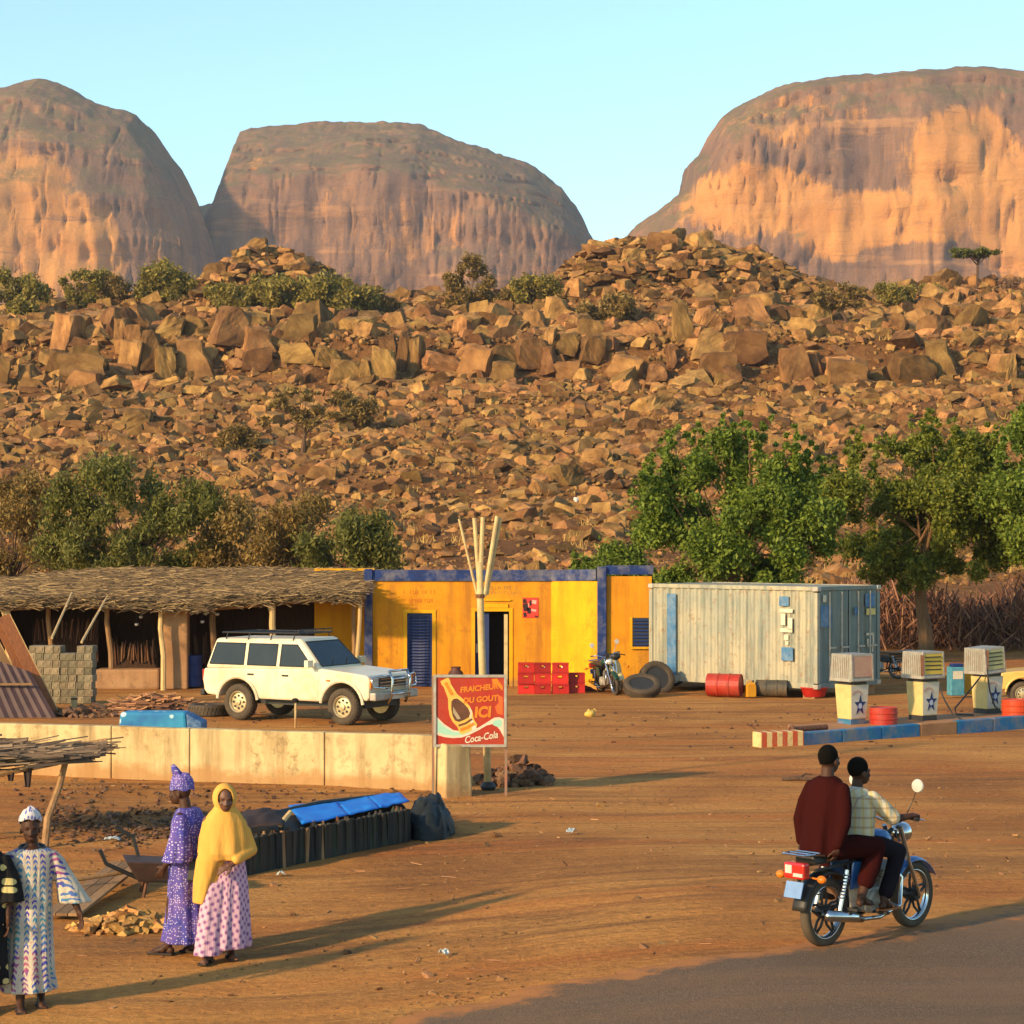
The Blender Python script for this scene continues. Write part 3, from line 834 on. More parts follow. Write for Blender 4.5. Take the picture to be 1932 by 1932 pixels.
def roof_z(x, y):
    t = (y - SY0) / (SY1 - SY0)
    f = 2.30 + 0.07 * math.sin(x * 0.9) + 0.10 * fbm(x * 0.5, 1, 0, 3) + (0.10 if x > -8 else 0) - 0.05 * (x < -12)
    bk = 3.02 + 0.05 * fbm(x * 0.4, 5, 0, 3) - 0.28 * sst(-11.5, -14.5, x) - 0.05 * sst(-5.2, -4, x)
    return f + (bk - f) * (0.25 * t + 0.75 * math.sin(t * math.pi / 2))
def shelter():
    t = thing('thatched_shelter', 'long thatched market shelter on crooked wooden posts left of the yellow building', 'shelter', (0, 0, 0))
    def edge(x): return SY0 + 0.12 * fbm(x * 2.0, 9, 0, 4)
    b = MB()
    def top(u, v):
        x = SX0 + (SX1 - SX0) * u; y = edge(x) + (SY1 - edge(x)) * v
        return (x, y, roof_z(x, y) + 0.035 * fbm(x * 3, y * 3, 0, 4))
    def bot(u, v):
        x = SX0 + (SX1 - SX0) * u; y = edge(x) + (SY1 - edge(x)) * v
        return (x, y + 0.02, roof_z(x, y) - 0.20 - 0.05 * fbm(x * 4, y * 4, 4, 3))
    b.grid(top, 120, 26); b.grid(bot, 120, 26)
    n = 121 * 27
    for i in range(120): b.f.append((i, n + i, n + i + 1, i + 1)); b.mi.append(0)
    for j in range(26):
        b.f.append((j * 121 + 120, n + j * 121 + 120, n + (j + 1) * 121 + 120, (j + 1) * 121 + 120)); b.mi.append(0)
    b.build('thatch_roof', M_THATCH, t)
    def lay(r):
        x = r.uniform(SX0, SX1); v = r.random() ** 1.3; y = edge(x) + (SY1 - edge(x)) * v
        return Vector((x, y, roof_z(x, y) + r.uniform(0.0, 0.06))), Vector((1, r.gauss(0, .25), r.gauss(0, .10)))
    straws(9000, lay, (0.2, 1.0), (0.005, 0.014), 1, M_STRAW, 'thatch_stalks', t)
    def fringe(r):
        x = r.uniform(SX0, SX1); z = roof_z(x, SY0) - r.uniform(-0.02, 0.24)
        return Vector((x, edge(x) - r.uniform(-0.05, 0.1), z)), Vector((1, r.gauss(0, .35), r.gauss(0, .28)))
    straws(1500, fringe, (0.2, 0.7), (0.007, 0.016), 2, M_STRAW, 'thatch_fringe', t)
    # beams and posts
    for y, z in ((SY0 + 0.35, -0.29), (SY1 - 0.6, -0.35)):
        xs = np.linspace(SX0, SX1, 9); b = MB(); b.tube([(x, y, roof_z(x, y) + z + 0.03 * math.sin(x * 3)) for x in xs], 0.06, 7); b.build('roof_beam', M_WOOD, t)
    for px, y, lean, r_, m in ((14, 56.8, 0.05, 0.10, M_WOODL), (203, 57.6, 0.12, 0.075, M_WOOD), (304, 57.0, 0.06, 0.07, M_WOODL), (402, 57.8, 0.02, 0.09, M_WOOD), (515, 56.9, 0.02, 0.09, M_WOODL), (680, 56.9, -0.22, 0.06, M_WOODL), (668, 58.2, -0.05, 0.06, M_WOOD), (92, 58.0, 0.1, 0.07, M_WOOD)):
        x = (px - 966) * y / FPX; zt = roof_z(x, y) - 0.15
        b = MB(); b.tube([(x + lean, y, -0.2), (x + lean * 0.5 + 0.03, y + 0.02, zt * 0.35), (x - 0.02, y, zt * 0.7), (x, y, zt)], [r_ * 1.1, r_, r_ * 0.95, r_ * 0.85], 8)
        if px in (515, 14): b.tube([(x + 0.02, y, zt - 0.55), (x - 0.13, y, zt - 0.1)], [r_ * 0.7, r_ * 0.6], 7)
        b.build('post', m, t)
    b = MB()
    for x0 in np.arange(SX0 + 0.4, SX1, 0.62):
        b = MB(); b.tube([(x0, SY0 + 0.12, roof_z(x0, SY0) - 0.21), (x0 + 0.1, SY1, roof_z(x0, SY1) - 0.26)], 0.035, 6); b.build('rafter', M_WOOD, t)
    # dark mat walls at the back and between the bays, mud-brick pier, earthen bench
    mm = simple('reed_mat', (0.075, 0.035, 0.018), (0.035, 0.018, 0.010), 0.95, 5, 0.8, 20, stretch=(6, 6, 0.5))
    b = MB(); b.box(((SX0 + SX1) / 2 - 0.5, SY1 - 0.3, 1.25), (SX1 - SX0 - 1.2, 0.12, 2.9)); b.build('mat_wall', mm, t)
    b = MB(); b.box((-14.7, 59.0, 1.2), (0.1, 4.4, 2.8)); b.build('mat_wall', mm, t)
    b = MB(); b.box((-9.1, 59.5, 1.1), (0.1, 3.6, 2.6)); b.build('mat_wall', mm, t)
    b = MB(); b.box((-9.1, 57.5, 1.03), (0.66, 0.40, 2.36)); b.build('mud_pier', M_MUD, t, bevel=0.04)
    b = MB(); b.box((-10.4, 57.6, 0.12), (1.75, 0.7, 0.55)); b.build('earthen_bench', M_MUD, t, bevel=0.06)
    # low screens of uneven sticks across the bays
    r = random.Random(8); ms = [simple('dark_stick_%d' % i, c, rough=0.9) for i, c in enumerate(((0.13, 0.055, 0.025), (0.09, 0.04, 0.02), (0.20, 0.10, 0.05)))]
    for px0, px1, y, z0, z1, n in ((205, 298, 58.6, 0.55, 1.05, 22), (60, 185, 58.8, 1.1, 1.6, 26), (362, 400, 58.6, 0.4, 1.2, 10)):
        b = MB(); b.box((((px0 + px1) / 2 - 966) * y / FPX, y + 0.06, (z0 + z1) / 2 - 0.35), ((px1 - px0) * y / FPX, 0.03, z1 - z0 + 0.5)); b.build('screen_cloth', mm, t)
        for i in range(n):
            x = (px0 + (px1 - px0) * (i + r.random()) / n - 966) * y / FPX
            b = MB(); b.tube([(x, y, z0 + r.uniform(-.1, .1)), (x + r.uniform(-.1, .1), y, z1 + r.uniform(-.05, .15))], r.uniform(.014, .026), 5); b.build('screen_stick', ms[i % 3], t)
    return t
shelter()
# pale round calabash bowls hanging in the shade
mcal = simple('calabash_shell', (0.42, 0.40, 0.38), (0.25, 0.2, 0.16), 0.6, 6)
for i, (px, py) in enumerate(((372, 1155), (388, 1157), (410, 1158), (382, 1172), (266, 1163), (258, 1177))):
    p = dp(px, py, 57.5)
    t = thing('hanging_bowl', 'pale round bowl hanging under the thatch, ' + ['leftmost of the four above the car', 'second of the four above the car', 'rightmost of the four above the car', 'lowest of the four above the car', 'upper one above the earthen bench', 'lower one above the earthen bench'][i], 'bowl', p, 0, 'bowls hanging under the thatch')
    b = MB(); b.lathe([(0.0, -0.06), (0.045, -0.045), (0.06, 0), (0.05, 0.02), (0.04, 0.0), (0.0, -0.03)], 12); b.build('bowl', mcal, t, smooth=True)
    b = MB(); b.tube([(0, 0, 0.01), (0, 0, 0.5)], 0.006, 5); b.build('cord', M_BLACKM, t)

# ---- long cream wall in front, in panels with joints, and its end pier
def low_wall():
    t = thing('wall', 'long low cream plastered wall with stained panels behind the two walking women', 'wall', (0, 0, 0))
    A, B = gp(-150, 1456), gp(818, 1491)
    A.z = B.z = 0
    d = (B - A).normalized(); n = Vector((d.y, -d.x, 0)); L = (B - A).length
    def at(px):
        best = min(np.linspace(0, 1, 800), key=lambda s: abs(966 + FPX * (A + (B - A) * s).x / (A + (B - A) * s).y - px)); return best * L
    joints = [0, at(210), at(358), at(612), L]
    rot = math.atan2(d.y, d.x)
    for a, c in zip(joints, joints[1:]):
        b = MB(); g = 0.006
        h = 0.86
        seg = 8
        for k_ in range(seg):
            s0, s1 = a + g + (c - a - 2 * g) * k_ / seg, a + g + (c - a - 2 * g) * (k_ + 1) / seg
            h0, h1 = h + 0.012 * fbm(s0, 0, 0, 3), h + 0.012 * fbm(s1, 0, 0, 3)
            p0, p1 = A + d * s0, A + d * s1; w = n * -0.2
            b.hexa([p0 - Vector((0, 0, .12)), p1 - Vector((0, 0, .12)), p1 + w - Vector((0, 0, .12)), p0 + w - Vector((0, 0, .12)), p0 + Vector((0, 0, h0)), p1 + Vector((0, 0, h1)), p1 + w + Vector((0, 0, h1)), p0 + w + Vector((0, 0, h0))])
        b.build('panel', M_CREAM, t, weld=True, bevel=0.02)
    b = MB(); b.box(A + d * L / 2 - n * 0.1 + Vector((0, 0, 0.38)), (L - 0.1, 0.13, 0.8), (0, 0, rot)); b.build('wall_core', M_MUD, t)
low_wall()
p = gp(853, 1500)
t = thing('wall_pier', 'short cream plastered pier standing under the red sign', 'pier', (p.x, p.y, -0.05), R(28))
b = MB(); b.hexa([(-.24, -.24, 0), (.24, -.24, 0), (.24, .24, 0), (-.24, .24, 0), (-.22, -.22, .86), (.21, -.22, .82), (.21, .22, .82), (-.22, .22, .87)]); b.build('pier_body', M_CREAM, t, bevel=0.03)

# ---- red drink sign on two posts
def sign():
    D = 32.6; s = FPX / D
    def W(px): return (px - 966) / s
    def Z(py): return EYE + (HORIZON - py) / s
    x0, x1, z0, z1 = W(822), W(952), Z(1406), Z(1276); cx = (x0 + x1) / 2
    t = thing('advertising_sign', 'square red drink sign with tilted bottle on two thin posts', 'sign', (cx, D, 0))
    w, h = x1 - x0, z1 - z0; zc = (z0 + z1) / 2
    mred = simple('sign_red', (0.36, 0.028, 0.010), (0.28, 0.02, 0.008), 0.45, 5, dirt=(0.30, 0.12, 0.05), dirt_amt=0.2)
    mor = simple('sign_orange', (0.62, 0.19, 0.012), (0.55, 0.14, 0.010), 0.5, 8); mye = simple('sign_yellow', (0.62, 0.38, 0.07), (0.56, 0.30, 0.05), 0.5, 8)
    mwh = simple('sign_white', (0.60, 0.50, 0.38), (0.52, 0.42, 0.30), 0.5, 8); maq = simple('sign_aqua', (0.25, 0.48, 0.35), (0.31, 0.50, 0.38), 0.5, 12); mbr = simple('sign_brown', (0.13, 0.05, 0.025), (0.07, 0.03, 0.015), 0.4, 7)
    mgr = simple('sign_post_paint', (0.16, 0.15, 0.10), (0.30, 0.10, 0.06), 0.6, 5)
    b = MB(); b.box((0, 0, zc), (w, 0.03, h)); board = b.build('board', mred, t)
    b = MB()
    for x in (-w / 2 - 0.012, w / 2 + 0.012): b.box((x, -0.012, zc), (0.04, 0.055, h + 0.05))
    for z in (z0 - 0.005, z1 + 0.005): b.box((0, -0.011, z), (w - 0.018, 0.053, 0.04))
    b.build('frame', M_GALV, t)
    for x, top in ((-w / 2 - 0.04, z1), (w / 2 + 0.02, z1 - 0.05)):
        b = MB(); b.box((x, 0.03, top / 2 - 0.1), (0.04, 0.04, top + 0.2)); b.build('post', mgr, t)
    # printed picture: flat shapes lying on the board (u right, v up, both 0..1)
    lay = [0]
    def P(u, v): return (-w / 2 + 0.012 + u * (w - 0.024), z0 + 0.012 + v * (h - 0.024))
    def shape(name, m, poly, depth):
        b = MB(); b.prism([P(*q) for q in poly], lambda a, c, d: (a, d, c), -0.0155, -0.0155 - depth)
        return b.build(name, m, board)
    def wave(lo, hi): return lo + hi[::-1]
    c_lo = [(0, 0.145), (0.12, 0.11), (0.25, 0.095), (0.38, 0.105), (0.5, 0.15), (0.62, 0.21), (0.75, 0.285), (0.86, 0.31), (0.94, 0.22), (1, 0.11)]
    c_hi = [(0, 0.42), (0.12, 0.30), (0.25, 0.215), (0.38, 0.195), (0.5, 0.205), (0.62, 0.25), (0.75, 0.33), (0.86, 0.40), (0.94, 0.405), (1, 0.38)]
    shape('wave_white', mwh, wave(c_lo, c_hi), 0.002)
    a_lo = [(0.02, 0.185), (0.12, 0.145), (0.25, 0.13), (0.38, 0.14), (0.48, 0.17)]; a_hi = [(0.02, 0.37), (0.12, 0.265), (0.25, 0.19), (0.38, 0.178), (0.48, 0.185)]
    shape('wave_aqua', maq, wave(a_lo, a_hi), 0.0034)
    shape('wave_aqua', maq, [(0.84, 0.29), (0.93, 0.25), (0.97, 0.29), (0.97, 0.36), (0.90, 0.375), (0.84, 0.34)], 0.0034)
    # bottle, tilted: outline drawn upright then turned
    def bottle(poly, depth, m, name):
        ca, sa = math.cos(R(26)), math.sin(R(26))
        q = []
        for a, c in poly:
            x, y = a * ca - c * sa * 1.0, a * sa + c * ca
            q.append((0.345 + x, 0.50 + y))
        return shape(name, m, q, depth)
    def mirror(half): return half + [(-a, c) for a, c in half[::-1]]
    bottle(mirror([(0.0, 0.52), (0.065, 0.52), (0.07, 0.47), (0.058, 0.42), (0.075, 0.24), (0.13, 0.12), (0.165, 0.0), (0.165, -0.10), (0.135, -0.20), (0.145, -0.30), (0.11, -0.335), (0, -0.34)]), 0.004, mye, 'bottle_outline')
    bottle(mirror([(0.0, 0.20), (0.05, 0.18), (0.10, 0.08), (0.128, -0.02), (0.125, -0.10), (0.08, -0.145), (0, -0.15)]), 0.0056, mbr, 'bottle_drink')
    bottle(mirror([(0.0, -0.19), (0.11, -0.175), (0.115, -0.205), (0, -0.22)]), 0.0056, mbr, 'bottle_band')
    bottle(mirror([(0.0, -0.25), (0.11, -0.24), (0.115, -0.285), (0, -0.30)]), 0.0058, mor, 'bottle_band')
    bottle([(-0.03, 0.47), (0.02, 0.47), (0.03, 0.25), (-0.02, 0.27)], 0.0056, mor, 'bottle_glint')
    bottle([(-0.10, 0.02), (-0.06, 0.10), (-0.035, -0.11), (-0.085, -0.10)], 0.0070, simple('sign_glint', (0.33, 0.26, 0.16), rough=0.5), 'bottle_glint')
    shape('splash', mwh, [(0.49, 0.56), (0.53, 0.50), (0.52, 0.40), (0.61, 0.22), (0.53, 0.20), (0.50, 0.36)], 0.0046)
    # lettering
    def word(s_, u, v, size, m, shear=0.15, tilt=4, bold=0.0, sx=1.0):
        x, z = P(u, v); text_mesh('lettering', s_, size, m, board, (x, -0.020, z), (R(90), R(-tilt), 0), shear, 0.0015, 'CENTER', bold, sx)
    word('FRAICHEUR', 0.635, 0.80, 0.118, mor, tilt=6, bold=0.004, sx=.95)
    word('DU GOUT', 0.655, 0.635, 0.115, mor, tilt=5, bold=0.004)
    word('ICI', 0.685, 0.41, 0.225, mor, tilt=3, bold=0.010, sx=0.95)
    word('Coca-Cola', 0.665, 0.06, 0.150, mwh, shear=0.35, tilt=10, bold=0.003, sx=0.8)
    mdo = simple('sign_red_orange', (0.70, 0.12, 0.02), rough=0.5)
    shape('corner_swirl', mor, [(0.82, 0.97), (0.90, 0.98), (0.985, 0.86), (0.98, 0.80), (0.90, 0.88), (0.84, 0.90)], 0.003)
    shape('corner_swirl', mdo, [(0.90, 0.75), (0.985, 0.70), (0.985, 0.44), (0.90, 0.46), (0.87, 0.56), (0.93, 0.62)], 0.003)
sign()
# small stone at the sign's foot
# ---- pale pole with a fan of prongs behind the sign
def fan_pole():
    D = 33.4; s = FPX / D
    t = thing('forked_pole', 'tall pale pole topped by a fan of five straight prongs behind the sign', 'pole', ((921 - 966) / s, D, 0))
    ox = (921 - 966) / s
    def Q(px, py, dy=0.0): return Vector(((px - 966) / s - ox, dy, EYE + (HORIZON - py) / s))
    mp_ = simple('peeling_cream_paint', (0.52, 0.40, 0.19), (0.42, 0.30, 0.13), 0.7, 5, 0.2, dirt=(0.30, 0.17, 0.08), dirt_amt=0.5)
    b = MB(); b.tube([Vector((0.0, 0, -0.2)), Q(918, 1400), Q(911, 1280), Q(908, 1200), Q(906, 1120), Q(905, 1060)], [0.062, 0.06, 0.062, 0.058, 0.056, 0.05], 10); b.build('shaft', mp_, t, smooth=True)
    for a, z0, tip, r_, dy in ((900, 1122, (866, 979), 0.020, 0.03), (903, 1090, (895, 977), 0.034, 0.02), (907, 1080, (911, 976), 0.036, -0.02), (914, 1125, (938, 974), 0.034, 0.0), (918, 1122, (944, 977), 0.030, 0.07)):
        b = MB(); b.tube([Q(a, z0, dy * 0.3), Q((a + tip[0]) / 2, (z0 + tip[1]) / 2, dy * 0.7), Q(*tip, dy)], [r_, r_, r_ * 0.95], 8); b.build('prong', mp_, t)
    b = MB(); b.tube([Q(906, 1128), Q(906, 1121)], 0.075, 10); b.build('collar', M_RUST, t)
    b = MB(); b.lathe([(0.10, 0), (0.13, 0.05), (0.09, 0.11), (0.065, 0.13)], 10); b.build('footing', M_BLACKM, t)
fan_pole()

# ---- shipping container standing corner-on
def container():
    A, B, C = Vector((3.69, 57.0, 0)), Vector((7.66, 53.2, 0)), Vector((9.62, 55.15, 0))
    L, Wd = (B - A).length, (C - B).length
    d = (B - A).normalized(); rot = math.atan2(d.y, d.x)
    t = thing('shipping_container', 'pale weathered shipping container with a blue stripe standing corner-on beside the yellow building', 'container', (A.x, A.y, 0.02), rot)
    # local x along the lit side, local y to the back
    m, nt, bs = new_mat('container_paint'); k = NB(nt)
    v = k.coord('Object'); vv = k.coord('Object', (1, 1, 0.12))
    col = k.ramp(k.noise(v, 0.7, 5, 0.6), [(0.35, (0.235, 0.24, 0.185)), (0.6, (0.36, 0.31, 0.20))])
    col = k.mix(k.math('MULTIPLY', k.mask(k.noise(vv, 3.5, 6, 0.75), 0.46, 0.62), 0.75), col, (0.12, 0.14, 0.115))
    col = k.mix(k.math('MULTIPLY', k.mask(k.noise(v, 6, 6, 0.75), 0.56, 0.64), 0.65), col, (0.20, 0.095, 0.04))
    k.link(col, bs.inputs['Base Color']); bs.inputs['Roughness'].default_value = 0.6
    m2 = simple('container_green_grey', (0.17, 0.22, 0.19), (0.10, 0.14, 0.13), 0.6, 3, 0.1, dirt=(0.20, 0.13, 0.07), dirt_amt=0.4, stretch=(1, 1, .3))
    mb = simple('container_blue', (0.05, 0.16, 0.30), (0.03, 0.10, 0.20), 0.6, 5, dirt=(0.30, 0.32, 0.30), dirt_amt=0.35)
    mw = simple('container_white', (0.58, 0.53, 0.38), rough=0.6, scale=5, dirt=(0.35, 0.28, 0.18), dirt_amt=0.3); my = simple('container_yellow', (0.62, 0.50, 0.15), rough=0.6)
    z0, z1 = 0.12, 2.70
    def corr(p0, u, n, length, zz0, zz1, pitch, depth):
        b = MB(); pts = []; x = 0.0
        while x < length - 1e-6:
            for dx, o in ((0, 0), (pitch * .32, 0), (pitch * .5, depth), (pitch * .82, depth)):
                if x + dx < length: pts.append((x + dx, o))
            x += pitch
        pts.append((length, 0))
        V = []
        for z in (zz0, zz1):
            for a, o in pts: V.append(p0 + u * a + n * o + Vector((0, 0, z)))
        N = len(pts)
        return b.add(V, [(i, i + 1, N + i + 1, N + i) for i in range(N - 1)])
    X, Y = Vector((1, 0, 0)), Vector((0, 1, 0))
    corr(Vector((0.1, 0.03, 0)), X, Y, L - 0.2, z0 + 0.14, z1 - 0.10, 0.235, 0.035).build('side_panel', m, t)
    corr(Vector((0.1, Wd - 0.03, 0)), X, -Y, L - 0.2, z0 + 0.14, z1 - 0.10, 0.235, 0.035).build('side_panel', m, t)
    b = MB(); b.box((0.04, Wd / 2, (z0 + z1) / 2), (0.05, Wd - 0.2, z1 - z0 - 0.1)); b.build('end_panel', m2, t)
    b = MB(); b.box((L / 2, Wd / 2, z1 - 0.04), (L - 0.1, Wd - 0.1, 0.05)); b.build('roof', m, t)
    for z, hh in ((z0 + 0.08, 0.15), (z1 - 0.05, 0.10)):
        for y in (0.035, Wd - 0.035):
            b = MB(); b.box((L / 2, y, z), (L - 0.22, 0.075, hh)); b.build('rail', m, t)
        for x in (0.035, L - 0.035):
            b = MB(); b.box((x, Wd / 2, z), (0.075, Wd - 0.22, hh)); b.build('rail', m2 if x > 1 else m, t)
    for x in (0.055, L - 0.055):
        for y in (0.055, Wd - 0.055):
            b = MB(); b.box((x, y, (z0 + z1) / 2), (0.12, 0.12, z1 - z0 - 0.30)); b.build('corner_post', m if y < 1 else m2, t)
            for z in (z0 + 0.06, z1 - 0.06):
                b = MB(); b.box((x, y, z), (0.17, 0.17, 0.12)); b.build('corner_casting', M_GALV, t, bevel=0.015)
    # doors on the shaded end
    for k_ in (0, 1):
        y0 = 0.12 + k_ * (Wd - 0.24) / 2; wd = (Wd - 0.24) / 2
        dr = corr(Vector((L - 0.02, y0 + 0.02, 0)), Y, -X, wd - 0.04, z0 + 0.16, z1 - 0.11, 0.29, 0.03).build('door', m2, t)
        for q in (0.3, 0.72):
            b = MB(); b.tube([(L + 0.03, y0 + wd * q, z0 + 0.18), (L + 0.03, y0 + wd * q, z1 - 0.14)], 0.02, 8); b.build('locking_bar', M_GALV, dr)
            b = MB(); b.box((L + 0.055, y0 + wd * q + 0.12, 1.15), (0.02, 0.28, 0.04)); b.build('handle', M_GALV, dr)
    # painted marks
    def mark(name, m_, x, z, w, h, dep=0.003): b = MB(); b.box((x, -0.012, z), (w, 0.012, h)); return b.build(name, m_, t)
    mark('blue_stripe', mb, 0.78, 1.36, 0.30, 2.16)
    mark('blue_label', mb, L - 1.02, 2.32, 0.30, 0.24); mark('blue_label', mb, L - 0.92, 0.98, 0.36, 0.34)
    for z, w, h, dx in ((2.08, .40, .10, 0), (1.86, .14, .30, -.10), (1.75, .14, .30, .12), (1.58, .38, .10, 0), (1.40, .14, .14, 0), (1.26, .10, .10, .02)): mark('white_lettering', mw, L - 0.95 + dx, z, w, h)
    def emark(name, m_, y, z, w, h): b = MB(); b.box((L + 0.012, y, z), (0.012, w, h)); return b.build(name, m_, t)
    emark('blue_label', mb, 0.36, 1.95, 0.46, 0.55); emark('blue_label', mb, Wd - 0.45, 2.32, 0.42, 0.34); emark('yellow_label', my, Wd - 0.42, 2.02, 0.40, 0.16)
    emark('white_lettering', mw, 0.30, 2.40, 0.14, 0.18); emark('blue_label', mb, Wd * 0.62, 2.05, 0.20, 0.20)
    for y, z, w, h in ((Wd - 0.45, 1.44, .34, .06), (Wd - 0.31, 1.28, .06, .36), (Wd - 0.56, 1.22, .06, .20), (Wd - 0.45, 1.14, .26, .06), (Wd - 0.34, 1.06, .05, .16)): emark('white_lettering', mw, y, z, w, h)
    for x, y in ((0.3, 0.2), (L - 0.3, 0.2), (0.3, Wd - .2), (L - 0.3, Wd - 0.2)):
        b = MB(); b.box((x, y, 0.0), (0.35, 0.3, 0.28)); b.build('support_block', M_MUD, t)
container()
# ================================================================== PROPS IN THE YARD
M_RED = simple('red_paint', (0.42, 0.030, 0.015), (0.27, 0.02, 0.012), 0.45, 6, 0.1, dirt=(0.20, 0.09, 0.05), dirt_amt=0.35)
M_PLRED = simple('red_plastic', (0.46, 0.022, 0.014), (0.34, 0.015, 0.010), 0.4, 5, vary=0.35)
M_TYRE = simple('tyre_rubber', (0.05, 0.038, 0.026), (0.085, 0.06, 0.036), 0.85, 5, 0.2)
M_CHROME = simple('chrome', (0.60, 0.60, 0.60), rough=0.18, metal=1.0)
M_PUMP = simple('pump_cream', (0.56, 0.43, 0.17), (0.48, 0.35, 0.13), 0.5, 4, dirt=(0.28, 0.17, 0.07), dirt_amt=0.35)
M_PUMPW = simple('pump_white', (0.54, 0.50, 0.40), (0.46, 0.41, 0.30), 0.5, 5, dirt=(0.26, 0.18, 0.09), dirt_amt=0.3)
M_KERB = simple('kerb_blue', (0.012, 0.10, 0.27), (0.02, 0.14, 0.22), 0.7, 4, 0.3, dirt=(0.28, 0.19, 0.11), dirt_amt=0.5)
M_CONC = simple('dusty_concrete', (0.36, 0.18, 0.075), (0.26, 0.12, 0.05), 0.9, 3, 0.3)

def stripes_mat(name, c1, c2, freq, axis=0, dirt=(0.3, 0.16, 0.07)):
    m, nt, b = new_mat(name); k = NB(nt)
    v = k.coord('Object'); a = k.sep(v)[axis]
    w = k.math('ADD', k.math('MULTIPLY', a, freq), k.math('MULTIPLY', k.math('SUBTRACT', k.noise(v, 14, 4, 0.6), 0.5), 0.10))
    s = k.math('GREATER_THAN', k.math('FRACT', w), 0.5)
    col = k.mix(s, c1, c2)
    col = k.mix(k.math('MULTIPLY', k.mask(k.noise(v, 9, 5, 0.7), 0.5, 0.7), 0.6), col, dirt)
    k.link(col, b.inputs['Base Color']); b.inputs['Roughness'].default_value = 0.8
    return m
# ---- fuel island
IA, IB = Vector((5.46, 40.45, 0)), Vector((11.6, 45.0, 0))
IDIR = (IB - IA).normalized(); IROT = math.atan2(IDIR.y, IDIR.x); INRM = Vector((IDIR.y, -IDIR.x, 0))
def island():
    t = thing('pump_island', 'raised fuel pump island edged with a chipped blue kerb', 'pump island', IA, IROT)
    L = (IB - IA).length
    b = MB(); q_ = [(.12, .10), (L, .10), (L, 1.6), (1.40, 1.6)]; b.hexa([(x, y, -.06) for x, y in q_] + [(x, y, .20) for x, y in q_]); b.build('slab', M_CONC, t, bevel=0.02)
    n = 7
    for i in range(n):
        x0, x1 = L * i / n + 0.006, L * (i + 1) / n - 0.006
        b = MB(); b.box(((x0 + x1) / 2, 0.0, 0.08), (x1 - x0, 0.2, 0.34)); b.build('kerb_stone', M_KERB if i not in (3,) else M_CONC, t, bevel=0.025)
    b = MB(); q_ = [(.0, .11), (.115, .11), (1.39, 1.6), (1.27, 1.6)]; b.hexa([(x, y, -.06) for x, y in q_] + [(x, y, .225) for x, y in q_]); b.build('kerb_stone', M_CONC, t, bevel=0.02)
island()
p0, p1 = gp(1428, 1411), gp(1511, 1407)
t = thing('striped_kerb_block', 'red and cream striped kerb block at the end of the pump island', 'kerb block', ((p0.x + p1.x) / 2, (p0.y + p1.y) / 2 + 0.1, 0), math.atan2((p1 - p0).y, (p1 - p0).x))
b = MB(); b.box((0, 0, 0.10), ((p1 - p0).length, 0.3, 0.38)); b.build('block', stripes_mat('red_cream_stripes', (0.42, 0.06, 0.015), (0.58, 0.42, 0.17), 4.4), t, bevel=0.02)

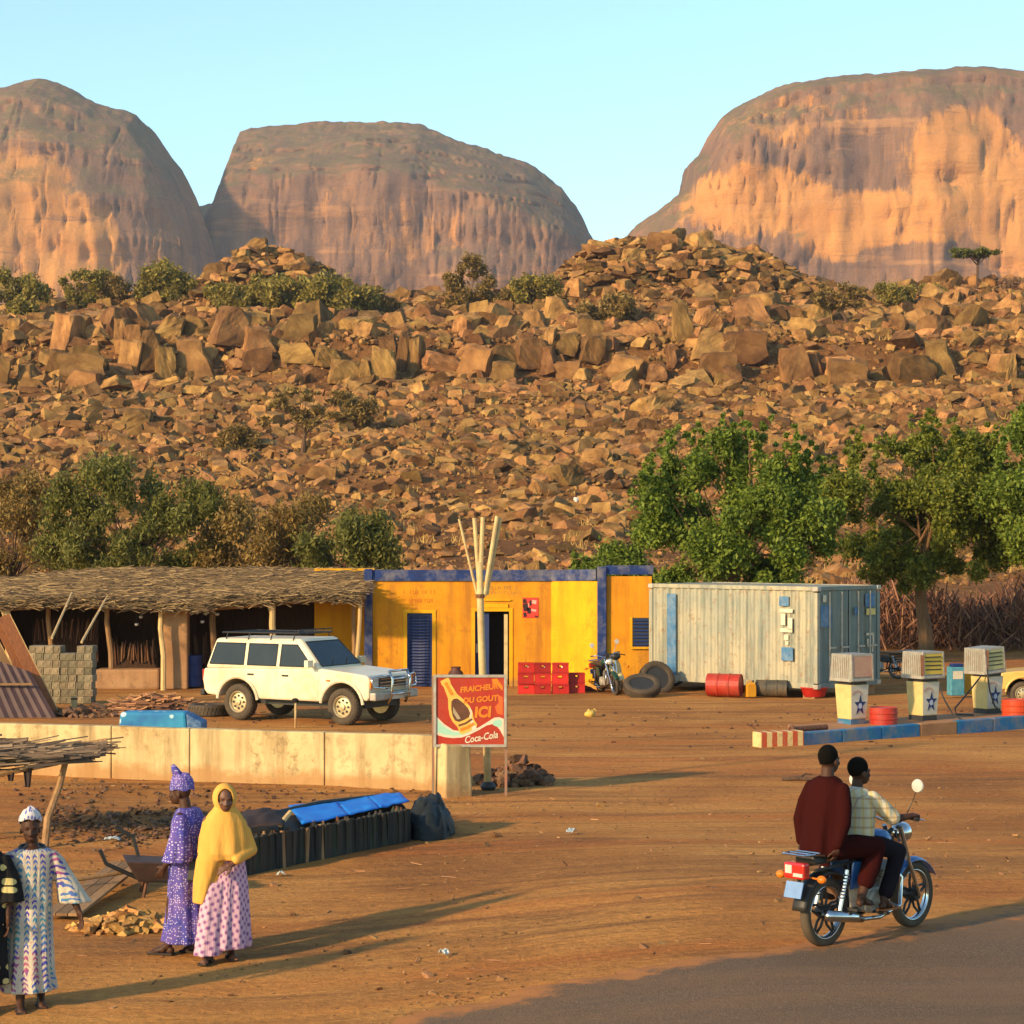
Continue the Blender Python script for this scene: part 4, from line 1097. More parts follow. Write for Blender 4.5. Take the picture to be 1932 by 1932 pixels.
def fuel_pump(px, py, rotz, tint, hose, label, z=0.20, tilt=0.0):
    D = FPX * (EYE - z) / (py - HORIZON); x = (px - 966) * D / FPX
    t = thing('fuel_pump', label, 'fuel pump', (x, D, z), rotz, 'fuel pumps on the island')
    mh = simple('pump_head_metal', (0.30, 0.29, 0.24), (0.22, 0.20, 0.16), 0.5, 8, metal=0.2, dirt=(0.2, 0.12, 0.06), dirt_amt=0.3)
    # local -x face looks left (lit), local -y face looks right
    b = MB(); b.box((0, 0, 0.05), (0.40, 0.40, 0.10)); b.build('plinth', M_KERB if tint == 'pink' else M_BLACKM, t)
    a, c = 0.205, 0.245
    b = MB(); b.hexa([(-a, -a, .10), (a, -a, .10), (a, a, .10), (-a, a, .10), (-c, -c, .80), (c, -c, .80), (c, c, .80), (-c, c, .80)]); cab = b.build('cabinet', M_PUMP, t, bevel=0.015)
    b = MB(); b.hexa([(-a + .01, -a - .004, .12), (a - .01, -a - .004, .12), (a - .01, -a, .12), (-a + .01, -a, .12), (-c + .012, -c - .004, .785), (c - .012, -c - .004, .785), (c - .012, -c, .785), (-c + .012, -c, .785)]); b.build('front_panel', M_PUMPW, cab)
    # blue star emblem with a pale middle, and a faint red swoosh above it
    def fr(u, v): q = (v - .10) / .7; y = -(a + (c - a) * q) - 0.007; return (u, y, v)
    pts = []
    for i in range(10):
        r_ = 0.20 if i % 2 == 0 else 0.078; w = math.pi / 2 + i * math.pi / 5
        pts.append((0.02 + r_ * math.cos(w) * 0.82, 0.38 + r_ * math.sin(w) * 1.15))
    b = MB(); b.prism(pts, lambda u, v, d: (fr(u, v)[0], fr(u, v)[1] - d, v), 0.0, 0.003); b.build('star_emblem', simple('emblem_blue', (0.015, 0.03, 0.12), rough=0.5), cab)
    b = MB(); b.prism([(0.02 + 0.05 * math.cos(w), 0.37 + 0.06 * math.sin(w)) for w in np.linspace(0, 6.28, 10)[:-1]], lambda u, v, d: (fr(u, v)[0], fr(u, v)[1] - d, v), 0.003, 0.005); b.build('emblem_centre', simple('emblem_pale', (0.42, 0.45, 0.55), rough=0.5), cab)
    arc = [(-0.07 + 0.16 * math.cos(w), 0.54 + 0.15 * math.sin(w)) for w in np.linspace(0.4, 2.6, 8)]; arc2 = [(-0.06 + 0.13 * math.cos(w), 0.53 + 0.12 * math.sin(w)) for w in np.linspace(2.6, 0.4, 8)]
    b = MB(); b.prism(arc + arc2, lambda u, v, d: (fr(u, v)[0], fr(u, v)[1] - d, v), 0.0, 0.003); b.build('emblem_swoosh', simple('emblem_rose', (0.50, 0.30, 0.24), rough=0.5), cab)
    # head: metal case with louvred side and display window
    b = MB(); b.box((0, 0, 0.83), (0.42, 0.42, 0.06)); b.build('neck', M_BLACKM, t)
    e, f = 0.315, 0.29
    hd = MB(); hd.hexa([(-e, -e, .86), (e, -e, .86), (e, e, .86), (-e, e, .86), (-f, -f, 1.42), (f, -f, 1.42), (f, f, 1.42), (-f, f, 1.42)]); head = hd.build('head', mh, t, bevel=0.012)
    for i in range(9):
        b = MB(); x_ = -e - 0.002 + 0.022 * 0.5; y_ = -0.22 + i * 0.055; b.box((-0.308, y_, 1.14), (0.018, 0.022, 0.44), (0, R(2.5), 0)); b.build('louvre', M_GALV, head)
    mdisp = {'pink': simple('display_rose', (0.36, 0.17, 0.12), (0.42, 0.25, 0.15), 0.3, 5), 'yellow': simple('display_yellow', (0.50, 0.33, 0.03), (0.55, 0.38, 0.05), 0.4, 5), 'green': simple('display_green', (0.30, 0.30, 0.13), (0.38, 0.34, 0.14), 0.4, 5)}[tint]
    b = MB(); b.box((0, -0.305, 1.17), (0.52, 0.022, 0.42), (R(-2.6), 0, 0)); b.build('display', mdisp, head)
    fm = MB()
    for x_ in (-0.275, 0.275): fm.box((x_, -0.308, 1.15), (0.035, 0.036, 0.54), (R(-2.6), 0, 0))
    for z_ in (0.905, 1.40): fm.box((0, -0.316 + (z_ - .9) * .045, z_), (0.515, 0.034, 0.045), (R(-2.6), 0, 0))
    fm.build('display_frame', M_GALV, head)
    if tint != 'pink':
        for i in range(4):
            b = MB(); b.box((-0.01, -0.322, 1.31 - i * 0.085), (0.44, 0.012, 0.026), (R(-2.6), 0, 0)); b.build('display_bar', simple('display_dark', (0.05, 0.04, 0.02), rough=0.4), head)
    b = MB(); b.box((-0.312, 0.0, 0.9), (0.03, 0.6, 0.06)); b.build('head_trim', M_GALV, head)
    if hose:
        b = MB()
        for path in hose: b = MB(); b.tube(path, 0.018, 7); b.build('hose', M_BLACKM, t, smooth=True)
        b = MB(); b.box((-0.30, -0.30, 1.15), (0.07, 0.07, 0.42), (0, 0, R(45))); b.build('hose_holder', M_RUST, t)
    head.rotation_euler = (0, R(tilt), 0)
    return t
PR = R(33)
fuel_pump(1607, 1365, PR, 'pink', None, 'fuel pump with a rose display, nearest the striped kerb')
fuel_pump(1741, 1358, PR, 'yellow', [[(0.22, -0.2, 0.75), (0.33, -0.3, 0.4), (0.46, -0.42, 0.1), (0.52, -0.6, 0.02), (0.45, -0.85, 0.03)]], 'fuel pump with yellow display bars, middle of the three')
fuel_pump(1862, 1345, PR, 'green', [[(-0.29, -0.29, 1.3), (-0.33, -0.33, 0.9), (-0.26, -0.34, 0.5), (-0.12, -0.34, 0.18), (0.0, -0.45, 0.03), (-0.05, -0.9, 0.02)], [(-0.30, -0.26, 0.95), (-0.62, -0.10, 0.5), (-0.95, 0.0, 0.14), (-1.1, -0.2, 0.03), (-0.9, -0.5, 0.03)]], 'fuel pump with black hoses hanging and tilted head, farthest from the striped kerb', tilt=-4)

def drum(name, label, cat, p, axis_rot, r_, L, m, lie=True, group=None):
    t = thing(name, label, cat, p, axis_rot, group)
    prof = [(0, 0), (r_ * .93, 0), (r_ * .93, 0.012), (r_, 0.0), (r_, L * .3), (r_ * 1.035, L * .32), (r_ * 1.035, L * .35), (r_, L * .37), (r_, L * .64), (r_ * 1.035, L * .66), (r_ * 1.035, L * .69), (r_, L * .71), (r_, L), (r_ * .93, L - .012), (r_ * .93, L - .02), (0, L - .02)]
    b = MB()
    if lie: b.lathe([(a, h - L / 2) for a, h in prof], 28, (0, 0, r_), 'X')
    else: b.lathe(prof, 28)
    b.build('shell', m, t)
    for h in (L * .335, L * .675):
        b = MB(); pr = [(r_ * 1.0, h - .02), (r_ * 1.045, h - .008), (r_ * 1.045, h + .008), (r_ * 1.0, h + .02)]
        if lie: b.lathe([(a, q - L / 2) for a, q in pr], 28, (0, 0, r_), 'X')
        else: b.lathe(pr, 28)
        b.build('rolling_hoop', m, t)
    return t
M_DRUMD = simple('dark_drum_paint', (0.035, 0.035, 0.028), (0.07, 0.06, 0.04), 0.6, 6, dirt=(0.16, 0.10, 0.05), dirt_amt=0.5)
q = gp(1367, 1314, -0.08); drum('oil_drum', 'red oil drum lying on its side against the container', 'drum', q, R(-20), 0.29, 0.86, M_RED)
q = gp(1456, 1314, -0.08); drum('oil_drum', 'black oil drum lying on its side beside the yellow jerrycan', 'drum', q, R(-14), 0.21, 0.80, M_DRUMD)
q = gp(1416, 1315, -0.08)
def jerrycan(p, rz, label, m):
    t = thing('jerrycan', label, 'jerrycan', p, rz)
    b = MB(); b.hexa([(-.13, -.09, 0), (.13, -.09, 0), (.13, .09, 0), (-.13, .09, 0), (-.13, -.09, .30), (.13, -.09, .30), (.13, .09, .30), (-.13, .09, .30)]); b.hexa([(-.125, -.085, .30), (.125, -.085, .30), (.125, .085, .30), (-.125, .085, .30), (-.04, -.05, .37), (.10, -.05, .37), (.10, .05, .37), (-.04, .05, .37)]); b.build('body', m, t, bevel=0.02)
    b = MB(); b.tube([(-.11, 0, .30), (-.10, 0, .39), (-.02, 0, .42), (.05, 0, .37)], .016, 7); b.build('handle', m, t)
    b = MB(); b.lathe([(.03, .36), (.03, .42), (0, .42)], 10, (.07, 0, 0)); b.build('cap', M_BLACKM, t)
jerrycan(q, R(15), 'yellow jerrycan between the red drum and the black drum', simple('yellow_plastic', (0.56, 0.27, 0.01), (0.48, 0.2, 0.01), 0.45, 5))
def basin(px, py, z, r_, h, label, m, group=None):
    p = gp(px, py, z); t = thing('basin', label, 'basin', p, 0, group)
    b = MB(); b.lathe([(0, 0), (r_ * .8, 0), (r_ * .97, h * .9), (r_ * 1.05, h), (r_ * 1.05, h + .015), (r_ * .95, h), (r_ * .78, .03), (0, .03)], 26); b.build('bowl', m, t, smooth=False)
    b = MB(); b.lathe([(r_ * 1.02, h - .01), (r_ * 1.08, h), (r_ * 1.08, h + .02), (r_ * 1.0, h + .022)], 26); b.build('rim', m, t)
basin(1536, 1314, -0.06, 0.34, 0.22, 'shallow red basin on the ground by the container corner', M_PLRED)
q = gp(1667, 1366, 0.20); drum('cut_drum', 'short red drum standing between two fuel pumps', 'drum', q, 0.4, 0.28, 0.34, M_RED, lie=False)
q = gp(1918, 1352, 0.20); drum('cut_drum', 'orange-red drum standing beyond the last fuel pump', 'drum', q, 0.2, 0.30, 0.36, simple('orange_red_paint', (0.50, 0.055, 0.012), (0.38, 0.04, 0.01), 0.4, 5), lie=False)
q = gp(1545, 1382, 0.2)
t = thing('rusty_pipe', 'rusty red pipe lying along the pump island', 'pipe', q, IROT); b = MB(); b.tube([(-0.5, 0.25, 0.06), (0.45, 0.25, 0.06)], 0.06, 12); b.build('tube', M_RUST, t); b = MB(); b.lathe([(0.08, -0.04), (0.08, 0.02), (0.05, 0.02)], 12, (-0.46, 0.25, 0.06), 'X'); b.build('flange', M_RUST, t)
# blue metal stand and yellow box behind the pumps
q = gp(1803, 1312, 0.0)
t = thing('blue_cabinet', 'narrow blue metal cabinet standing between the middle and last fuel pumps', 'cabinet', q, R(10))
b = MB(); b.box((0, 0, 0.36), (0.36, 0.3, 0.72)); b.build('case', simple('cabinet_blue', (0.03, 0.17, 0.25), (0.10, 0.26, 0.30), 0.5, 6), t, bevel=0.02); b = MB(); b.box((0, -0.153, 0.52), (0.26, 0.012, 0.2)); b.build('label_plate', M_PUMPW, t); b = MB(); b.box((0.02, 0, 0.76), (0.3, 0.22, 0.08)); b.build('lid', M_BLUED, t, bevel=0.02)
q = gp(1829, 1309, 0.0)
t = thing('yellow_box', 'yellow metal box behind the last fuel pump', 'box', q, R(8)); b = MB(); b.box((0, 0, 0.32), (0.36, 0.3, 0.64)); b.build('case', simple('box_yellow', (0.60, 0.30, 0.02), (0.5, 0.24, 0.02), 0.5, 4), t, bevel=0.02); b = MB(); b.box((0, 0, 0.655), (0.40, 0.34, 0.03)); b.build('lid', M_PUMP, t)

# ---- crates of drinks, stacked by the side wall
def crate_mesh():
    b = MB(); w, d, h, th = 0.42, 0.32, 0.27, 0.02
    b.box((0, 0, 0.012), (w, d, 0.024))
    def wall(c, size, along):          # wall with a hand hole: bottom band, top band, two sides
        x, y = c; L = size
        def pc(a0, a1, z0, z1):
            if along == 'x': b.box((x + (a0 + a1) / 2, y, (z0 + z1) / 2), (a1 - a0, th, z1 - z0))
            else: b.box((x, y + (a0 + a1) / 2, (z0 + z1) / 2), (th, a1 - a0, z1 - z0))
        g = 0.055
        pc(-L / 2, L / 2, 0.024, 0.155); pc(-L / 2, L / 2, 0.215, h); pc(-L / 2, -g, 0.155, 0.215); pc(g, L / 2, 0.155, 0.215)
    wall((0, -d / 2 + th / 2), w, 'x'); wall((0, d / 2 - th / 2), w, 'x'); wall((-w / 2 + th / 2, 0), d - 2 * th, 'y'); wall((w / 2 - th / 2, 0), d - 2 * th, 'y')
    for z in (0.04, 0.25): b.box((0, -d / 2 - 0.004, z), (w + 0.012, 0.012, 0.022)); b.box((w / 2 + .004, 0, z), (0.012, d, 0.022)); b.box((-w / 2 - .004, 0, z), (0.012, d, 0.022))
    me = b.mesh('crate_shell'); me.materials.append(M_PLRED); return me
CM = crate_mesh()
bm_ = MB()
for i in range(4):
    for j in range(3): bm_.lathe([(.03, .03), (.03, .15), (.012, .21), (.012, .24), (0, .24)], 8, (-.15 + i * .1, -.095 + j * .095, 0))
BOTM = bm_.mesh('bottles'); BOTM.materials.append(simple('dark_glass', (0.02, 0.012, 0.006), rough=0.15, spec=0.6))
base = gp(1037, 1309, -0.12)
lev = ['on the ground', 'in the middle row', 'in the top row']
for row, n, x0 in ((0, 4, -0.62), (1, 4, -0.62), (2, 3, -0.62)):
    for i in range(n):
        rr = random.Random(row * 10 + i)
        x = x0 + i * 0.445 + rr.uniform(-.012, .012); y = i * -0.02 + (0.05 if i == 0 and row != 1 else 0) + (0.25 if i == 3 else 0)
        pos = ['leftmost', 'second', 'third', 'rightmost'][i] if n == 4 else ['leftmost', 'middle', 'rightmost'][i]
        o = thing('drinks_crate', 'red plastic drinks crate, %s %s of the stack by the wall' % (pos, lev[row]), 'crate', (base.x + x, base.y + y, -0.13 + row * 0.275), rr.uniform(-.06, .06), 'red drinks crates')
        c = obj('crate_shell', CM, o)
        if row == n - 2 or row == 2 or i == 3: c2 = obj('bottles', BOTM, o); c2['kind'] = 'stuff'
t = thing('cloth_sack', 'dark red empty sack lying flat beside the red crates', 'sack', gp(1105, 1304, -0.12), 0.2)
b = MB(); b.grid(lambda u, v: ((u - .5) * 0.55, (v - .5) * 0.3, 0.02 + 0.11 * math.sin(u * math.pi) * math.sin(v * math.pi) * (1 + .5 * fbm(u * 4, v * 4, 0, 3))), 16, 10); b.build('cloth', simple('sack_cloth', (0.10, 0.02, 0.015), rough=0.9), t, smooth=True, solid=0.01)

# ---- tyres
def tyre_mesh(Rr, rr, w, tread=36, seg=14):
    b = MB(); prof = []
    ri = Rr - rr
    hw = w / 2
    prof = [(ri, -hw * .75), (ri + rr * .25, -hw * .98), (ri + rr * .6, -hw), (Rr - .012, -hw * .82), (Rr, -hw * .6), (Rr, hw * .6), (Rr - .012, hw * .82), (ri + rr * .6, hw), (ri + rr * .25, hw * .98), (ri, hw * .75), (ri + .012, 0)]
    b.lathe(prof, 48, closed=True)
    for i in range(tread):
        w_ = 2 * math.pi * i / tread
        for s_ in (-1, 1): b.box((Rr * math.cos(w_ + s_ * .03), Rr * math.sin(w_ + s_ * .03), s_ * hw * .36), (0.02, 2 * math.pi * Rr / tread * .6, hw * .55), (0, 0, w_))
    me = b.mesh('tyre_body'); me.materials.append(M_TYRE); return me
TM = tyre_mesh(0.47, 0.17, 0.26)
q = gp(1212, 1316, -0.1)
t = thing('old_tyre', 'large worn lorry tyre lying tilted in front of the parked scooter', 'tyre', q + Vector((0, 0.15, 0.27))); t.rotation_euler = (R(28), 0, 0); o = obj('tyre_body', TM, t); b = MB(); b.lathe([(.30, -.09), (.315, 0), (.30, .09)], 32); b.build('inner_liner', M_BLACKM, t)
q = gp(1234, 1310, -0.12)
t = thing('old_tyre', 'second lorry tyre standing behind the tilted one against the container', 'tyre', q + Vector((0.1, 0.55, 0.36))); t.rotation_euler = (R(68), 0, R(15)); o = obj('tyre_body', TM, t); b = MB(); b.lathe([(.30, -.09), (.315, 0), (.30, .09)], 32); b.build('inner_liner', M_BLACKM, t)
q = gp(392, 1352)
t = thing('old_tyre', 'grey-green dusty tyre lying flat behind the white car', 'tyre', q + Vector((0, 0.3, 0.13))); o = obj('tyre_body', TM, t); b = MB(); b.lathe([(.30, -.09), (.315, 0), (.30, .09)], 32); b.build('inner_liner', M_BLACKM, t)

# ---- stack of concrete blocks
mblk = [simple('concrete_block_%d' % i, c, tuple(x * .72 for x in c), 0.9, 9, 0.5, vary=0.25) for i, c in enumerate(((0.22, 0.18, 0.11), (0.26, 0.20, 0.12), (0.19, 0.16, 0.10)))]
q = gp(118, 1326)
t = thing('block_stack', 'stacked grey concrete blocks under the front of the thatched shelter', 'block stack', q, R(-4))
mes = []
for m in mblk:
    b = MB(); b.box((0, 0, 0), (0.182, 0.40, 0.165)); b.box((0.0, -0.205, 0.0), (0.10, 0.012, 0.09)); me = b.mesh('block'); me.materials.append(m); mes.append(me)
r = random.Random(4)
for row in range(8):
    for c in range(8):
        if row == 7 and c in (4, 5): continue
        o = obj('block', mes[r.randrange(3)], t); o.location = (-0.70 + c * 0.195 + (0.03 if row % 2 else 0) + r.uniform(-.005, .005), r.uniform(-.02, .02), 0.085 + row * 0.172); o.rotation_euler = (0, 0, r.uniform(-.04, .04))
# sticks leaning up out of the stack to the eave
for i, (a, c, lab) in enumerate((((148, 1200), (198, 1118), 'pale stick leaning from the concrete blocks to the thatch edge, left one'), ((208 - 4, 1208), (264, 1126), 'pale stick leaning from the concrete blocks to the thatch edge, right one'))):
    A, B = dp(a[0] - 50, a[1], 51.3), dp(c[0] - 62, c[1], 55.8)
    t = thing('leaning_stick', lab, 'stick', A); b = MB(); b.tube([(0, 0, -0.05), (B - A) * 0.5 + Vector((.02, 0, .02)), B - A], [.032, .03, .022], 7); b.build('shaft', M_WOODL, t)
    b = MB(); b.tube([(B - A) * 0.62, (B - A) * 0.62 + Vector((.07, 0, .07))], [.016, .01], 6); b.build('twig_stub', M_WOODL, t)

# ---- boards leaning at the left
labs = ['widest red-brown board, rightmost of the leaning boards', 'thin dark board behind the red-brown one', 'pale-edged plank in the middle of the leaning boards', 'dark plank near the left picture edge', 'grey board leaning at the far left edge']
for i, (xt, yt, xb, yb, D, w, m) in enumerate(((14, 1165, 100, 1348, 46.8, .26, M_PLANK), (-2, 1170, 78, 1350, 47.0, .16, M_PLANK), (-22, 1180, 62, 1350, 47.2, .20, M_WOOD), (-46, 1190, 40, 1352, 47.3, .18, M_PLANK), (-75, 1195, 15, 1352, 47.5, .22, M_WOOD))):
    A, B = dp(xb, yb, D), dp(xt, yt, D + 0.6)
    A.z = max(A.z, 0.0)
    t = thing('leaning_board', labs[i], 'board', A, 0, 'boards leaning by the shelter')
    d = B - A; ang = math.atan2(d.x, d.z); Lb = d.length
    rot = Matrix.Rotation(ang, 3, 'Y') @ Matrix.Rotation(R(-8), 3, 'X') @ Matrix.Rotation(R(28), 3, 'Z')
    b = MB(); b.box(rot @ Vector((0, 0, Lb / 2)), (w, 0.035, Lb), rot); b.build('board', m, t)
    b = MB(); b.box(rot @ Vector((w / 2 + .008, 0, Lb / 2)), (0.016, 0.05, Lb * 0.99), rot); b.build('edge_strip', M_WOODL if i in (0, 2) else M_RUST, t)
A = dp(10, 1360, 46.3); A.z = 0
t = thing('metal_sheet', 'dark purple-brown metal sheet standing below the leaning boards at the left edge', 'metal sheet', A, R(6))
ms_ = simple('purple_brown_sheet', (0.085, 0.045, 0.042), (0.05, 0.028, 0.028), 0.6, 3)
b = MB()
b.add([(-1.6 + 0.1 * i, 0.03 * (i % 2), 0) for i in range(28)] + [(-1.6 + 0.1 * i - (0.62 if True else 0), 0.35 + 0.03 * (i % 2), 1.5 - (0.0 if i < 14 else (i - 13) * .035)) for i in range(28)], [(i, i + 1, 29 + i, 28 + i) for i in range(27)]); b.build('sheet', ms_, t, solid=0.008)
b = MB(); b.box((-0.6, 0.12, 0.75), (2.3, 0.03, 0.05)); b.build('batten', M_WOOD, t)

# ---- loose heaps
def heap(name, label, cat, c, rx, ry, h, n, size, m, seed, stuff=True):
    r = random.Random(seed); t = thing(name, label, cat, c)
    tm = rock_arrays(8, npts=12, blocky=.6, flat=.75)
    big, small = [], []
    for i in range(n):
        a = r.uniform(0, 6.28); d = r.random() ** .6
        x, y = rx * d * math.cos(a), ry * d * math.sin(a); z = h * (1 - d) * r.uniform(.5, 1)
        s = r.uniform(*size) * (1.1 - .3 * d)
        (big if s > size[0] + (size[1] - size[0]) * .5 else small).append((x, y, z + s * .35, s * r.uniform(.8, 1.3), s, s * r.uniform(.6, 1), r.uniform(-.6, .6), r.uniform(-.6, .6), r.uniform(0, 6.3)))
    for p_ in big:
        V, F = scatter([p_], [tm[r.randrange(8)]]); np_mesh('stone', V, F, m, t)
    if small:
        V, F = scatter(small, tm); o = np_mesh('small_stones', V, F, m, t); o['kind'] = 'stuff'
    return t
M_STONE_D = m_rock('dark_heap_stone', [(0.07, 0.04, 0.025), (0.15, 0.08, 0.045), (0.22, 0.12, 0.06)], 6, 0.6)
M_STONE_Y = m_rock('ochre_stone', [(0.30, 0.14, 0.04), (0.42, 0.21, 0.06), (0.52, 0.32, 0.12)], 7, 0.5)
heap('stone_heap', 'heap of dark rubble behind the red sign', 'stone heap', gp(975, 1478), 0.62, 0.5, 0.40, 120, (.04, .12), M_STONE_D, 1)
heap('stone_heap', 'heap of ochre stones in front of the wheelbarrow beside the woman in blue', 'stone heap', gp(238, 1752), 0.58, 0.42, 0.16, 170, (.025, .085), M_STONE_Y, 2)
heap('rubble_heap', 'scattered brown rubble at the foot of the leaning boards', 'rubble', gp(140, 1352), 1.0, 0.4, 0.12, 60, (.04, .13), M_STONE_D, 3)
def sticks_heap():
    c = gp(290, 1345); t = thing('brushwood_heap', 'heap of reddish brushwood and scraps behind the low wall', 'brushwood', c)
    def f(r):
        a = r.gauss(0, .75); b_ = r.gauss(0, .35); z = max(0.02, 0.42 * math.exp(-(a * a) * .9 - b_ * b_) * r.random())
        return Vector((a, b_, z)), Vector((1, r.gauss(0, .7), r.gauss(0, .25)))
    m, nt, b = new_mat('brushwood_stick'); k = NB(nt); k.link(k.ramp(k.rnd_island(), [(0, (0.10, 0.04, 0.02)), (.5, (0.26, 0.11, 0.045)), (1, (0.42, 0.22, 0.09))]), b.inputs['Base Color']); b.inputs['Roughness'].default_value = .9
    straws(420, f, (.3, .9), (.012, .03), 4, m, 'sticks', t)
    V, F = scatter([(rng.gauss(0, .5), rng.gauss(0, .25), .1, .12, .12, .08, 0, 0, rng.uniform(0, 6)) for _ in range(40)], rock_arrays(6)); o = np_mesh('scraps', V, F, M_STONE_D, t); o['kind'] = 'stuff'
sticks_heap()
for i, (px, py, lab) in enumerate(((140, 1318, 'short upright log post by the concrete blocks'),)):
    q = gp(px, 1345); t = thing('log_post', lab, 'log', q); b = MB(); b.lathe([(0, 0), (.075, 0), (.07, .36), (0, .37)], 10); b.build('trunk', M_WOODL, t); b = MB(); b.lathe([(.078, .30), (.082, .32), (.078, .34)], 10); b.build('band', M_RUST, t)
q = gp(337, 1312)
drum('barrel', 'dark blue upright barrel in the shade under the thatch left of the white car', 'barrel', q + Vector((-.35, 4.6, -.1)), 0, 0.27, 0.85, M_BLUED, lie=False)
# blue spotted mattress folded behind the wall
def mattress():
    p = gp(305, 1378, 0.86); A = Vector(((305 - 966) * 36.6 / FPX, 36.6, 0.55))
    m, nt, b = new_mat('blue_spotted_cloth'); k = NB(nt); v = k.coord('Object')
    vo = k.n('ShaderNodeTexVoronoi'); vo.inputs['Scale'].default_value = 5.0; k.link(v, vo.inputs['Vector'])
    sp = k.mask(vo.outputs['Distance'], 0.30, 0.22)
    col = k.ramp(k.noise(v, 2, 4), [(.35, (0.015, 0.12, 0.30)), (.65, (0.03, 0.27, 0.42))])
    col = k.mix(sp, col, (0.45, 0.62, 0.60)); k.link(col, b.inputs['Base Color']); b.inputs['Roughness'].default_value = .8
    t = thing('spotted_mattress', 'blue mattress with white spots folded on the ground behind the low wall', 'mattress', A, R(-3))
    mb = MB(); mb.hexa([(-.72, -.22, 0), (.5, -.22, 0), (.5, .3, 0), (-.72, .3, 0), (-.68, -.2, .42), (.45, -.2, .42), (.45, .28, .42), (-.68, .28, .42)]); mb.build('folded_part', m, t, bevel=.05)
    mb = MB(); mb.hexa([(.5, -.22, 0), (.74, -.22, 0), (.74, .3, 0), (.5, .3, 0), (.46, -.2, .40), (.74, -.2, .25), (.74, .28, .25), (.46, .28, .40)]); mb.build('trailing_end', simple('dark_blue_cloth', (0.02, 0.06, 0.17), (0.12, 0.2, 0.3), .8, 14), t, bevel=.03)
    mb = MB(); mb.box((0, .05, -.3), (1.3, .4, .58)); mb.build('support_bench', M_WOOD, t)
mattress()
q = gp(557, 1372)
t = thing('marker_post', 'thin pale marker post with a dark cap in front of the white car', 'post', q); b = MB(); b.tube([(0, 0, -.1), (.01, 0, .52)], .022, 8); b.build('stem', M_CREAM, t); b = MB(); b.lathe([(0, .52), (.07, .52), (.08, .56), (.05, .60), (0, .61)], 12); b.build('cap', M_DARK, t)
q = gp(1113, 1352)
t = thing('yellow_bag', 'small crumpled yellow plastic bag lying alone on the open dirt yard', 'bag', q); b = MB(); b.ell((0, 0, .06), (.12, .1, .09), None, 12, 8); o = b.build('film', simple('yellow_film', (0.62, 0.42, 0.08), rough=.5), t, smooth=True)
for v_ in o.data.vertices: v_.co *= 1 + .35 * fbm(v_.co.x * 14, v_.co.y * 14, v_.co.z * 14, 3)
b = MB(); b.tube([(.05, 0, .12), (.1, .02, .17), (.14, 0, .13)], .012, 6); b.build('knot', MATS['yellow_film'], t)
# ================================================================== TREES AND SHRUBS
def m_leaf(name, cols, trans=0.35):
    m, nt, b = new_mat(name); k = NB(nt)
    col = k.ramp(k.rnd_island(), [(0, cols[0]), (0.5, cols[1]), (1, cols[2])])
    k.link(col, b.inputs['Base Color']); b.inputs['Roughness'].default_value = 0.6; b.inputs['Specular IOR Level'].default_value = 0.25
    tr = k.n('ShaderNodeBsdfTranslucent'); k.link(col, tr.inputs[0])
    mx = k.n('ShaderNodeMixShader'); mx.inputs[0].default_value = trans
    k.link(b.outputs[0], mx.inputs[1]); k.link(tr.outputs[0], mx.inputs[2])
    out = [n for n in nt.nodes if n.type == 'OUTPUT_MATERIAL'][0]; k.link(mx.outputs[0], out.inputs[0])
    return m
L_NEEM = m_leaf('neem_leaf', [(0.050, 0.080, 0.010), (0.125, 0.175, 0.018), (0.21, 0.26, 0.032)])
L_NEEM2 = m_leaf('neem_leaf_yellowed', [(0.060, 0.080, 0.010), (0.135, 0.16, 0.017), (0.23, 0.23, 0.030)])
L_ACA = m_leaf('acacia_leaf', [(0.060, 0.064, 0.013), (0.125, 0.125, 0.023), (0.20, 0.185, 0.04)])
L_DRY = m_leaf('dry_leaf', [(0.10, 0.062, 0.018), (0.21, 0.135, 0.034), (0.33, 0.21, 0.055)])
L_OLIVE = m_leaf('olive_scrub_leaf', [(0.11, 0.09, 0.018), (0.24, 0.19, 0.036), (0.36, 0.27, 0.055)])
M_BARK = simple('bark', (0.22, 0.12, 0.055), (0.11, 0.06, 0.028), 0.9, 5, 0.8, 20, stretch=(4, 4, 0.7))
M_BARKD = simple('dark_bark', (0.12, 0.065, 0.035), (0.06, 0.033, 0.02), 0.9, 5, 0.8, 20, stretch=(4, 4, 0.7))
def leaf_cloud(centres, radii, per, size, seed, droop=0.0, flat=1.0, long=1.8):
    g = np.random.default_rng(seed)
    ra = np.array(radii); cnt = np.maximum(6, (per * (ra / ra.mean()) ** 1.8)).astype(int)
    C = np.repeat(np.array(centres), cnt, 0); Rd = np.repeat(ra, cnt)
    n = len(C)
    d = g.normal(size=(n, 3)); d /= np.linalg.norm(d, axis=1)[:, None]
    rr = g.random(n) ** 0.6
    P = C + g.normal(size=(n, 3)) * (Rd * 0.38)[:, None] * np.array((1, 1, flat))
    a = g.normal(size=(n, 3)); a[:, 2] -= droop; a += d * 0.6; a /= np.linalg.norm(a, axis=1)[:, None]
    t = g.normal(size=(n, 3)); bvec = np.cross(a, t); bvec /= np.linalg.norm(bvec, axis=1)[:, None]
    s = size * (0.6 + 0.8 * g.random(n))[:, None]
    A = a * s * long * 0.5; B = bvec * s * 0.5
    V = np.stack([P - A, P + B * 0.9, P + A, P - B * 0.9], 1).reshape(-1, 3)
    F = np.arange(n * 4).reshape(n, 4)
    return V, F
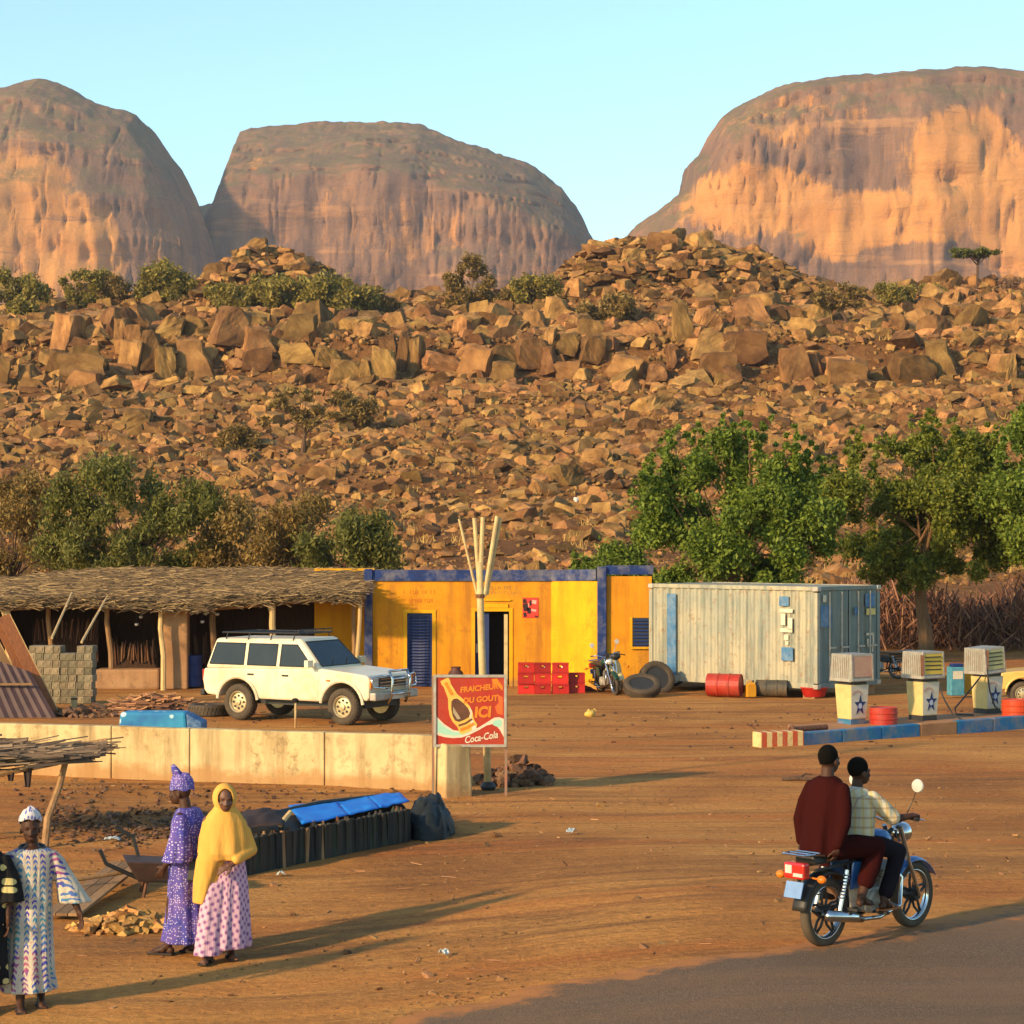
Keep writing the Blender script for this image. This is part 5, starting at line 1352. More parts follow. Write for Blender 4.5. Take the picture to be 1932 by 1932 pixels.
def plant(name, label, cat, base, trunk_pts, trunk_r, clumps, leaf, per, size, seed, group=None, bark=None, droop=0.0, flat=1.0, long=1.8, limbs=True, twigs=0):
    """trunk_pts and clumps (x, y, z, r) are relative to base; every clump hangs on its own limb"""
    bark = bark or M_BARK
    t = thing(name, label, cat, base, 0, group)
    r = random.Random(seed)
    b = MB(); b.tube(trunk_pts, trunk_r, 8)
    top = Vector(trunk_pts[-1]); fork = Vector(trunk_pts[-2])
    if limbs:
        for c in clumps[::max(1, len(clumps) // 22)]:
            e = Vector(c[:3]); st = fork.lerp(top, r.random()); mid = st.lerp(e, 0.5) + Vector((r.uniform(-.2, .2), r.uniform(-.2, .2), r.uniform(0.0, .35))) * (e - st).length * .5
            rad = trunk_r[-1] * r.uniform(.35, .65)
            b.tube([st, mid, e], [rad, rad * .6, rad * .2], 5, cap=False)
    for _ in range(twigs):
        c = r.choice(clumps); e = Vector(c[:3]) + Vector((r.gauss(0, 1), r.gauss(0, 1), r.gauss(0, 1))) * c[3] * .8; st = Vector(c[:3]).lerp(top, .4)
        b.tube([st, st.lerp(e, .5) + Vector((0, 0, .1)), e], [.02, .014, .006], 4, cap=False)
    b.build('trunk', bark, t)
    V, F = leaf_cloud([c[:3] for c in clumps], [c[3] for c in clumps], per, size, seed + 1, droop, flat, long)
    np_mesh('crown', V, F, leaf, t)
    return t
def crown(seed, w, d, z0, z1, n, rmin, rmax, tufts=0, bias=0.75):
    r = random.Random(seed); out = []
    zc, hz_ = (z0 + z1) / 2, (z1 - z0) / 2
    while len(out) < n:
        x, y, z = r.uniform(-1, 1), r.uniform(-1, 1), r.uniform(-1, 1)
        q = x * x + y * y + z * z
        lim = 0.80 + 0.55 * fbm(x * 1.3 + seed, y * 1.3, z * 1.6, 2)
        if q > min(1.15, lim) or r.random() > 0.35 + q * bias: continue
        out.append((x * w / 2, y * d / 2, zc + z * hz_ * .92, r.uniform(rmin, rmax)))
    for _ in range(tufts):
        x = r.uniform(-.9, .9); h = math.sqrt(max(0.05, 1 - x * x))
        zt = zc + hz_ * h * r.uniform(.85, 1.2); xx = x * w / 2; yy = r.uniform(-.3, .3) * d
        k = r.randint(2, 4)
        for j in range(k): out.append((xx + r.uniform(-.2, .2), yy, zt - j * .32, rmin * (.5 + .2 * j)))
    return out
# big neems behind the container and pumps
b0 = Vector(((1385 - 966) * 66 / FPX, 66, -0.15))
plant('neem_tree', 'broad green neem tree rising behind the shipping container', 'tree', b0, [(0, 0, 0), (.15, 0, 1.2), (.05, .1, 2.4), (-.1, 0, 4.2)], [.24, .2, .17, .09], crown(21, 7.2, 5.0, 1.6, 7.5, 92, .18, .74, 34, .6), L_NEEM, 350, 0.086, 31, 'neem trees', droop=.4)
b0 = Vector(((1748 - 966) * 73 / FPX, 73, -0.15))
plant('neem_tree', 'green neem tree with a bare slanting trunk behind the fuel pumps', 'tree', b0, [(0, 0, 0), (-.05, 0, 1.0), (-.22, 0, 2.0), (-.1, .1, 3.0), (.2, 0, 4.8)], [.27, .24, .2, .17, .09], crown(22, 8.4, 6.0, 1.9, 7.9, 112, .18, .76, 40, .6), L_NEEM2, 350, 0.088, 32, 'neem trees', droop=.4)
b0 = Vector(((2010 - 966) * 70 / FPX, 70, -0.15))
plant('neem_tree', 'neem tree cut by the right picture edge', 'tree', b0, [(0, 0, 0), (.1, 0, 1.3), (.0, .1, 2.6), (-.1, 0, 5.0)], [.26, .22, .18, .09], crown(23, 5.4, 5.0, 2.0, 9.0, 90, .18, .74, 30, .6), L_NEEM, 300, 0.088, 33, 'neem trees', droop=.4)
b0 = Vector(((1160 - 966) * 82 / FPX, 82, 0))
plant('bush', 'low green bush showing above the yellow building roof', 'bush', b0, [(0, 0, 0), (.1, 0, .6), (0, 0, 1.6)], [.12, .1, .06], crown(24, 3.4, 2.4, .4, 3.8, 26, .35, .65, 4), L_NEEM, 420, 0.09, 34)
# acacias behind the thatched shelter
for i, (px, D, w, d, z0, z1, n, lf, lab, nm) in enumerate((
        (262, 80, 8.0, 5.0, .8, 7.6, 84, L_ACA, 'large dark green acacia behind the thatched shelter', 'acacia_tree'),
        (505, 79, 5.4, 4.0, .8, 6.3, 52, L_DRY, 'brownish dry acacia between two greener ones behind the shelter', 'acacia_tree'),
        (650, 77, 3.4, 2.6, .6, 5.7, 32, L_ACA, 'small dark acacia behind the right end of the thatch', 'acacia_tree'),
        (20, 82, 4.2, 3.2, 1.2, 7.0, 30, L_DRY, 'sparse brown acacia at the left picture edge behind the shelter', 'acacia_tree'))):
    bb = Vector(((px - 966) * D / FPX, D, -0.1))
    plant(nm, lab, 'tree', bb, [(0, 0, 0), (.1, 0, .8), (.0, 0, 1.6), (.1, 0, 3.2)], [.2, .17, .14, .07], crown(40 + i, w, d, z0, z1, n, .4, .85, 0), lf, 480 if lf is not L_DRY else 330, 0.075, 50 + i, 'acacias behind the shelter', M_BARKD, droop=.9, long=2.6, twigs=24)
# scrub on the hill
SHR = [(25, 575, 275, 110, 115, L_OLIVE, 'rounded olive shrub at the left end of the rocky ridge'), (5, 640, 262, 120, 70, L_ACA, 'dark shrub below the ridge at the left picture edge'), (160, 545, 284, 78, 80, L_OLIVE, 'tall yellow-green shrub on the ridge under the left cliff'),
       (222, 553, 284, 70, 62, L_DRY, 'brownish shrub on the ridge beside the tall yellow-green one'), (318, 552, 284, 112, 85, L_OLIVE, 'wide olive shrub left of the left summit mound'), (430, 568, 276, 90, 50, L_OLIVE, 'low shrub at the left foot of the left summit mound'), (520, 562, 276, 120, 72, L_OLIVE, 'spreading shrub in front of the left summit mound'),
       (640, 580, 274, 130, 90, L_OLIVE, 'large olive shrub right of the left summit mound'), (705, 575, 280, 70, 60, L_DRY, 'small dry shrub beside the large olive shrub on the ridge'), (885, 550, 284, 92, 105, L_DRY, 'tall rusty-brown shrub alone on the ridge in front of the middle cliff'), (1013, 560, 282, 92, 72, L_OLIVE, 'green shrub on the ridge left of the right summit mound'), (950, 568, 284, 60, 36, L_DRY, 'low dry tuft between the rusty shrub and the green shrub on the ridge'),
       (1150, 578, 268, 95, 55, L_DRY, 'low brown scrub on the face of the right summit mound'), (1690, 560, 284, 66, 50, L_OLIVE, 'round green shrub on the right part of the ridge'), (1757, 552, 288, 40, 28, L_OLIVE, 'tiny shrub on the ridge near the flat-topped acacia'),
       (430, 985, 118, 90, 70, L_DRY, 'dry shrub low on the slope above the acacias'), (455, 842, 196, 80, 55, L_DRY, 'brown scrub on the middle slope left of the slope tree'), (665, 775, 212, 80, 40, L_DRY, 'flat brown scrub on the middle slope right of the slope tree')]
for i, (px, py, D, w, h, lf, lab) in enumerate(SHR):
    s = FPX / D; x = (px - 966) / s; W, H = 1.22 * w / s, 1.25 * h / s
    zc = EYE + (HORIZON - py) / s; gz = min(hz(x, D), zc - H * .35)
    base = Vector((x, D, gz)); z1 = zc + H / 2 - gz; z0 = max(.15, zc - H / 2 - gz)
    plant('shrub', lab, 'shrub', base, [(0, 0, -.3), (.1, 0, z1 * .2), (0, 0, z1 * .55)], [.18, .14, .06], crown(60 + i, W, W * .7, z0, z1, 26, W * .10, W * .17), lf, 260 if lf is L_DRY else 330, 0.14 * W / 6 + .06, 80 + i, 'shrubs on the hill', M_BARKD, droop=.2, long=2.2)
def tree_at(px, py, D, label, cl, lf, per, size, tr, seed, flat=1.0):
    x = (px - 966) * D / FPX; z = hz(x, D)
    plant('acacia_tree', label, 'tree', Vector((x, D, z)), tr[0], tr[1], cl, lf, per, size, seed, None, M_BARKD, droop=.1, flat=flat, long=2.2)
r = random.Random(9)
tree_at(1843, 540, 290, 'flat-topped acacia standing alone on the right skyline', [(r.uniform(-3.1, 3.1), r.uniform(-1.5, 1.5), 5.4 + r.uniform(-.3, .7), r.uniform(.5, .9)) for _ in range(26)], L_ACA, 90, .24, ([(0, 0, -.4), (.05, 0, 1.8), (.1, 0, 3.6), (.3, 0, 5.0)], [.22, .18, .15, .1]), 71, .45)
tree_at(1590, 620, 262, 'leaning acacia with a bare trunk on the right slope below the ridge', [(r.uniform(-3.4, 2.8), r.uniform(-1.5, 1.5), 3.6 + r.uniform(-.9, 1.6), r.uniform(.5, .95)) for _ in range(30)], L_DRY, 100, .24, ([(.5, 0, -.4), (.35, 0, 1.0), (-.15, 0, 2.0), (-.4, 0, 3.0)], [.26, .2, .17, .1]), 72, .7)
tree_at(572, 875, 190, 'spreading bare-limbed acacia half way up the slope', [(r.uniform(-3.6, 4.4), r.uniform(-1.5, 1.5), 4.4 + r.uniform(-1.4, 1.6), r.uniform(.5, .9)) for _ in range(36)], L_DRY, 75, .20, ([(0, 0, -.4), (.0, 0, .8), (.1, 0, 1.7), (.3, 0, 3.2)], [.28, .24, .18, .09]), 73, .5)
# brushwood bank behind the pumps, and a dry stone wall on the skyline
def brush_bank():
    t = thing('brush_hedge', 'bank of bare brown brushwood behind the neem trunk', 'hedge', (0, 0, 0))
    def f(r_):
        x = r_.uniform(11.5, 21); y = r_.uniform(76, 84); h = r_.random()
        return Vector((x, y, .1 + h * (1.6 + .5 * math.sin(x)))), Vector((r_.gauss(0, .8), r_.gauss(0, .5), 1))
    m, nt, b = new_mat('bare_twig'); k = NB(nt); k.link(k.ramp(k.rnd_island(), [(0, (0.07, 0.028, 0.016)), (.6, (0.16, 0.065, 0.035)), (1, (0.28, 0.14, 0.075))]), b.inputs['Base Color']); b.inputs['Roughness'].default_value = .9
    straws(3600, f, (.5, 1.6), (.012, .028), 6, m, 'twigs', t)
brush_bank()
def ruin():
    x0, x1, D = (1884 - 966) * 292 / FPX, (2010 - 966) * 292 / FPX, 292
    t = thing('stone_wall', 'dark dry-stone wall on the skyline at the right picture edge', 'wall', (x0, D, hz(x0, D)))
    r_ = random.Random(12); tm = rock_arrays(8, npts=14, blocky=.9, flat=.6)
    for row in range(4):
        x = 0
        while x < x1 - x0:
            w = r_.uniform(.35, .6); V, F = scatter([(x + w / 2, r_.uniform(-.1, .1), .2 + row * .42, w * .55, .35, .36, r_.uniform(-.1, .1), r_.uniform(-.1, .1), r_.uniform(-.2, .2))], [tm[r_.randrange(8)]])
            np_mesh('stone', V, F, M_STONE_D, t); x += w * 1.1
ruin()
# ================================================================== VEHICLES
M_CARW = simple('white_car_paint', (0.62, 0.56, 0.40), (0.58, 0.50, 0.34), 0.3, 2, spec=0.5, dirt=(0.38, 0.24, 0.10), dirt_amt=0.45)
M_GLASS = simple('car_glass', (0.020, 0.025, 0.022), (0.012, 0.014, 0.012), 0.12, 2, spec=0.35)
M_ALLOY = simple('alloy_rim', (0.55, 0.45, 0.27), (0.42, 0.33, 0.18), 0.35, 6, metal=0.5)
M_LAMP = simple('lamp_glass', (0.50, 0.48, 0.42), rough=0.1, spec=0.8)
M_BLK = simple('black_plastic', (0.025, 0.023, 0.02), rough=0.5)
M_ORL = simple('orange_lens', (0.65, 0.16, 0.01), rough=0.25); M_REDL = simple('red_lens', (0.50, 0.02, 0.012), rough=0.2, spec=.6)
def car(name, label, cat, loc, rotz, paint, group=None, rack=True, scale=1.0):
    t = thing(name, label, cat, loc, rotz, group); t.scale = (scale,) * 3
    ax, wr, hw = 1.375, 0.385, 0.84
    def arc(cx, r_, a0, a1, n=9): return [(cx + r_ * math.cos(w), 0.385 + r_ * math.sin(w)) for w in np.linspace(a0, a1, n)]
    prof = [(-2.30, .62), (-2.22, .53), (-1.93, .50)] + arc(-ax, .52, math.pi * .94, math.pi * .08)[0:] + [(-.82, .47), (.82, .47)] + arc(ax, .52, math.pi * .94, math.pi * .10) + [(2.0, .52), (2.06, .60), (2.08, .98), (2.0, 1.06), (1.5, 1.12), (.86, 1.17), (-2.30, 1.10), (-2.34, .85)]
    b = MB(); b.prism(prof, lambda a, c, d: (a, d, c), hw, -hw); body = b.build('body', paint, t, weld=True, bevel=0.045)
    gh_ = MB(); bt, tp = [(-2.29, 1.09), (.84, 1.15)], [(-2.08, 1.76), (.20, 1.79)]
    gh_.hexa([(bt[0][0], -hw + .02, bt[0][1]), (bt[1][0], -hw + .02, bt[1][1]), (bt[1][0], hw - .02, bt[1][1]), (bt[0][0], hw - .02, bt[0][1]), (tp[0][0], -.69, tp[0][1]), (tp[1][0], -.69, tp[1][1]), (tp[1][0], .69, tp[1][1]), (tp[0][0], .69, tp[0][1])])
    cab = gh_.build('cabin', paint, t, bevel=0.07)
    # side panes lie on the tilted cabin sides
    def sp(x, z, s, off=.006): q = (z - 1.12) / (1.775 - 1.12); y = (hw - .02) + (.69 - (hw - .02)) * q; return (x, s * (y + off), z)
    for s in (-1, 1):
        for poly in ([(-.27, 1.20), (.60, 1.20), (.14, 1.66), (-.27, 1.66)], [(-1.14, 1.20), (-.37, 1.20), (-.37, 1.66), (-1.14, 1.66)], [(-2.16, 1.20), (-1.24, 1.20), (-1.24, 1.66), (-2.03, 1.66)]):
            pp = poly if s < 0 else poly[::-1]
            b = MB(); b.add([sp(x, z, s, -.004) for x, z in pp] + [sp(x, z, s) for x, z in pp], [(3, 2, 1, 0), (4, 5, 6, 7)] + [(i, (i + 1) % 4, 4 + (i + 1) % 4, 4 + i) for i in range(4)]); w = b.build('window', M_GLASS, t)
            b = MB(); b.tube([sp(x, z, s, .008) for x, z in poly + [poly[0]]], .012, 4); b.build('window_seal', M_BLK, w)
    def wp(u, v, off=.008):
        q = v; x = .84 + (.20 - .84) * q; z = 1.15 + (1.79 - 1.15) * q; hw_ = (hw - .02) + (.69 - hw + .02) * q
        return (x + off * .72, u * hw_, z + off * .7)
    b = MB(); b.add([wp(-.90, .10), wp(.90, .10), wp(.88, .88), wp(-.88, .88)], [(0, 1, 2, 3)]); w = b.build('windscreen', M_GLASS, t, solid=.006)
    b = MB(); b.tube([wp(u, v, .012) for u, v in ((-.9, .1), (.9, .1), (.88, .88), (-.88, .88), (-.9, .1))], .014, 4); b.build('windscreen_seal', M_BLK, w)
    for u in (-.45, .2): b = MB(); b.tube([wp(u, .08, .02), wp(u + .3, .3, .022)], .008, 4); b.build('wiper', M_BLK, w)
    b = MB(); b.add([(-2.295, -.68, 1.22), (-2.295, .68, 1.22), (-2.12, .60, 1.66), (-2.12, -.60, 1.66)], [(3, 2, 1, 0)]); b.build('rear_window', M_GLASS, t, solid=.008)
    # doors: plates standing a few millimetres proud, with handles
    for s in (-1, 1):
        for poly, hx in (([(-.30, .54), (.74, .54), (.80, 1.08), (-.30, 1.09)], -.10), ([(-.88, .54), (-.34, .54), (-.34, 1.09), (-1.20, 1.09), (-1.20, .98)], -1.02)):
            b = MB(); b.prism(poly, lambda a, c, d: (a, s * d, c), hw - .01, hw + .006); d_ = b.build('door', paint, t, weld=True, bevel=.004)
            b = MB(); b.box((hx, s * (hw + .014), 1.00), (.16, .022, .036)); b.build('handle', M_BLK, d_)
        b = MB(); b.tube([(.66, s * hw, 1.17), (.64, s * (hw + .12), 1.24)], .015, 6); b.box((.63, s * (hw + .16), 1.28), (.10, .20, .15)); b.build('mirror', paint, t, bevel=.02)
        for cx in (-ax, ax):       # flared arches
            pts = [(cx + .545 * math.cos(w), s * (hw + .012), .385 + .545 * math.sin(w)) for w in np.linspace(.12, math.pi - .12, 15)]
            b = MB(); b.tube(pts, .035, 6); b.build('wheel_arch', paint, t)
        b = MB(); b.box((1.02, s * (hw + .006), .93), (.09, .02, .035)); b.build('side_marker', M_ORL, t)
    for x in (-ax, ax):
        for s in (-1, 1):
            wh = obj('wheel', None, t); wh.location = (x, s * (hw - .12), wr); wh.rotation_euler = (R(90), 0, 0)
            o = obj('tyre', TYRE_CAR, wh); o = obj('rim', RIM_CAR, wh); 
            if s > 0: o.rotation_euler = (R(180), 0, 0)
    b = MB(); b.box((0, 0, .42), (3.6, 1.2, .14)); b.build('chassis', M_BLK, t)
    # face
    b = MB(); b.box((2.085, 0, .90), (.03, 1.04, .20)); g = b.build('grille', M_BLK, t)
    for i in range(3): b = MB(); b.box((2.105, 0, .83 + i * .07), (.02, 1.0, .018)); b.build('grille_bar', M_CHROME, g)
    for s in (-1, 1):
        b = MB(); b.box((2.08, s * .64, .90), (.04, .22, .20)); hl = b.build('headlight', M_LAMP, t, bevel=.01)
        b = MB(); b.box((2.06, s * .785, .90), (.07, .07, .20)); b.build('turn_lamp', M_ORL, t)
        b = MB(); b.box((-2.345, s * .74, .95), (.03, .14, .24)); b.build('tail_light', M_REDL, t)
    b = MB(); b.box((2.14, 0, .62), (.16, 1.66, .17)); b.build('bumper', M_GALV, t, bevel=.03)
    b = MB(); b.box((-2.38, 0, .56), (.12, 1.6, .14)); b.build('rear_bumper', M_BLK, t, bevel=.03)
    b = MB(); b.box((2.235, 0, .60), (.012, .46, .11)); b.build('number_plate', M_PUMPW, t)
    # bull bar of bright tube
    bb = MB()
    for s in (-1, 1):
        bb.tube([(2.2, s * .34, .45), (2.30, s * .34, .62), (2.32, s * .34, .98), (2.24, s * .34, 1.14)], .028, 8)
        bb.tube([(2.2, s * .34, .78), (2.26, s * .62, .80), (2.16, s * .84, .82), (2.12, s * .84, 1.02), (2.24, s * .62, 1.06), (2.28, s * .34, 1.04)], .022, 8)
    for z, x in ((.66, 2.31), (.98, 2.32), (1.14, 2.24)): bb.tube([(x, -.36, z), (x, .36, z)], .026, 8)
    bb.build('bull_bar', M_CHROME, t, smooth=True)
    if rack:
        rk = MB()
        for s in (-1, 1):
            rk.tube([(-1.95, s * .62, 1.88), (.10, s * .62, 1.90)], .016, 6)
            for x in (-1.8, -1.2, -.6, 0): rk.tube([(x, s * .62, 1.89), (x, s * .69, 1.74)], .014, 6)
        for x in np.linspace(-1.95, .10, 9): rk.tube([(x, -.62, 1.885), (x, .62, 1.885)], .012, 6)
        rk.tube([(.10, -.62, 1.97), (.10, .62, 1.97)], .014, 6)
        for y in np.linspace(-.62, .62, 5): rk.tube([(.10, y, 1.88), (.10, y, 1.97)], .01, 5)
        rk.build('roof_rack', M_BLK, t)
    return t
TYRE_CAR = tyre_mesh(0.385, 0.15, 0.26, 30)
def rim_mesh():
    b = MB(); b.lathe([(.235, -.10), (.24, .0), (.24, .11), (.225, .125), (.205, .105), (.19, .07), (.06, .085), (.06, .12), (.0, .125)], 28)
    me = b.mesh('rim'); me.materials.append(M_ALLOY); me.materials.append(M_BLK)
    bm2 = MB()
    for i in range(8):
        w = 2 * math.pi * i / 8; bm2.lathe([(.026, .078), (.026, .094), (0, .094)], 10, (.135 * math.cos(w), .135 * math.sin(w), 0))
    n = len(b.v); b.add(bm2.v, bm2.f); nb = len(b.f) - len(bm2.f)
    me = b.mesh('rim'); me.materials.append(M_ALLOY); me.materials.append(M_BLK)
    me.polygons.foreach_set('material_index', [0] * nb + [1] * (len(b.f) - nb))
    return me
RIM_CAR = rim_mesh()
pa, pb = gp(457, 1357), gp(659, 1366)
hd = math.atan2(pb.y - pa.y, pb.x - pa.x)
mid = (pa + pb) / 2
nrm = Vector((-math.sin(R(-30)), math.cos(R(-30)), 0))
car('white_car', 'white four-wheel-drive estate car with roof rack and bull bar', 'car', mid + nrm * 0.62 + Vector((0, 0, 0)), R(-30), M_CARW)
car('cream_car', 'cream car at the right picture edge beyond the fuel pumps', 'car', (13.15, 50.5, -0.02), R(172), simple('cream_car_paint', (0.58, 0.36, 0.09), (0.5, 0.3, 0.07), 0.35, 3), None, False, 0.74)

# ---- motorcycles
def wheel_parts(parent, x, Rr=.30):
    wh = obj('wheel', None, parent); wh.location = (x, 0, Rr); wh.rotation_euler = (R(90), 0, 0)
    b = MB(); b.lathe([(Rr - .075, -.028), (Rr - .06, -.04), (Rr - .03, -.045), (Rr - .008, -.032), (Rr, 0), (Rr - .008, .032), (Rr - .03, .045), (Rr - .06, .04), (Rr - .075, .028)], 44, closed=True); b.build('tyre', M_TYRE, wh, smooth=True)
    b = MB(); b.lathe([(Rr - .078, -.032), (Rr - .07, -.036), (Rr - .07, .036), (Rr - .078, .032), (Rr - .09, .02), (Rr - .095, 0), (Rr - .09, -.02)], 44, closed=True); b.build('rim', M_CHROME, wh, smooth=True)
    b = MB(); b.lathe([(0, -.07), (.045, -.07), (.06, -.03), (.06, .03), (.045, .07), (0, .07)], 18)
    for i in range(5):
        w = 2 * math.pi * i / 5 + .3; d = Vector((math.cos(w), math.sin(w), 0)); s_ = Vector((-d.y, d.x, 0))
        for q in (-1, 1): b.tube([d * .04 + s_ * .02 * q, d * .12 + s_ * .035 * q, d * (Rr - .09) + s_ * .012 * q], [.014, .012, .014], 5)
    b.build('spokes', M_BLK, wh)
    return wh
def motorcycle(name, label, loc, rotz, paint, lean=0.0, group=None, full=True):
    t = thing(name, label, 'motorcycle', loc, rotz, group); t.rotation_euler = (lean, 0, rotz)
    wb = 1.30
    wheel_parts(t, 0); wheel_parts(t, wb)
    fr = MB()
    fr.tube([(1.0, 0, .92), (.86, 0, .84), (.55, 0, .76), (.1, 0, .74), (-.22, 0, .74)], .022, 7)
    fr.tube([(1.0, 0, .86), (.93, 0, .5), (.86, 0, .28), (.5, 0, .22), (.34, 0, .28), (.3, 0, .7)], .02, 7)
    for s in (-1, 1):
        fr.tube([(.34, s * .10, .30), (0, s * .10, .30)], .017, 6); fr.tube([(.32, s * .1, .72), (-.28, s * .12, .70)], .014, 6)
    fr.build('frame', M_BLK, t)
    for s in (-1, 1):
        b = MB(); b.tube([(1.00, s * .085, .95), (1.13, s * .085, .64)], .024, 8); b.tube([(1.12, s * .085, .66), (wb, s * .085, .30)], .019, 8); b.build('fork_leg', M_CHROME, t)
        b = MB(); b.tube([(.05, s * .13, .32), (.16, s * .13, .66)], [.022, .018], 8)
        for i in range(8): b.lathe([(.030, -.006), (.034, 0), (.030, .006)], 10, (.085 + i * .009, s * .13, .43 + i * .027))
        b.build('rear_shock', M_CHROME, t)
    # tank
    b = MB()
    def tank(u, v):
        a = u * 2 * math.pi; x = .60 + v * .42; pr = math.sin(min(1, v * 1.15 + .12) * math.pi) ** .45
        return (x, .125 * pr * math.cos(a) * (1.0 + .15 * v), .83 + .03 * v + (.11 if math.sin(a) > 0 else .075) * pr * math.sin(a))
    b.grid(tank, 20, 12, True); b.f.append(tuple(range(20))); b.mi.append(0); b.f.append(tuple(range(12 * 20, 13 * 20))[::-1]); b.mi.append(0)
    b.build('tank', paint, t, smooth=True)
    b = MB(); b.hexa([(-.26, -.12, .74), (.64, -.10, .74), (.64, .10, .74), (-.26, .12, .74), (-.28, -.10, .82), (.62, -.085, .80), (.62, .085, .80), (-.28, .10, .82)]); b.build('seat', M_BLK, t, bevel=.025)
    for s in (-1, 1):
        b = MB(); b.prism([(.22, .48), (.52, .50), (.50, .70), (.26, .72)], lambda a, c, d: (a, s * d, c), .105, .125); b.build('side_panel', paint, t, bevel=.008)
    # engine
    b = MB(); b.box((.62, 0, .36), (.36, .24, .20)); b.lathe([(0, -.15), (.10, -.15), (.11, -.1), (.11, .1), (.10, .15), (0, .15)], 18, (.56, 0, .34), 'Y'); en = b.build('engine', M_GALV, t, bevel=.015)
    for i in range(7): b = MB(); b.box((.74 + i * .012, 0, .47 + i * .026), (.17, .19, .010), (0, R(-22), 0)); b.build('cooling_fin', M_GALV, en)
    b = MB(); b.tube([(.90, -.06, .62), (1.0, -.10, .50), (.94, -.13, .26), (.6, -.15, .20), (.3, -.17, .22)], .019, 8); b.tube([(.32, -.17, .22), (.2, -.175, .25), (-.22, -.19, .32)], [.03, .045, .05], 10); b.build('exhaust', M_CHROME, t, smooth=True)
    for s in (-1, 1):
        b = MB(); b.tube([(.52, s * .14, .26), (.52, s * .28, .26)], .014, 6); b.box((.52, s * .25, .26), (.05, .10, .025)); b.build('foot_peg', M_BLK, t)
        b = MB(); b.tube([(.14, s * .12, .33), (.14, s * .25, .33)], .014, 6); b.box((.14, s * .22, .33), (.045, .09, .025)); b.build('foot_peg', M_BLK, t)
    # mudguards
    def guard(cx, r_, a0, a1, w, m, name_):
        b = MB(); b.grid(lambda u, v: (cx + (r_ - .02 * (2 * v - 1) ** 2) * math.cos(a0 + (a1 - a0) * u), (v - .5) * w, .30 + (r_ - .03 * (2 * v - 1) ** 2) * math.sin(a0 + (a1 - a0) * u)), 18, 6); b.build(name_, m, t, smooth=True, solid=.006)
    guard(wb, .345, R(28), R(150), .13, paint, 'front_mudguard'); guard(0, .37, R(40), R(172), .15, M_BLK, 'rear_mudguard')
    # bars, lamp, mirrors
    hb = MB(); hb.tube([(.84, -.38, 1.06), (.90, -.25, 1.07), (.98, -.10, 1.0), (.98, .10, 1.0), (.90, .25, 1.07), (.84, .38, 1.06)], .013, 8); hb.build('handlebar', M_CHROME, t, smooth=True)
    for s in (-1, 1):
        b = MB(); b.tube([(.86, s * .28, 1.065), (.83, s * .40, 1.06)], .019, 8); b.build('grip', M_BLK, t)
        b = MB(); b.tube([(.92, s * .24, 1.065), (.98, s * .36, 1.035)], .007, 6); b.build('lever', M_CHROME, t)
        b = MB(); b.tube([(.90, s * .22, 1.07), (.93, s * .27, 1.20), (.90, s * .33, 1.30)], .006, 6); mr = b.build('mirror', M_CHROME, t)
        b = MB(); b.lathe([(0, -.012), (.055, -.006), (.062, .008), (.055, .014), (0, .012)], 16, (.90, s * .34, 1.345), 'X'); b.build('mirror_glass', M_LAMP, mr)
    b = MB(); b.lathe([(.04, -.09), (.085, -.04), (.092, .05), (.085, .07), (0, .085)], 20, (1.12, 0, .88), 'X'); hl = b.build('headlight', M_CHROME, t, smooth=True); b = MB(); b.lathe([(.08, .066), (.06, .085), (0, .092)], 20, (1.12, 0, .88), 'X'); b.build('lens', M_LAMP, hl, smooth=True)
    b = MB(); b.lathe([(0, -.03), (.05, -.03), (.05, .03), (0, .03)], 14, (1.02, 0, 1.04), 'X', Matrix.Rotation(R(-50), 3, 'Y')); b.build('speedometer', M_BLK, t)
    # tail
    rk = MB()
    for s in (-1, 1): rk.tube([(0, s * .12, .80), (-.30, s * .13, .84), (-.42, s * .11, .84)], .011, 6)
    for x in (-.22, -.32, -.42): rk.tube([(x, -.12, .84), (x, .12, .84)], .010, 6)
    rk.build('rear_rack', M_CHROME, t)
    b = MB(); b.box((-.38, 0, .70), (.09, .22, .14)); tl = b.build('tail_light', M_REDL, t, bevel=.02)
    b = MB(); b.box((-.428, .05, .715), (.008, .07, .07)); b.box((-.428, -.05, .67), (.008, .10, .03)); b.build('reflector', M_LAMP, tl)
    for s in (-1, 1): b = MB(); b.tube([(-.30, s * .08, .64), (-.32, s * .19, .64)], .008, 6); b.ell((-.32, s * .22, .64), (.035, .045, .035), None, 12, 8); b.build('indicator', M_ORL, t)
    b = MB(); b.box((-.42, 0, .54), (.010, .18, .14), (0, R(18), 0)); b.build('number_plate', simple('plate_pale_blue', (0.16, 0.27, 0.48), (0.12, 0.2, 0.36), 0.4, 6), t)
    b = MB(); b.tube([(-.33, 0, .66), (-.38, 0, .52)], .02, 6); b.build('plate_bracket', M_BLK, t)
    return t
M_BBLUE = simple('bike_blue', (0.03, 0.12, 0.32), (0.02, 0.07, 0.2), 0.25, 3, spec=.6)
BK0 = Vector((2.70, 18.35, 0.0)); BKR = R(44.4)
BK0.z = gh(BK0.x, BK0.y) + 0.045
bike = motorcycle('motorcycle', 'blue motorcycle ridden by two people along the road edge', BK0, BKR, M_BBLUE)
m_dkgreen = simple('bike_dark_green', (0.012, 0.05, 0.03), (0.008, 0.03, 0.02), 0.3, 3)
b2 = motorcycle('motorcycle', 'dark green motorcycle parked against the blue corner pillar', gp(1128, 1309, -0.12) + Vector((.1, .55, 0)), R(-75), m_dkgreen, R(8), 'parked motorcycles')
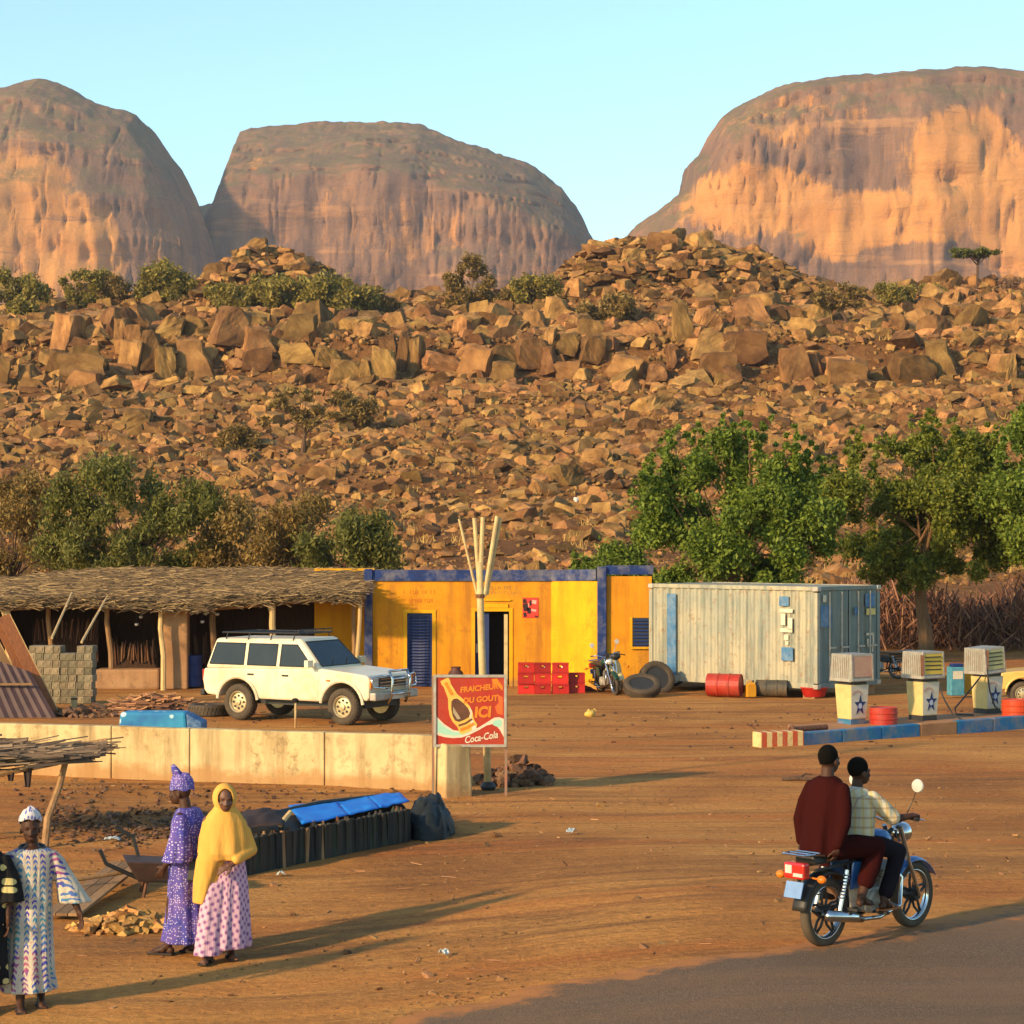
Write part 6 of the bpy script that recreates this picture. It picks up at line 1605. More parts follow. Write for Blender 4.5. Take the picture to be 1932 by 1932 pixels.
b3 = motorcycle('motorcycle', 'black motorcycle parked behind the lorry tyres', gp(1196, 1300, -0.12) + Vector((0, .6, 0)), R(25), M_BLK, R(8), 'parked motorcycles')
b4 = motorcycle('motorcycle', 'motorcycle parked beyond the dark end of the container', Vector((11.2, 61.5, -.15)), R(160), M_BLK, R(8), 'parked motorcycles')
def moped():
    p = gp(1163, 1311, -0.12); t = thing('moped', 'cream moped with a tall leg shield facing out between the parked motorcycles', 'moped', p + Vector((.05, .2, 0)), R(-70))
    mc = simple('moped_cream', (0.60, 0.50, 0.24), (0.52, 0.42, 0.18), .35, 3)
    wheel_parts(t, 0, .27); wheel_parts(t, -1.1, .27)
    b = MB(); b.grid(lambda u, v: (-.16 - .10 * v + .10 * abs(2 * u - 1) ** 2 * -1, (u - .5) * (.30 + .16 * math.sin(v * math.pi)), .30 + v * .58), 10, 12); b.build('leg_shield', mc, t, smooth=True, solid=.012)
    b = MB(); b.grid(lambda u, v: (.30 * math.cos(R(20) + R(140) * u), (v - .5) * .14, .27 + .30 * math.sin(R(20) + R(140) * u)), 14, 4); b.build('mudguard', mc, t, smooth=True, solid=.008)
    b = MB(); b.tube([(0, 0, .27), (-.10, 0, .6), (-.22, 0, 1.0)], .025, 8); b.build('fork', M_CHROME, t)
    b = MB(); b.tube([(-.30, -.33, 1.0), (-.22, -.12, 1.04), (-.22, .12, 1.04), (-.30, .33, 1.0)], .014, 8); b.build('handlebar', M_BLK, t)
    b = MB(); b.ell((-.17, 0, .98), (.12, .14, .10), None, 14, 10); b.build('headlamp_cowl', M_BLK, t, smooth=True)
    b = MB(); b.hexa([(-1.3, -.12, .55), (-.55, -.10, .50), (-.55, .10, .50), (-1.3, .12, .55), (-1.3, -.11, .78), (-.6, -.09, .72), (-.6, .09, .72), (-1.3, .11, .78)]); b.build('seat', M_BLK, t, bevel=.03)
    b = MB(); b.tube([(-.2, 0, .75), (-.4, 0, .35), (-.8, 0, .32), (-1.1, 0, .3)], .04, 8); b.build('frame', mc, t); b = MB(); b.box((-.6, 0, .3), (.3, .2, .2)); b.build('engine', M_GALV, t, bevel=.02)
moped()
# ================================================================== PEOPLE
M_SKIN = simple('dark_skin', (0.062, 0.026, 0.014), (0.042, 0.018, 0.010), 0.55, 14, 0.05, spec=0.2)
M_SKIN2 = simple('brown_skin', (0.13, 0.055, 0.028), (0.09, 0.038, 0.02), 0.5, 14, 0.05, spec=0.35)
M_HAIR = simple('black_hair', (0.006, 0.005, 0.004), rough=0.95, scale=40, bump=0.5, spec=.05)
M_EYE = simple('eye_white', (0.55, 0.50, 0.44), rough=0.3); M_IRIS = simple('eye_dark', (0.01, 0.006, 0.004), rough=0.2); M_LIP = simple('lip', (0.10, 0.035, 0.028), rough=0.45)
M_SANDAL = simple('sandal', (0.03, 0.02, 0.015), rough=0.7)
def cap(b, p0, p1, r0, r1, n=14):
    p0, p1 = Vector(p0), Vector(p1); b.tube([p0, p1], [r0, r1], n); b.ell(p0, r0, None, n, 8); b.ell(p1, r1, None, n, 8)
def chain(b, pts, rad):
    for (p, q), (a, c) in zip(zip(pts, pts[1:]), zip(rad, rad[1:])): cap(b, p, q, a, c)
def frame_from(front, up=Vector((0, 0, 1))):
    f = Vector(front).normalized(); r_ = f.cross(up).normalized(); u = r_.cross(f)
    return Matrix((r_, f, u)).transposed()          # columns: right, front, up
def add_head(b, c, M, s=1.0):
    c = Vector(c)
    def E(o, r_): b.ell(c + M @ (Vector(o) * s), tuple(x * s for x in r_), M, 18, 12)
    E((0, -.012, .025), (.076, .096, .098)); E((0, .030, -.045), (.060, .068, .070)); E((0, .052, -.088), (.036, .034, .026)); E((0, .050, -.03), (.058, .046, .055))
    E((0, .092, -.022), (.014, .018, .028)); E((0, .100, -.040), (.021, .017, .012)); E((0, .078, .012), (.056, .020, .013))
    E((0, .084, -.068), (.027, .014, .008)); E((0, .083, -.080), (.025, .014, .009))
    for q in (-1, 1):
        E((q * .078, -.012, -.018), (.010, .020, .031)); E((q * .042, .066, -.030), (.022, .020, .020)); E((q * .036, .070, -.0), (.020, .012, .006))
def face_parts(parent, c, M, s=1.0):
    c = Vector(c)
    for q in (-1, 1):
        b = MB(); b.ell(c + M @ Vector((q * .029, .0735, -.006)) * s, (.0115 * s, .009 * s, .006 * s), M, 10, 8); e = b.build('eye', M_EYE, parent, smooth=True)
        b = MB(); b.ell(c + M @ Vector((q * .029, .0800, -.006)) * s, (.0055 * s, .004 * s, .0055 * s), M, 8, 6); b.build('iris', M_IRIS, e, smooth=True)
        b = MB(); b.tube([c + M @ Vector((q * x, y, z)) * s for x, y, z in ((.016, .094, .012), (.032, .092, .017), (.048, .080, .012))], .0035 * s, 6); b.build('eyebrow', M_HAIR, parent)
    b = MB(); b.ell(c + M @ Vector((0, .096, -.074)) * s, (.023 * s, .006 * s, .0085 * s), M, 12, 8); b.build('lips', M_LIP, parent, smooth=True)
def add_hand(b, wrist, d, palm, side, curl=25, s=1.0, spread=1.0):
    """palm plus five fingers; d points along the hand, palm is the palm normal, side = +-1 puts the thumb"""
    w = Vector(wrist); d = Vector(d).normalized(); n = Vector(palm).normalized(); n = (n - d * n.dot(d)).normalized(); t = d.cross(n) * side
    M = Matrix((t, d, n)).transposed()
    b.ell(w + d * .045 * s, (.040 * s, .055 * s, .017 * s), M, 14, 10); cap(b, w - d * .02, w + d * .03 * s, .024 * s, .027 * s)
    for i, (off, L) in enumerate(((.030, .070), (.011, .080), (-.010, .075), (-.030, .058))):
        p = w + (d * .088 + t * off * spread) * s; a = 0
        for k, (l, r_) in enumerate(((.45, .0095), (.32, .0088), (.25, .008))):
            a += R(curl) * (0.8 + .25 * i); q = p + (d * math.cos(a) + n * math.sin(a)) * L * l * s
            cap(b, p, q, r_ * s, r_ * .95 * s, 10); p = q
    p = w + (d * .02 + t * .034) * s; q = p + (d * .035 + t * .026 + n * .012) * s; e = q + (d * .030 + t * .004 + n * .014) * s
    cap(b, p, q, .013 * s, .011 * s, 10); cap(b, q, e, .011 * s, .009 * s, 10)
def add_foot(b, ankle, d, s=1.0):
    a = Vector(ankle); d = Vector(d).normalized(); sd = Vector((d.y, -d.x, 0)).normalized()
    z0 = Vector((0, 0, -.055))
    b.ell(a + d * -.025 + z0 * .75, (.034, .034, .034)); cap(b, a + Vector((0, 0, .01)), a + d * .07 + z0 * .55, .036, .030); cap(b, a + d * .05 + z0 * .6, a + d * .15 + z0 * 1.0, .034, .028)
    b.ell(a + d * .13 + z0 * 1.05, (.042, .042, .020), frame_from(d))
    for i, o in enumerate((-.030, -.013, .003, .018, .032)): cap(b, a + d * .15 + sd * o + z0 * 1.1, a + d * (.205 - .012 * i) + sd * o + z0 * 1.2, .011 if i else .014, .010, 8)
def body(parent, skin, build, voxel=.0075):
    b = MB(); build(b); o = b.build('body', skin, parent); return remesh_obj(o, voxel, 3, .4)
def loft(b, rings, n=40, amp=0.0, nf=9, seed=0, M=None, lean=0.0):
    """rings: (cx, cy, z, rx, ry[, amp]) from the top down; closed at both ends"""
    V, F = [], []
    for i, rg in enumerate(rings):
        cx, cy, z, rx, ry = rg[:5]; a_ = rg[5] if len(rg) > 5 else amp
        for j in range(n):
            w = 2 * math.pi * j / n
            k = 1 + a_ * (math.sin(nf * w + seed + z * 1.3) * .6 + math.sin((nf * 2 - 3) * w + seed * 2 - z * 2.1) * .4)
            p = Vector((cx + rx * k * math.cos(w), cy + ry * k * math.sin(w), z)); V.append(M @ p if M else p)
    m = len(rings)
    for i in range(m - 1):
        for j in range(n): F.append((i * n + j, (i + 1) * n + j, (i + 1) * n + (j + 1) % n, i * n + (j + 1) % n))
    F.append(tuple(range(n))); F.append(tuple(range((m - 1) * n, m * n))[::-1])
    b.add(V, F)
def dense(rings, k=5):
    out = []
    for a, c in zip(rings, rings[1:]):
        L = max(len(a), len(c)); a = tuple(a) + (0.0,) * (L - len(a)); c = tuple(c) + (0.0,) * (L - len(c))
        for i in range(k): t_ = i / k; out.append(tuple(x + (y - x) * t_ for x, y in zip(a, c)))
    out.append(rings[-1]); return out
def cloth(name, m, parent, build, voxel=.011, sm=2):
    b = MB(); build(b); o = b.build(name, m, parent); return remesh_obj(o, voxel, sm, .4)
# ---- fabrics
def cloth_uv(k, scale=0.24):
    v = k.coord('Object'); s = k.sep(v)
    u = k.math('MULTIPLY', k.math('ARCTAN2', s[0], k.math('MULTIPLY', s[1], -1.0)), scale)
    return v, u, s[2]
def m_white_print():
    m, nt, b = new_mat('white_blue_print'); k = NB(nt); v, u, z = cloth_uv(k)
    wob = k.math('MULTIPLY', k.math('SUBTRACT', k.noise(v, 7, 3), .5), .10); u = k.math('ADD', u, wob); z = k.math('ADD', z, wob)
    col_u = k.math('MULTIPLY', u, 8.0); f = k.math('FRACT', col_u)
    tri = k.math('ABSOLUTE', k.math('SUBTRACT', f, 0.5))
    zz = k.math('FRACT', k.math('ADD', k.math('MULTIPLY', z, 19.0), k.math('MULTIPLY', tri, 1.5)))
    chev = k.math('GREATER_THAN', zz, 0.52); inband = k.math('LESS_THAN', tri, 0.30)
    wv = k.noise(v, 3.2, 2, .5)
    hue = k.ramp(wv, [(.36, (0.30, 0.08, 0.16)), (.44, (0.06, 0.05, 0.28)), (.52, (0.08, 0.16, 0.36)), (.60, (0.05, 0.24, 0.26)), (.68, (0.12, 0.05, 0.30))])
    base = k.ramp(k.noise(v, 6, 4), [(.35, (0.38, 0.34, 0.27)), (.65, (0.49, 0.44, 0.34))])
    base = k.mix(k.math('MULTIPLY', k.math('GREATER_THAN', k.noise(v, 60, 2), .62), .7), base, (0.45, 0.16, 0.14))
    col = k.mix(k.math('MULTIPLY', chev, inband), base, hue)
    k.link(col, b.inputs['Base Color']); b.inputs['Roughness'].default_value = .92; b.inputs['Specular IOR Level'].default_value = .1; k.bump(k.noise(k.coord('Object', (1, 1, .16)), 9, 3, .5, .4), .8, .05, b); return m
def m_dots(name, c1, c2, dot, scale, thr):
    m, nt, b = new_mat(name); k = NB(nt); v, u, z = cloth_uv(k)
    cm = k.n('ShaderNodeCombineXYZ'); k.link(u, cm.inputs[0]); k.link(z, cm.inputs[1])
    vo = k.n('ShaderNodeTexVoronoi'); vo.inputs['Scale'].default_value = scale; vo.inputs['Randomness'].default_value = .55; k.link(cm.outputs[0], vo.inputs['Vector'])
    col = k.ramp(k.noise(v, 5, 4), [(.38, c1), (.62, c2)])
    col = k.mix(k.math('LESS_THAN', vo.outputs['Distance'], thr), col, dot)
    k.link(col, b.inputs['Base Color']); b.inputs['Roughness'].default_value = .92; b.inputs['Specular IOR Level'].default_value = .1; k.bump(k.noise(k.coord('Object', (1, 1, .16)), 9, 3, .5, .4), .8, .05, b); return m
def m_check(name, base, dark, freq, rot=0.0, lo=.5):
    m, nt, b = new_mat(name); k = NB(nt); v, u, z = cloth_uv(k)
    a, c = math.cos(rot), math.sin(rot)
    p = k.math('ADD', k.math('MULTIPLY', u, a), k.math('MULTIPLY', z, c)); q = k.math('SUBTRACT', k.math('MULTIPLY', z, a), k.math('MULTIPLY', u, c))
    s1 = k.math('ADD', k.math('MULTIPLY', k.math('SINE', k.math('MULTIPLY', p, freq)), .5), .5); s2 = k.math('ADD', k.math('MULTIPLY', k.math('SINE', k.math('MULTIPLY', q, freq)), .5), .5)
    w = k.math('MULTIPLY', k.math('ADD', s1, s2), .5)
    col = k.mix(k.mask(w, lo, .95), base, dark)
    k.link(col, b.inputs['Base Color']); b.inputs['Roughness'].default_value = .92; b.inputs['Specular IOR Level'].default_value = .1; k.bump(k.noise(k.coord('Object', (1, 1, .16)), 9, 3, .5, .4), .8, .05, b); return m
def m_shirt_plaid():
    m, nt, b = new_mat('yellow_plaid'); k = NB(nt); v = k.coord('Object'); s = k.sep(v)
    def lines(x, f, w): return k.math('LESS_THAN', k.math('FRACT', k.math('MULTIPLY', x, f)), w)
    d = k.math('ADD', s[0], s[1])
    col = k.mix(k.math('MULTIPLY', lines(k.math('SUBTRACT', s[0], s[1]), 10, .3), .6), (0.52, 0.45, 0.30), (0.52, 0.34, 0.08))
    col = k.mix(k.math('MULTIPLY', lines(s[2], 12, .22), .55), col, (0.26, 0.16, 0.10)); col = k.mix(k.math('MULTIPLY', lines(d, 11, .14), .5), col, (0.22, 0.14, 0.16))
    k.link(col, b.inputs['Base Color']); b.inputs['Roughness'].default_value = .92; b.inputs['Specular IOR Level'].default_value = .1; k.bump(k.noise(k.coord('Object', (1, 1, .16)), 9, 3, .5, .4), .8, .05, b); return m
C_WHITE = m_white_print()
C_BLUE = m_dots('blue_dotted_cloth', (0.055, 0.055, 0.26), (0.12, 0.08, 0.28), (0.42, 0.36, 0.52), 44, .31)
C_BLACK = m_dots('black_spotted_cloth', (0.010, 0.010, 0.012), (0.016, 0.015, 0.014), (0.45, 0.38, 0.15), 11, .34)
C_PINK = m_check('pink_check_cloth', (0.54, 0.33, 0.40), (0.17, 0.07, 0.20), 104, .5, .42)
C_VEIL = simple('orange_yellow_veil', (0.62, 0.33, 0.075), (0.54, 0.27, 0.05), 0.9, 4, .8, 7, spec=.1, stretch=(1.6, 1.6, .35))
C_WRAP = m_dots('pale_printed_wrap', (0.48, 0.44, 0.44), (0.54, 0.48, 0.46), (0.10, 0.12, 0.34), 18, .36)
C_MAROON = simple('maroon_cloth', (0.030, 0.0045, 0.004), (0.022, 0.0035, 0.003), 0.95, 4, .5, 9, spec=.05, stretch=(1, 1, .2))
C_DARKT = simple('dark_trousers', (0.014, 0.011, 0.015), rough=.95, spec=.05, scale=4, bump=.5, bscale=9)
C_PLAID = m_shirt_plaid()
def person(label, loc, rotz): return thing('person', label, 'person', loc, rotz)

def white_woman():
    p = gp(60, 1901); t = person('woman in a white dress with blue zigzag print and printed head wrap', p, R(10))
    M = frame_from((0.10, -1, 0)); hc = (-.01, -.035, 1.522)
    def bd(b):
        add_head(b, hc, M); cap(b, (0, .015, 1.42), (0, .02, 1.30), .052, .062)
        cap(b, (0, .02, 1.26), (0, .02, .95), .13, .13); b.ell((0, .02, 1.25), (.13, .07, .05))
        chain(b, [(.15, .02, 1.25), (.27, .05, 1.05), (.38, 0, .83)], [.042, .042, .028]); add_hand(b, (.39, -.005, .81), (.28, -.12, -1), (-.8, -.4, 0), -1, 16)
        chain(b, [(-.15, .02, 1.25), (-.24, .04, 1.03), (-.26, -.02, .80)], [.042, .042, .028]); add_hand(b, (-.262, -.025, .78), (-.05, -.15, -1), (.8, -.2, 0), 1, 16)
        for x, y in ((-.09, -.10), (.07, .08)): chain(b, [(x * .9, .02, .9), (x, y * .5 + .0, .5), (x, y, .09)], [.085, .06, .038]); add_foot(b, (x, y, .085), (.12, -1, 0))
    body(t, M_SKIN, bd); face_parts(t, hc, M)
    def dr(b):
        loft(b, dense([(0, .03, 1.355, .09, .08, 0), (0, .02, 1.345, .15, .10, 0), (.0, .02, 1.31, .195, .12, .01), (.0, .02, 1.22, .195, .135, .02), (.0, .02, 1.05, .17, .13, .03), (-.01, .02, .85, .178, .14, .06), (-.02, .01, .55, .19, .155, .09), (-.03, 0, .30, .205, .17, .12), (-.03, 0, .16, .225, .19, .14), (-.03, 0, .145, .21, .18, .14)], 5), 56, 0, 9, 1)
        S = Matrix.Rotation(R(-24), 3, 'Y')
        loft(b, dense([(.15, .02, 1.325, .05, .055), (.195, .025, 1.26, .07, .075), (.265, .03, 1.12, .082, .08, .03), (.32, .03, .98, .115, .09, .08), (.355, .03, .885, .14, .10, .12), (.357, .03, .877, .13, .095, .12)], 4), 36, 0, 6, 2)
        loft(b, dense([(-.15, .02, 1.325, .05, .055), (-.195, .025, 1.26, .07, .075), (-.235, .03, 1.12, .08, .08, .03), (-.28, .02, .95, .105, .09, .08), (-.285, .02, .88, .12, .095, .1)], 4), 36, 0, 6, 3)
    cloth('dress', C_WHITE, t, dr)
    b = MB(); b.tube([(.105 * math.cos(w), .025 + .085 * math.sin(w), 1.352 + .02 * math.sin(w)) for w in np.linspace(0, 6.283, 21)], .016, 6); b.build('neckband', M_BLK, t, smooth=True)
    b = MB(); cc = Vector(hc)
    b.grid(lambda u, v: cc + M @ Vector((.092 * math.cos(u * 6.283) * math.cos(v * 1.57) ** .7, -.022 + .112 * math.sin(u * 6.283) * math.cos(v * 1.57) ** .7, .052 + .035 * math.sin(u * 6.283) + .10 * math.sin(v * 1.57) + .006 * math.sin(u * 40 + v * 8))), 40, 12, True); b.build('head_wrap', C_WRAP, t, smooth=True, solid=.012)
    for x, y in ((-.09, -.10), (.07, .08)):
        b = MB(); b.box((x + .008, y - .075, .012), (.085, .25, .018), (0, 0, R(6))); b.tube([(x - .04, y - .09, .02), (x + .005, y - .12, .055), (x + .05, y - .09, .02)], .010, 6); b.build('sandal', M_SANDAL, t, bevel=.008)
white_woman()
def edge_woman():
    p = gp(-37, 1912); t = person('person in a black dress with yellow spots at the left picture edge', p, R(10)); M = frame_from((0, -1, 0)); hc = (0, -.02, 1.52)
    def bd(b):
        add_head(b, hc, M); cap(b, (0, .015, 1.44), (0, .02, 1.3), .052, .062); cap(b, (0, .02, 1.26), (0, .02, .95), .13, .13)
        for q in (-1, 1):
            chain(b, [(q * .17, .02, 1.29), (q * .22, .04, 1.05), (q * .23, -.04, .82)], [.05, .042, .028]); add_hand(b, (q * .232, -.045, .80), (0, -.15, -1), (-q, -.2, 0), -q, 16)
            chain(b, [(q * .08, .02, .9), (q * .09, .0, .5), (q * .09, 0, .09)], [.085, .06, .038]); add_foot(b, (q * .09, 0, .085), (0, -1, 0))
    body(t, M_SKIN, bd, .011); face_parts(t, hc, M)
    def dr(b):
        loft(b, dense([(0, .02, 1.37, .10, .075, 0), (0, .02, 1.35, .17, .10, 0), (.0, .02, 1.24, .22, .14, .02), (.0, .02, .95, .22, .15, .04), (0, .01, .55, .22, .17, .08), (0, 0, .25, .24, .19, .1)], 5), 50, 0, 9, 4)
        for q in (-1, 1): loft(b, dense([(q * .19, .02, 1.32, .05, .05), (q * .24, .03, 1.12, .085, .08, .03), (q * .255, 0, .93, .11, .1, .08)], 4), 30, 0, 6, 2)
    cloth('dress', C_BLACK, t, dr, .014)
    b = MB(); b.ell(Vector(hc) + Vector((0, .02, .06)), (.10, .115, .095), None, 20, 12); b.build('head_wrap', C_BLACK, t, smooth=True)
edge_woman()
def blue_woman():
    p = gp(348, 1800); t = person('woman in a blue dotted robe and tall blue head wrap walking away to the left', p, R(-104)); M = frame_from((.05, -1, 0)); hc = (0, -.045, 1.545)
    def bd(b):
        add_head(b, hc, M); cap(b, (0, .0, 1.47), (0, .02, 1.34), .052, .062); cap(b, (0, .02, 1.28), (0, .02, .95), .14, .14)
        chain(b, [(.18, .03, 1.33), (.245, .07, 1.06), (.215, -.10, .88)], [.05, .042, .03]); add_hand(b, (.213, -.115, .865), (-.1, -.5, -.85), (-1, 0, .2), -1, 22)
        chain(b, [(-.18, .03, 1.33), (-.23, .05, 1.06), (-.22, -.12, .87)], [.05, .042, .03]); add_hand(b, (-.22, -.13, .855), (.1, -.6, -.8), (1, 0, .2), 1, 22)
        for x, y in ((-.08, .13), (.08, -.13)): chain(b, [(x * .9, .02, .9), (x, y * .45 - .03, .5), (x, y, .10)], [.09, .06, .038]); add_foot(b, (x, y, .085), (0, -1, 0))
    body(t, M_SKIN, bd); face_parts(t, hc, M)
    def dr(b):
        loft(b, dense([(0, .03, 1.405, .09, .07, 0), (0, .035, 1.385, .17, .10, 0), (.0, .04, 1.28, .225, .15, .02), (.0, .045, 1.08, .235, .17, .03), (0, .04, .85, .23, .18, .04), (0, .03, .55, .215, .185, .06), (0, .03, .28, .215, .215, .08), (0, .03, .13, .21, .245, .10), (0, .03, .12, .2, .23, .1)], 5), 56, 0, 8, 5)
        for q in (-1, 1): loft(b, dense([(q * .19, .03, 1.36, .055, .055), (q * .245, .06, 1.18, .09, .095, .03), (q * .26, .05, 1.0, .12, .13, .08), (q * .26, .03, .92, .13, .14, .1)], 4), 34, 0, 6, 2)
    cloth('robe', C_BLUE, t, dr)
    b = MB(); cc = Vector(hc)
    b.grid(lambda u, v: cc + M @ Vector((.10 * math.cos(u * 6.283) * math.cos(v * 1.57) ** .55, -.02 + .12 * math.sin(u * 6.283) * math.cos(v * 1.57) ** .55, .03 + .155 * math.sin(v * 1.57) + .008 * math.sin(u * 30 + v * 9))), 40, 14, True)
    b.tube([cc + Vector((0, -.02, .16)), cc + Vector((.01, -.05, .22)), cc + Vector((.0, -.075, .26))], [.05, .035, .018], 10); b.build('head_wrap', C_BLUE, t, smooth=True)
    for x, y in ((-.08, .13), (.08, -.13)): b = MB(); b.box((x, y - .075, .012), (.085, .25, .018)); b.tube([(x - .04, y - .09, .02), (x, y - .12, .055), (x + .04, y - .09, .02)], .010, 6); b.build('sandal', M_SANDAL, t, bevel=.008)
    t2 = thing('shoulder_bag', 'small dark bag hanging from the arm of the woman in blue', 'bag', p + Vector((.10, -.20, .86)), R(-104)); b = MB(); b.hexa([(-.04, -.10, -.13), (.04, -.10, -.13), (.04, .10, -.13), (-.04, .10, -.13), (-.025, -.08, .08), (.025, -.08, .08), (.025, .08, .08), (-.025, .08, .08)]); b.build('pouch', M_BLK, t2, bevel=.02); b = MB(); b.tube([(0, -.07, .07), (0, -.05, .30), (0, .05, .30), (0, .07, .07)], .007, 6); b.build('strap', M_BLK, t2)
blue_woman()
def veil_woman():
    p = gp(424, 1810); t = person('woman in a long orange-yellow veil and pink checked skirt', p, R(12)); M = frame_from((.04, -1, -.02)); hc = (0, -.035, 1.515)
    def bd(b):
        add_head(b, hc, M); cap(b, (0, .015, 1.44), (0, .02, 1.32), .052, .062); cap(b, (0, .02, 1.28), (0, .02, .95), .13, .13)
        chain(b, [(.16, .02, 1.31), (.225, .03, 1.05), (.06, -.19, .93)], [.05, .042, .03]); add_hand(b, (.045, -.205, .92), (-1, -.25, -.35), (0, .6, -.6), 1, 20)
        chain(b, [(-.16, .02, 1.31), (-.20, .03, 1.05), (-.20, .0, .82)], [.05, .042, .03]); add_hand(b, (-.20, -.005, .80), (-.1, -.05, -1), (1, 0, 0), 1, 25)
        for x, y in ((-.15, -.10), (.06, .06)): chain(b, [(x * .7, .02, .9), (x, y * .5, .5), (x, y, .10)], [.09, .06, .038]); add_foot(b, (x, y, .085), (-.45 if x < 0 else .1, -1, 0))
    body(t, M_SKIN2, bd); face_parts(t, hc, M)
    def sk(b):
        loft(b, dense([(0, .02, 1.10, .17, .12, 0), (0, .02, .95, .19, .14, .02), (.01, .01, .7, .205, .16, .05), (.01, 0, .42, .215, .18, .08), (-.0, -.01, .2, .235, .19, .10), (-.01, -.01, .125, .245, .195, .11), (-.01, -.01, .115, .23, .18, .11)], 5), 56, 0, 8, 2)
        loft(b, dense([(-.08, -.06, .75, .12, .10, .02), (-.13, -.10, .42, .12, .10, .06), (-.16, -.12, .18, .125, .11, .1), (-.17, -.13, .075, .13, .115, .12)], 5), 40, 0, 6, 7)
    cloth('skirt', C_PINK, t, sk)
    def ve(b):
        cc = Vector(hc)
        # hood: open towards the face, given a little thickness so that it fuses with the cape
        prof = [(.074, .060, .098), (.100, .040, .125), (.112, -.01, .138), (.114, -.06, .138), (.085, -.115, .105), (.03, -.14, .04)]
        N = 32; V = []; F = []
        for th in (0.0, -.016):
            for rx, y, rz in prof:
                for j in range(N):
                    w = 2 * math.pi * j / N; V.append(cc + M @ Vector(((rx + th) * math.cos(w), y - (th * .6 if rx < .05 else 0), .012 + (rz + th) * math.sin(w))))
        m = len(prof)
        for o, fl in ((0, 1), (m * N, -1)):
            for i in range(m - 1):
                for j in range(N):
                    f = (o + i * N + j, o + i * N + (j + 1) % N, o + (i + 1) * N + (j + 1) % N, o + (i + 1) * N + j); F.append(f if fl > 0 else f[::-1])
        for j in range(N): F.append((j, m * N + j, m * N + (j + 1) % N, (j + 1) % N))
        F.append(tuple(range((m - 1) * N, m * N))); F.append(tuple(range(2 * m * N - N, 2 * m * N))[::-1])
        b.add(V, F)
        loft(b, dense([(0, .0, 1.44, .10, .095, 0), (0, .01, 1.38, .15, .12, .03), (0, .01, 1.30, .205, .145, .04), (0, .0, 1.16, .235, .17, .05), (0, -.01, 1.02, .245, .19, .07), (.02, -.01, .96, .215, .175, .08), (.03, .0, .945, .19, .15, .05)], 5), 56, 0, 7, 3)
        loft(b, dense([(-.05, -.01, 1.15, .15, .15, .02), (-.12, -.01, .95, .15, .16, .05), (-.17, -.01, .75, .125, .15, .09), (-.215, 0, .56, .085, .13, .12), (-.22, 0, .545, .07, .12, .12)], 5), 40, 0, 6, 5)
        chain(b, [Vector((.19, .0, 1.2)), Vector((.245, -.02, 1.03)), Vector((.10, -.20, .965))], [.06, .062, .045])
    cloth('veil', C_VEIL, t, ve, .010, 2)
    for x, y in ((-.15, -.10), (.06, .06)): b = MB(); b.box((x + (-.035 if x < 0 else .006), y - .07, .012), (.09, .25, .02), (0, 0, R(-24 if x < 0 else 6))); b.tube([(x - .05, y - .08, .02), (x - .01, y - .11, .06), (x + .035, y - .09, .02)], .012, 6); b.build('sandal', M_SANDAL, t, bevel=.008)
veil_woman()

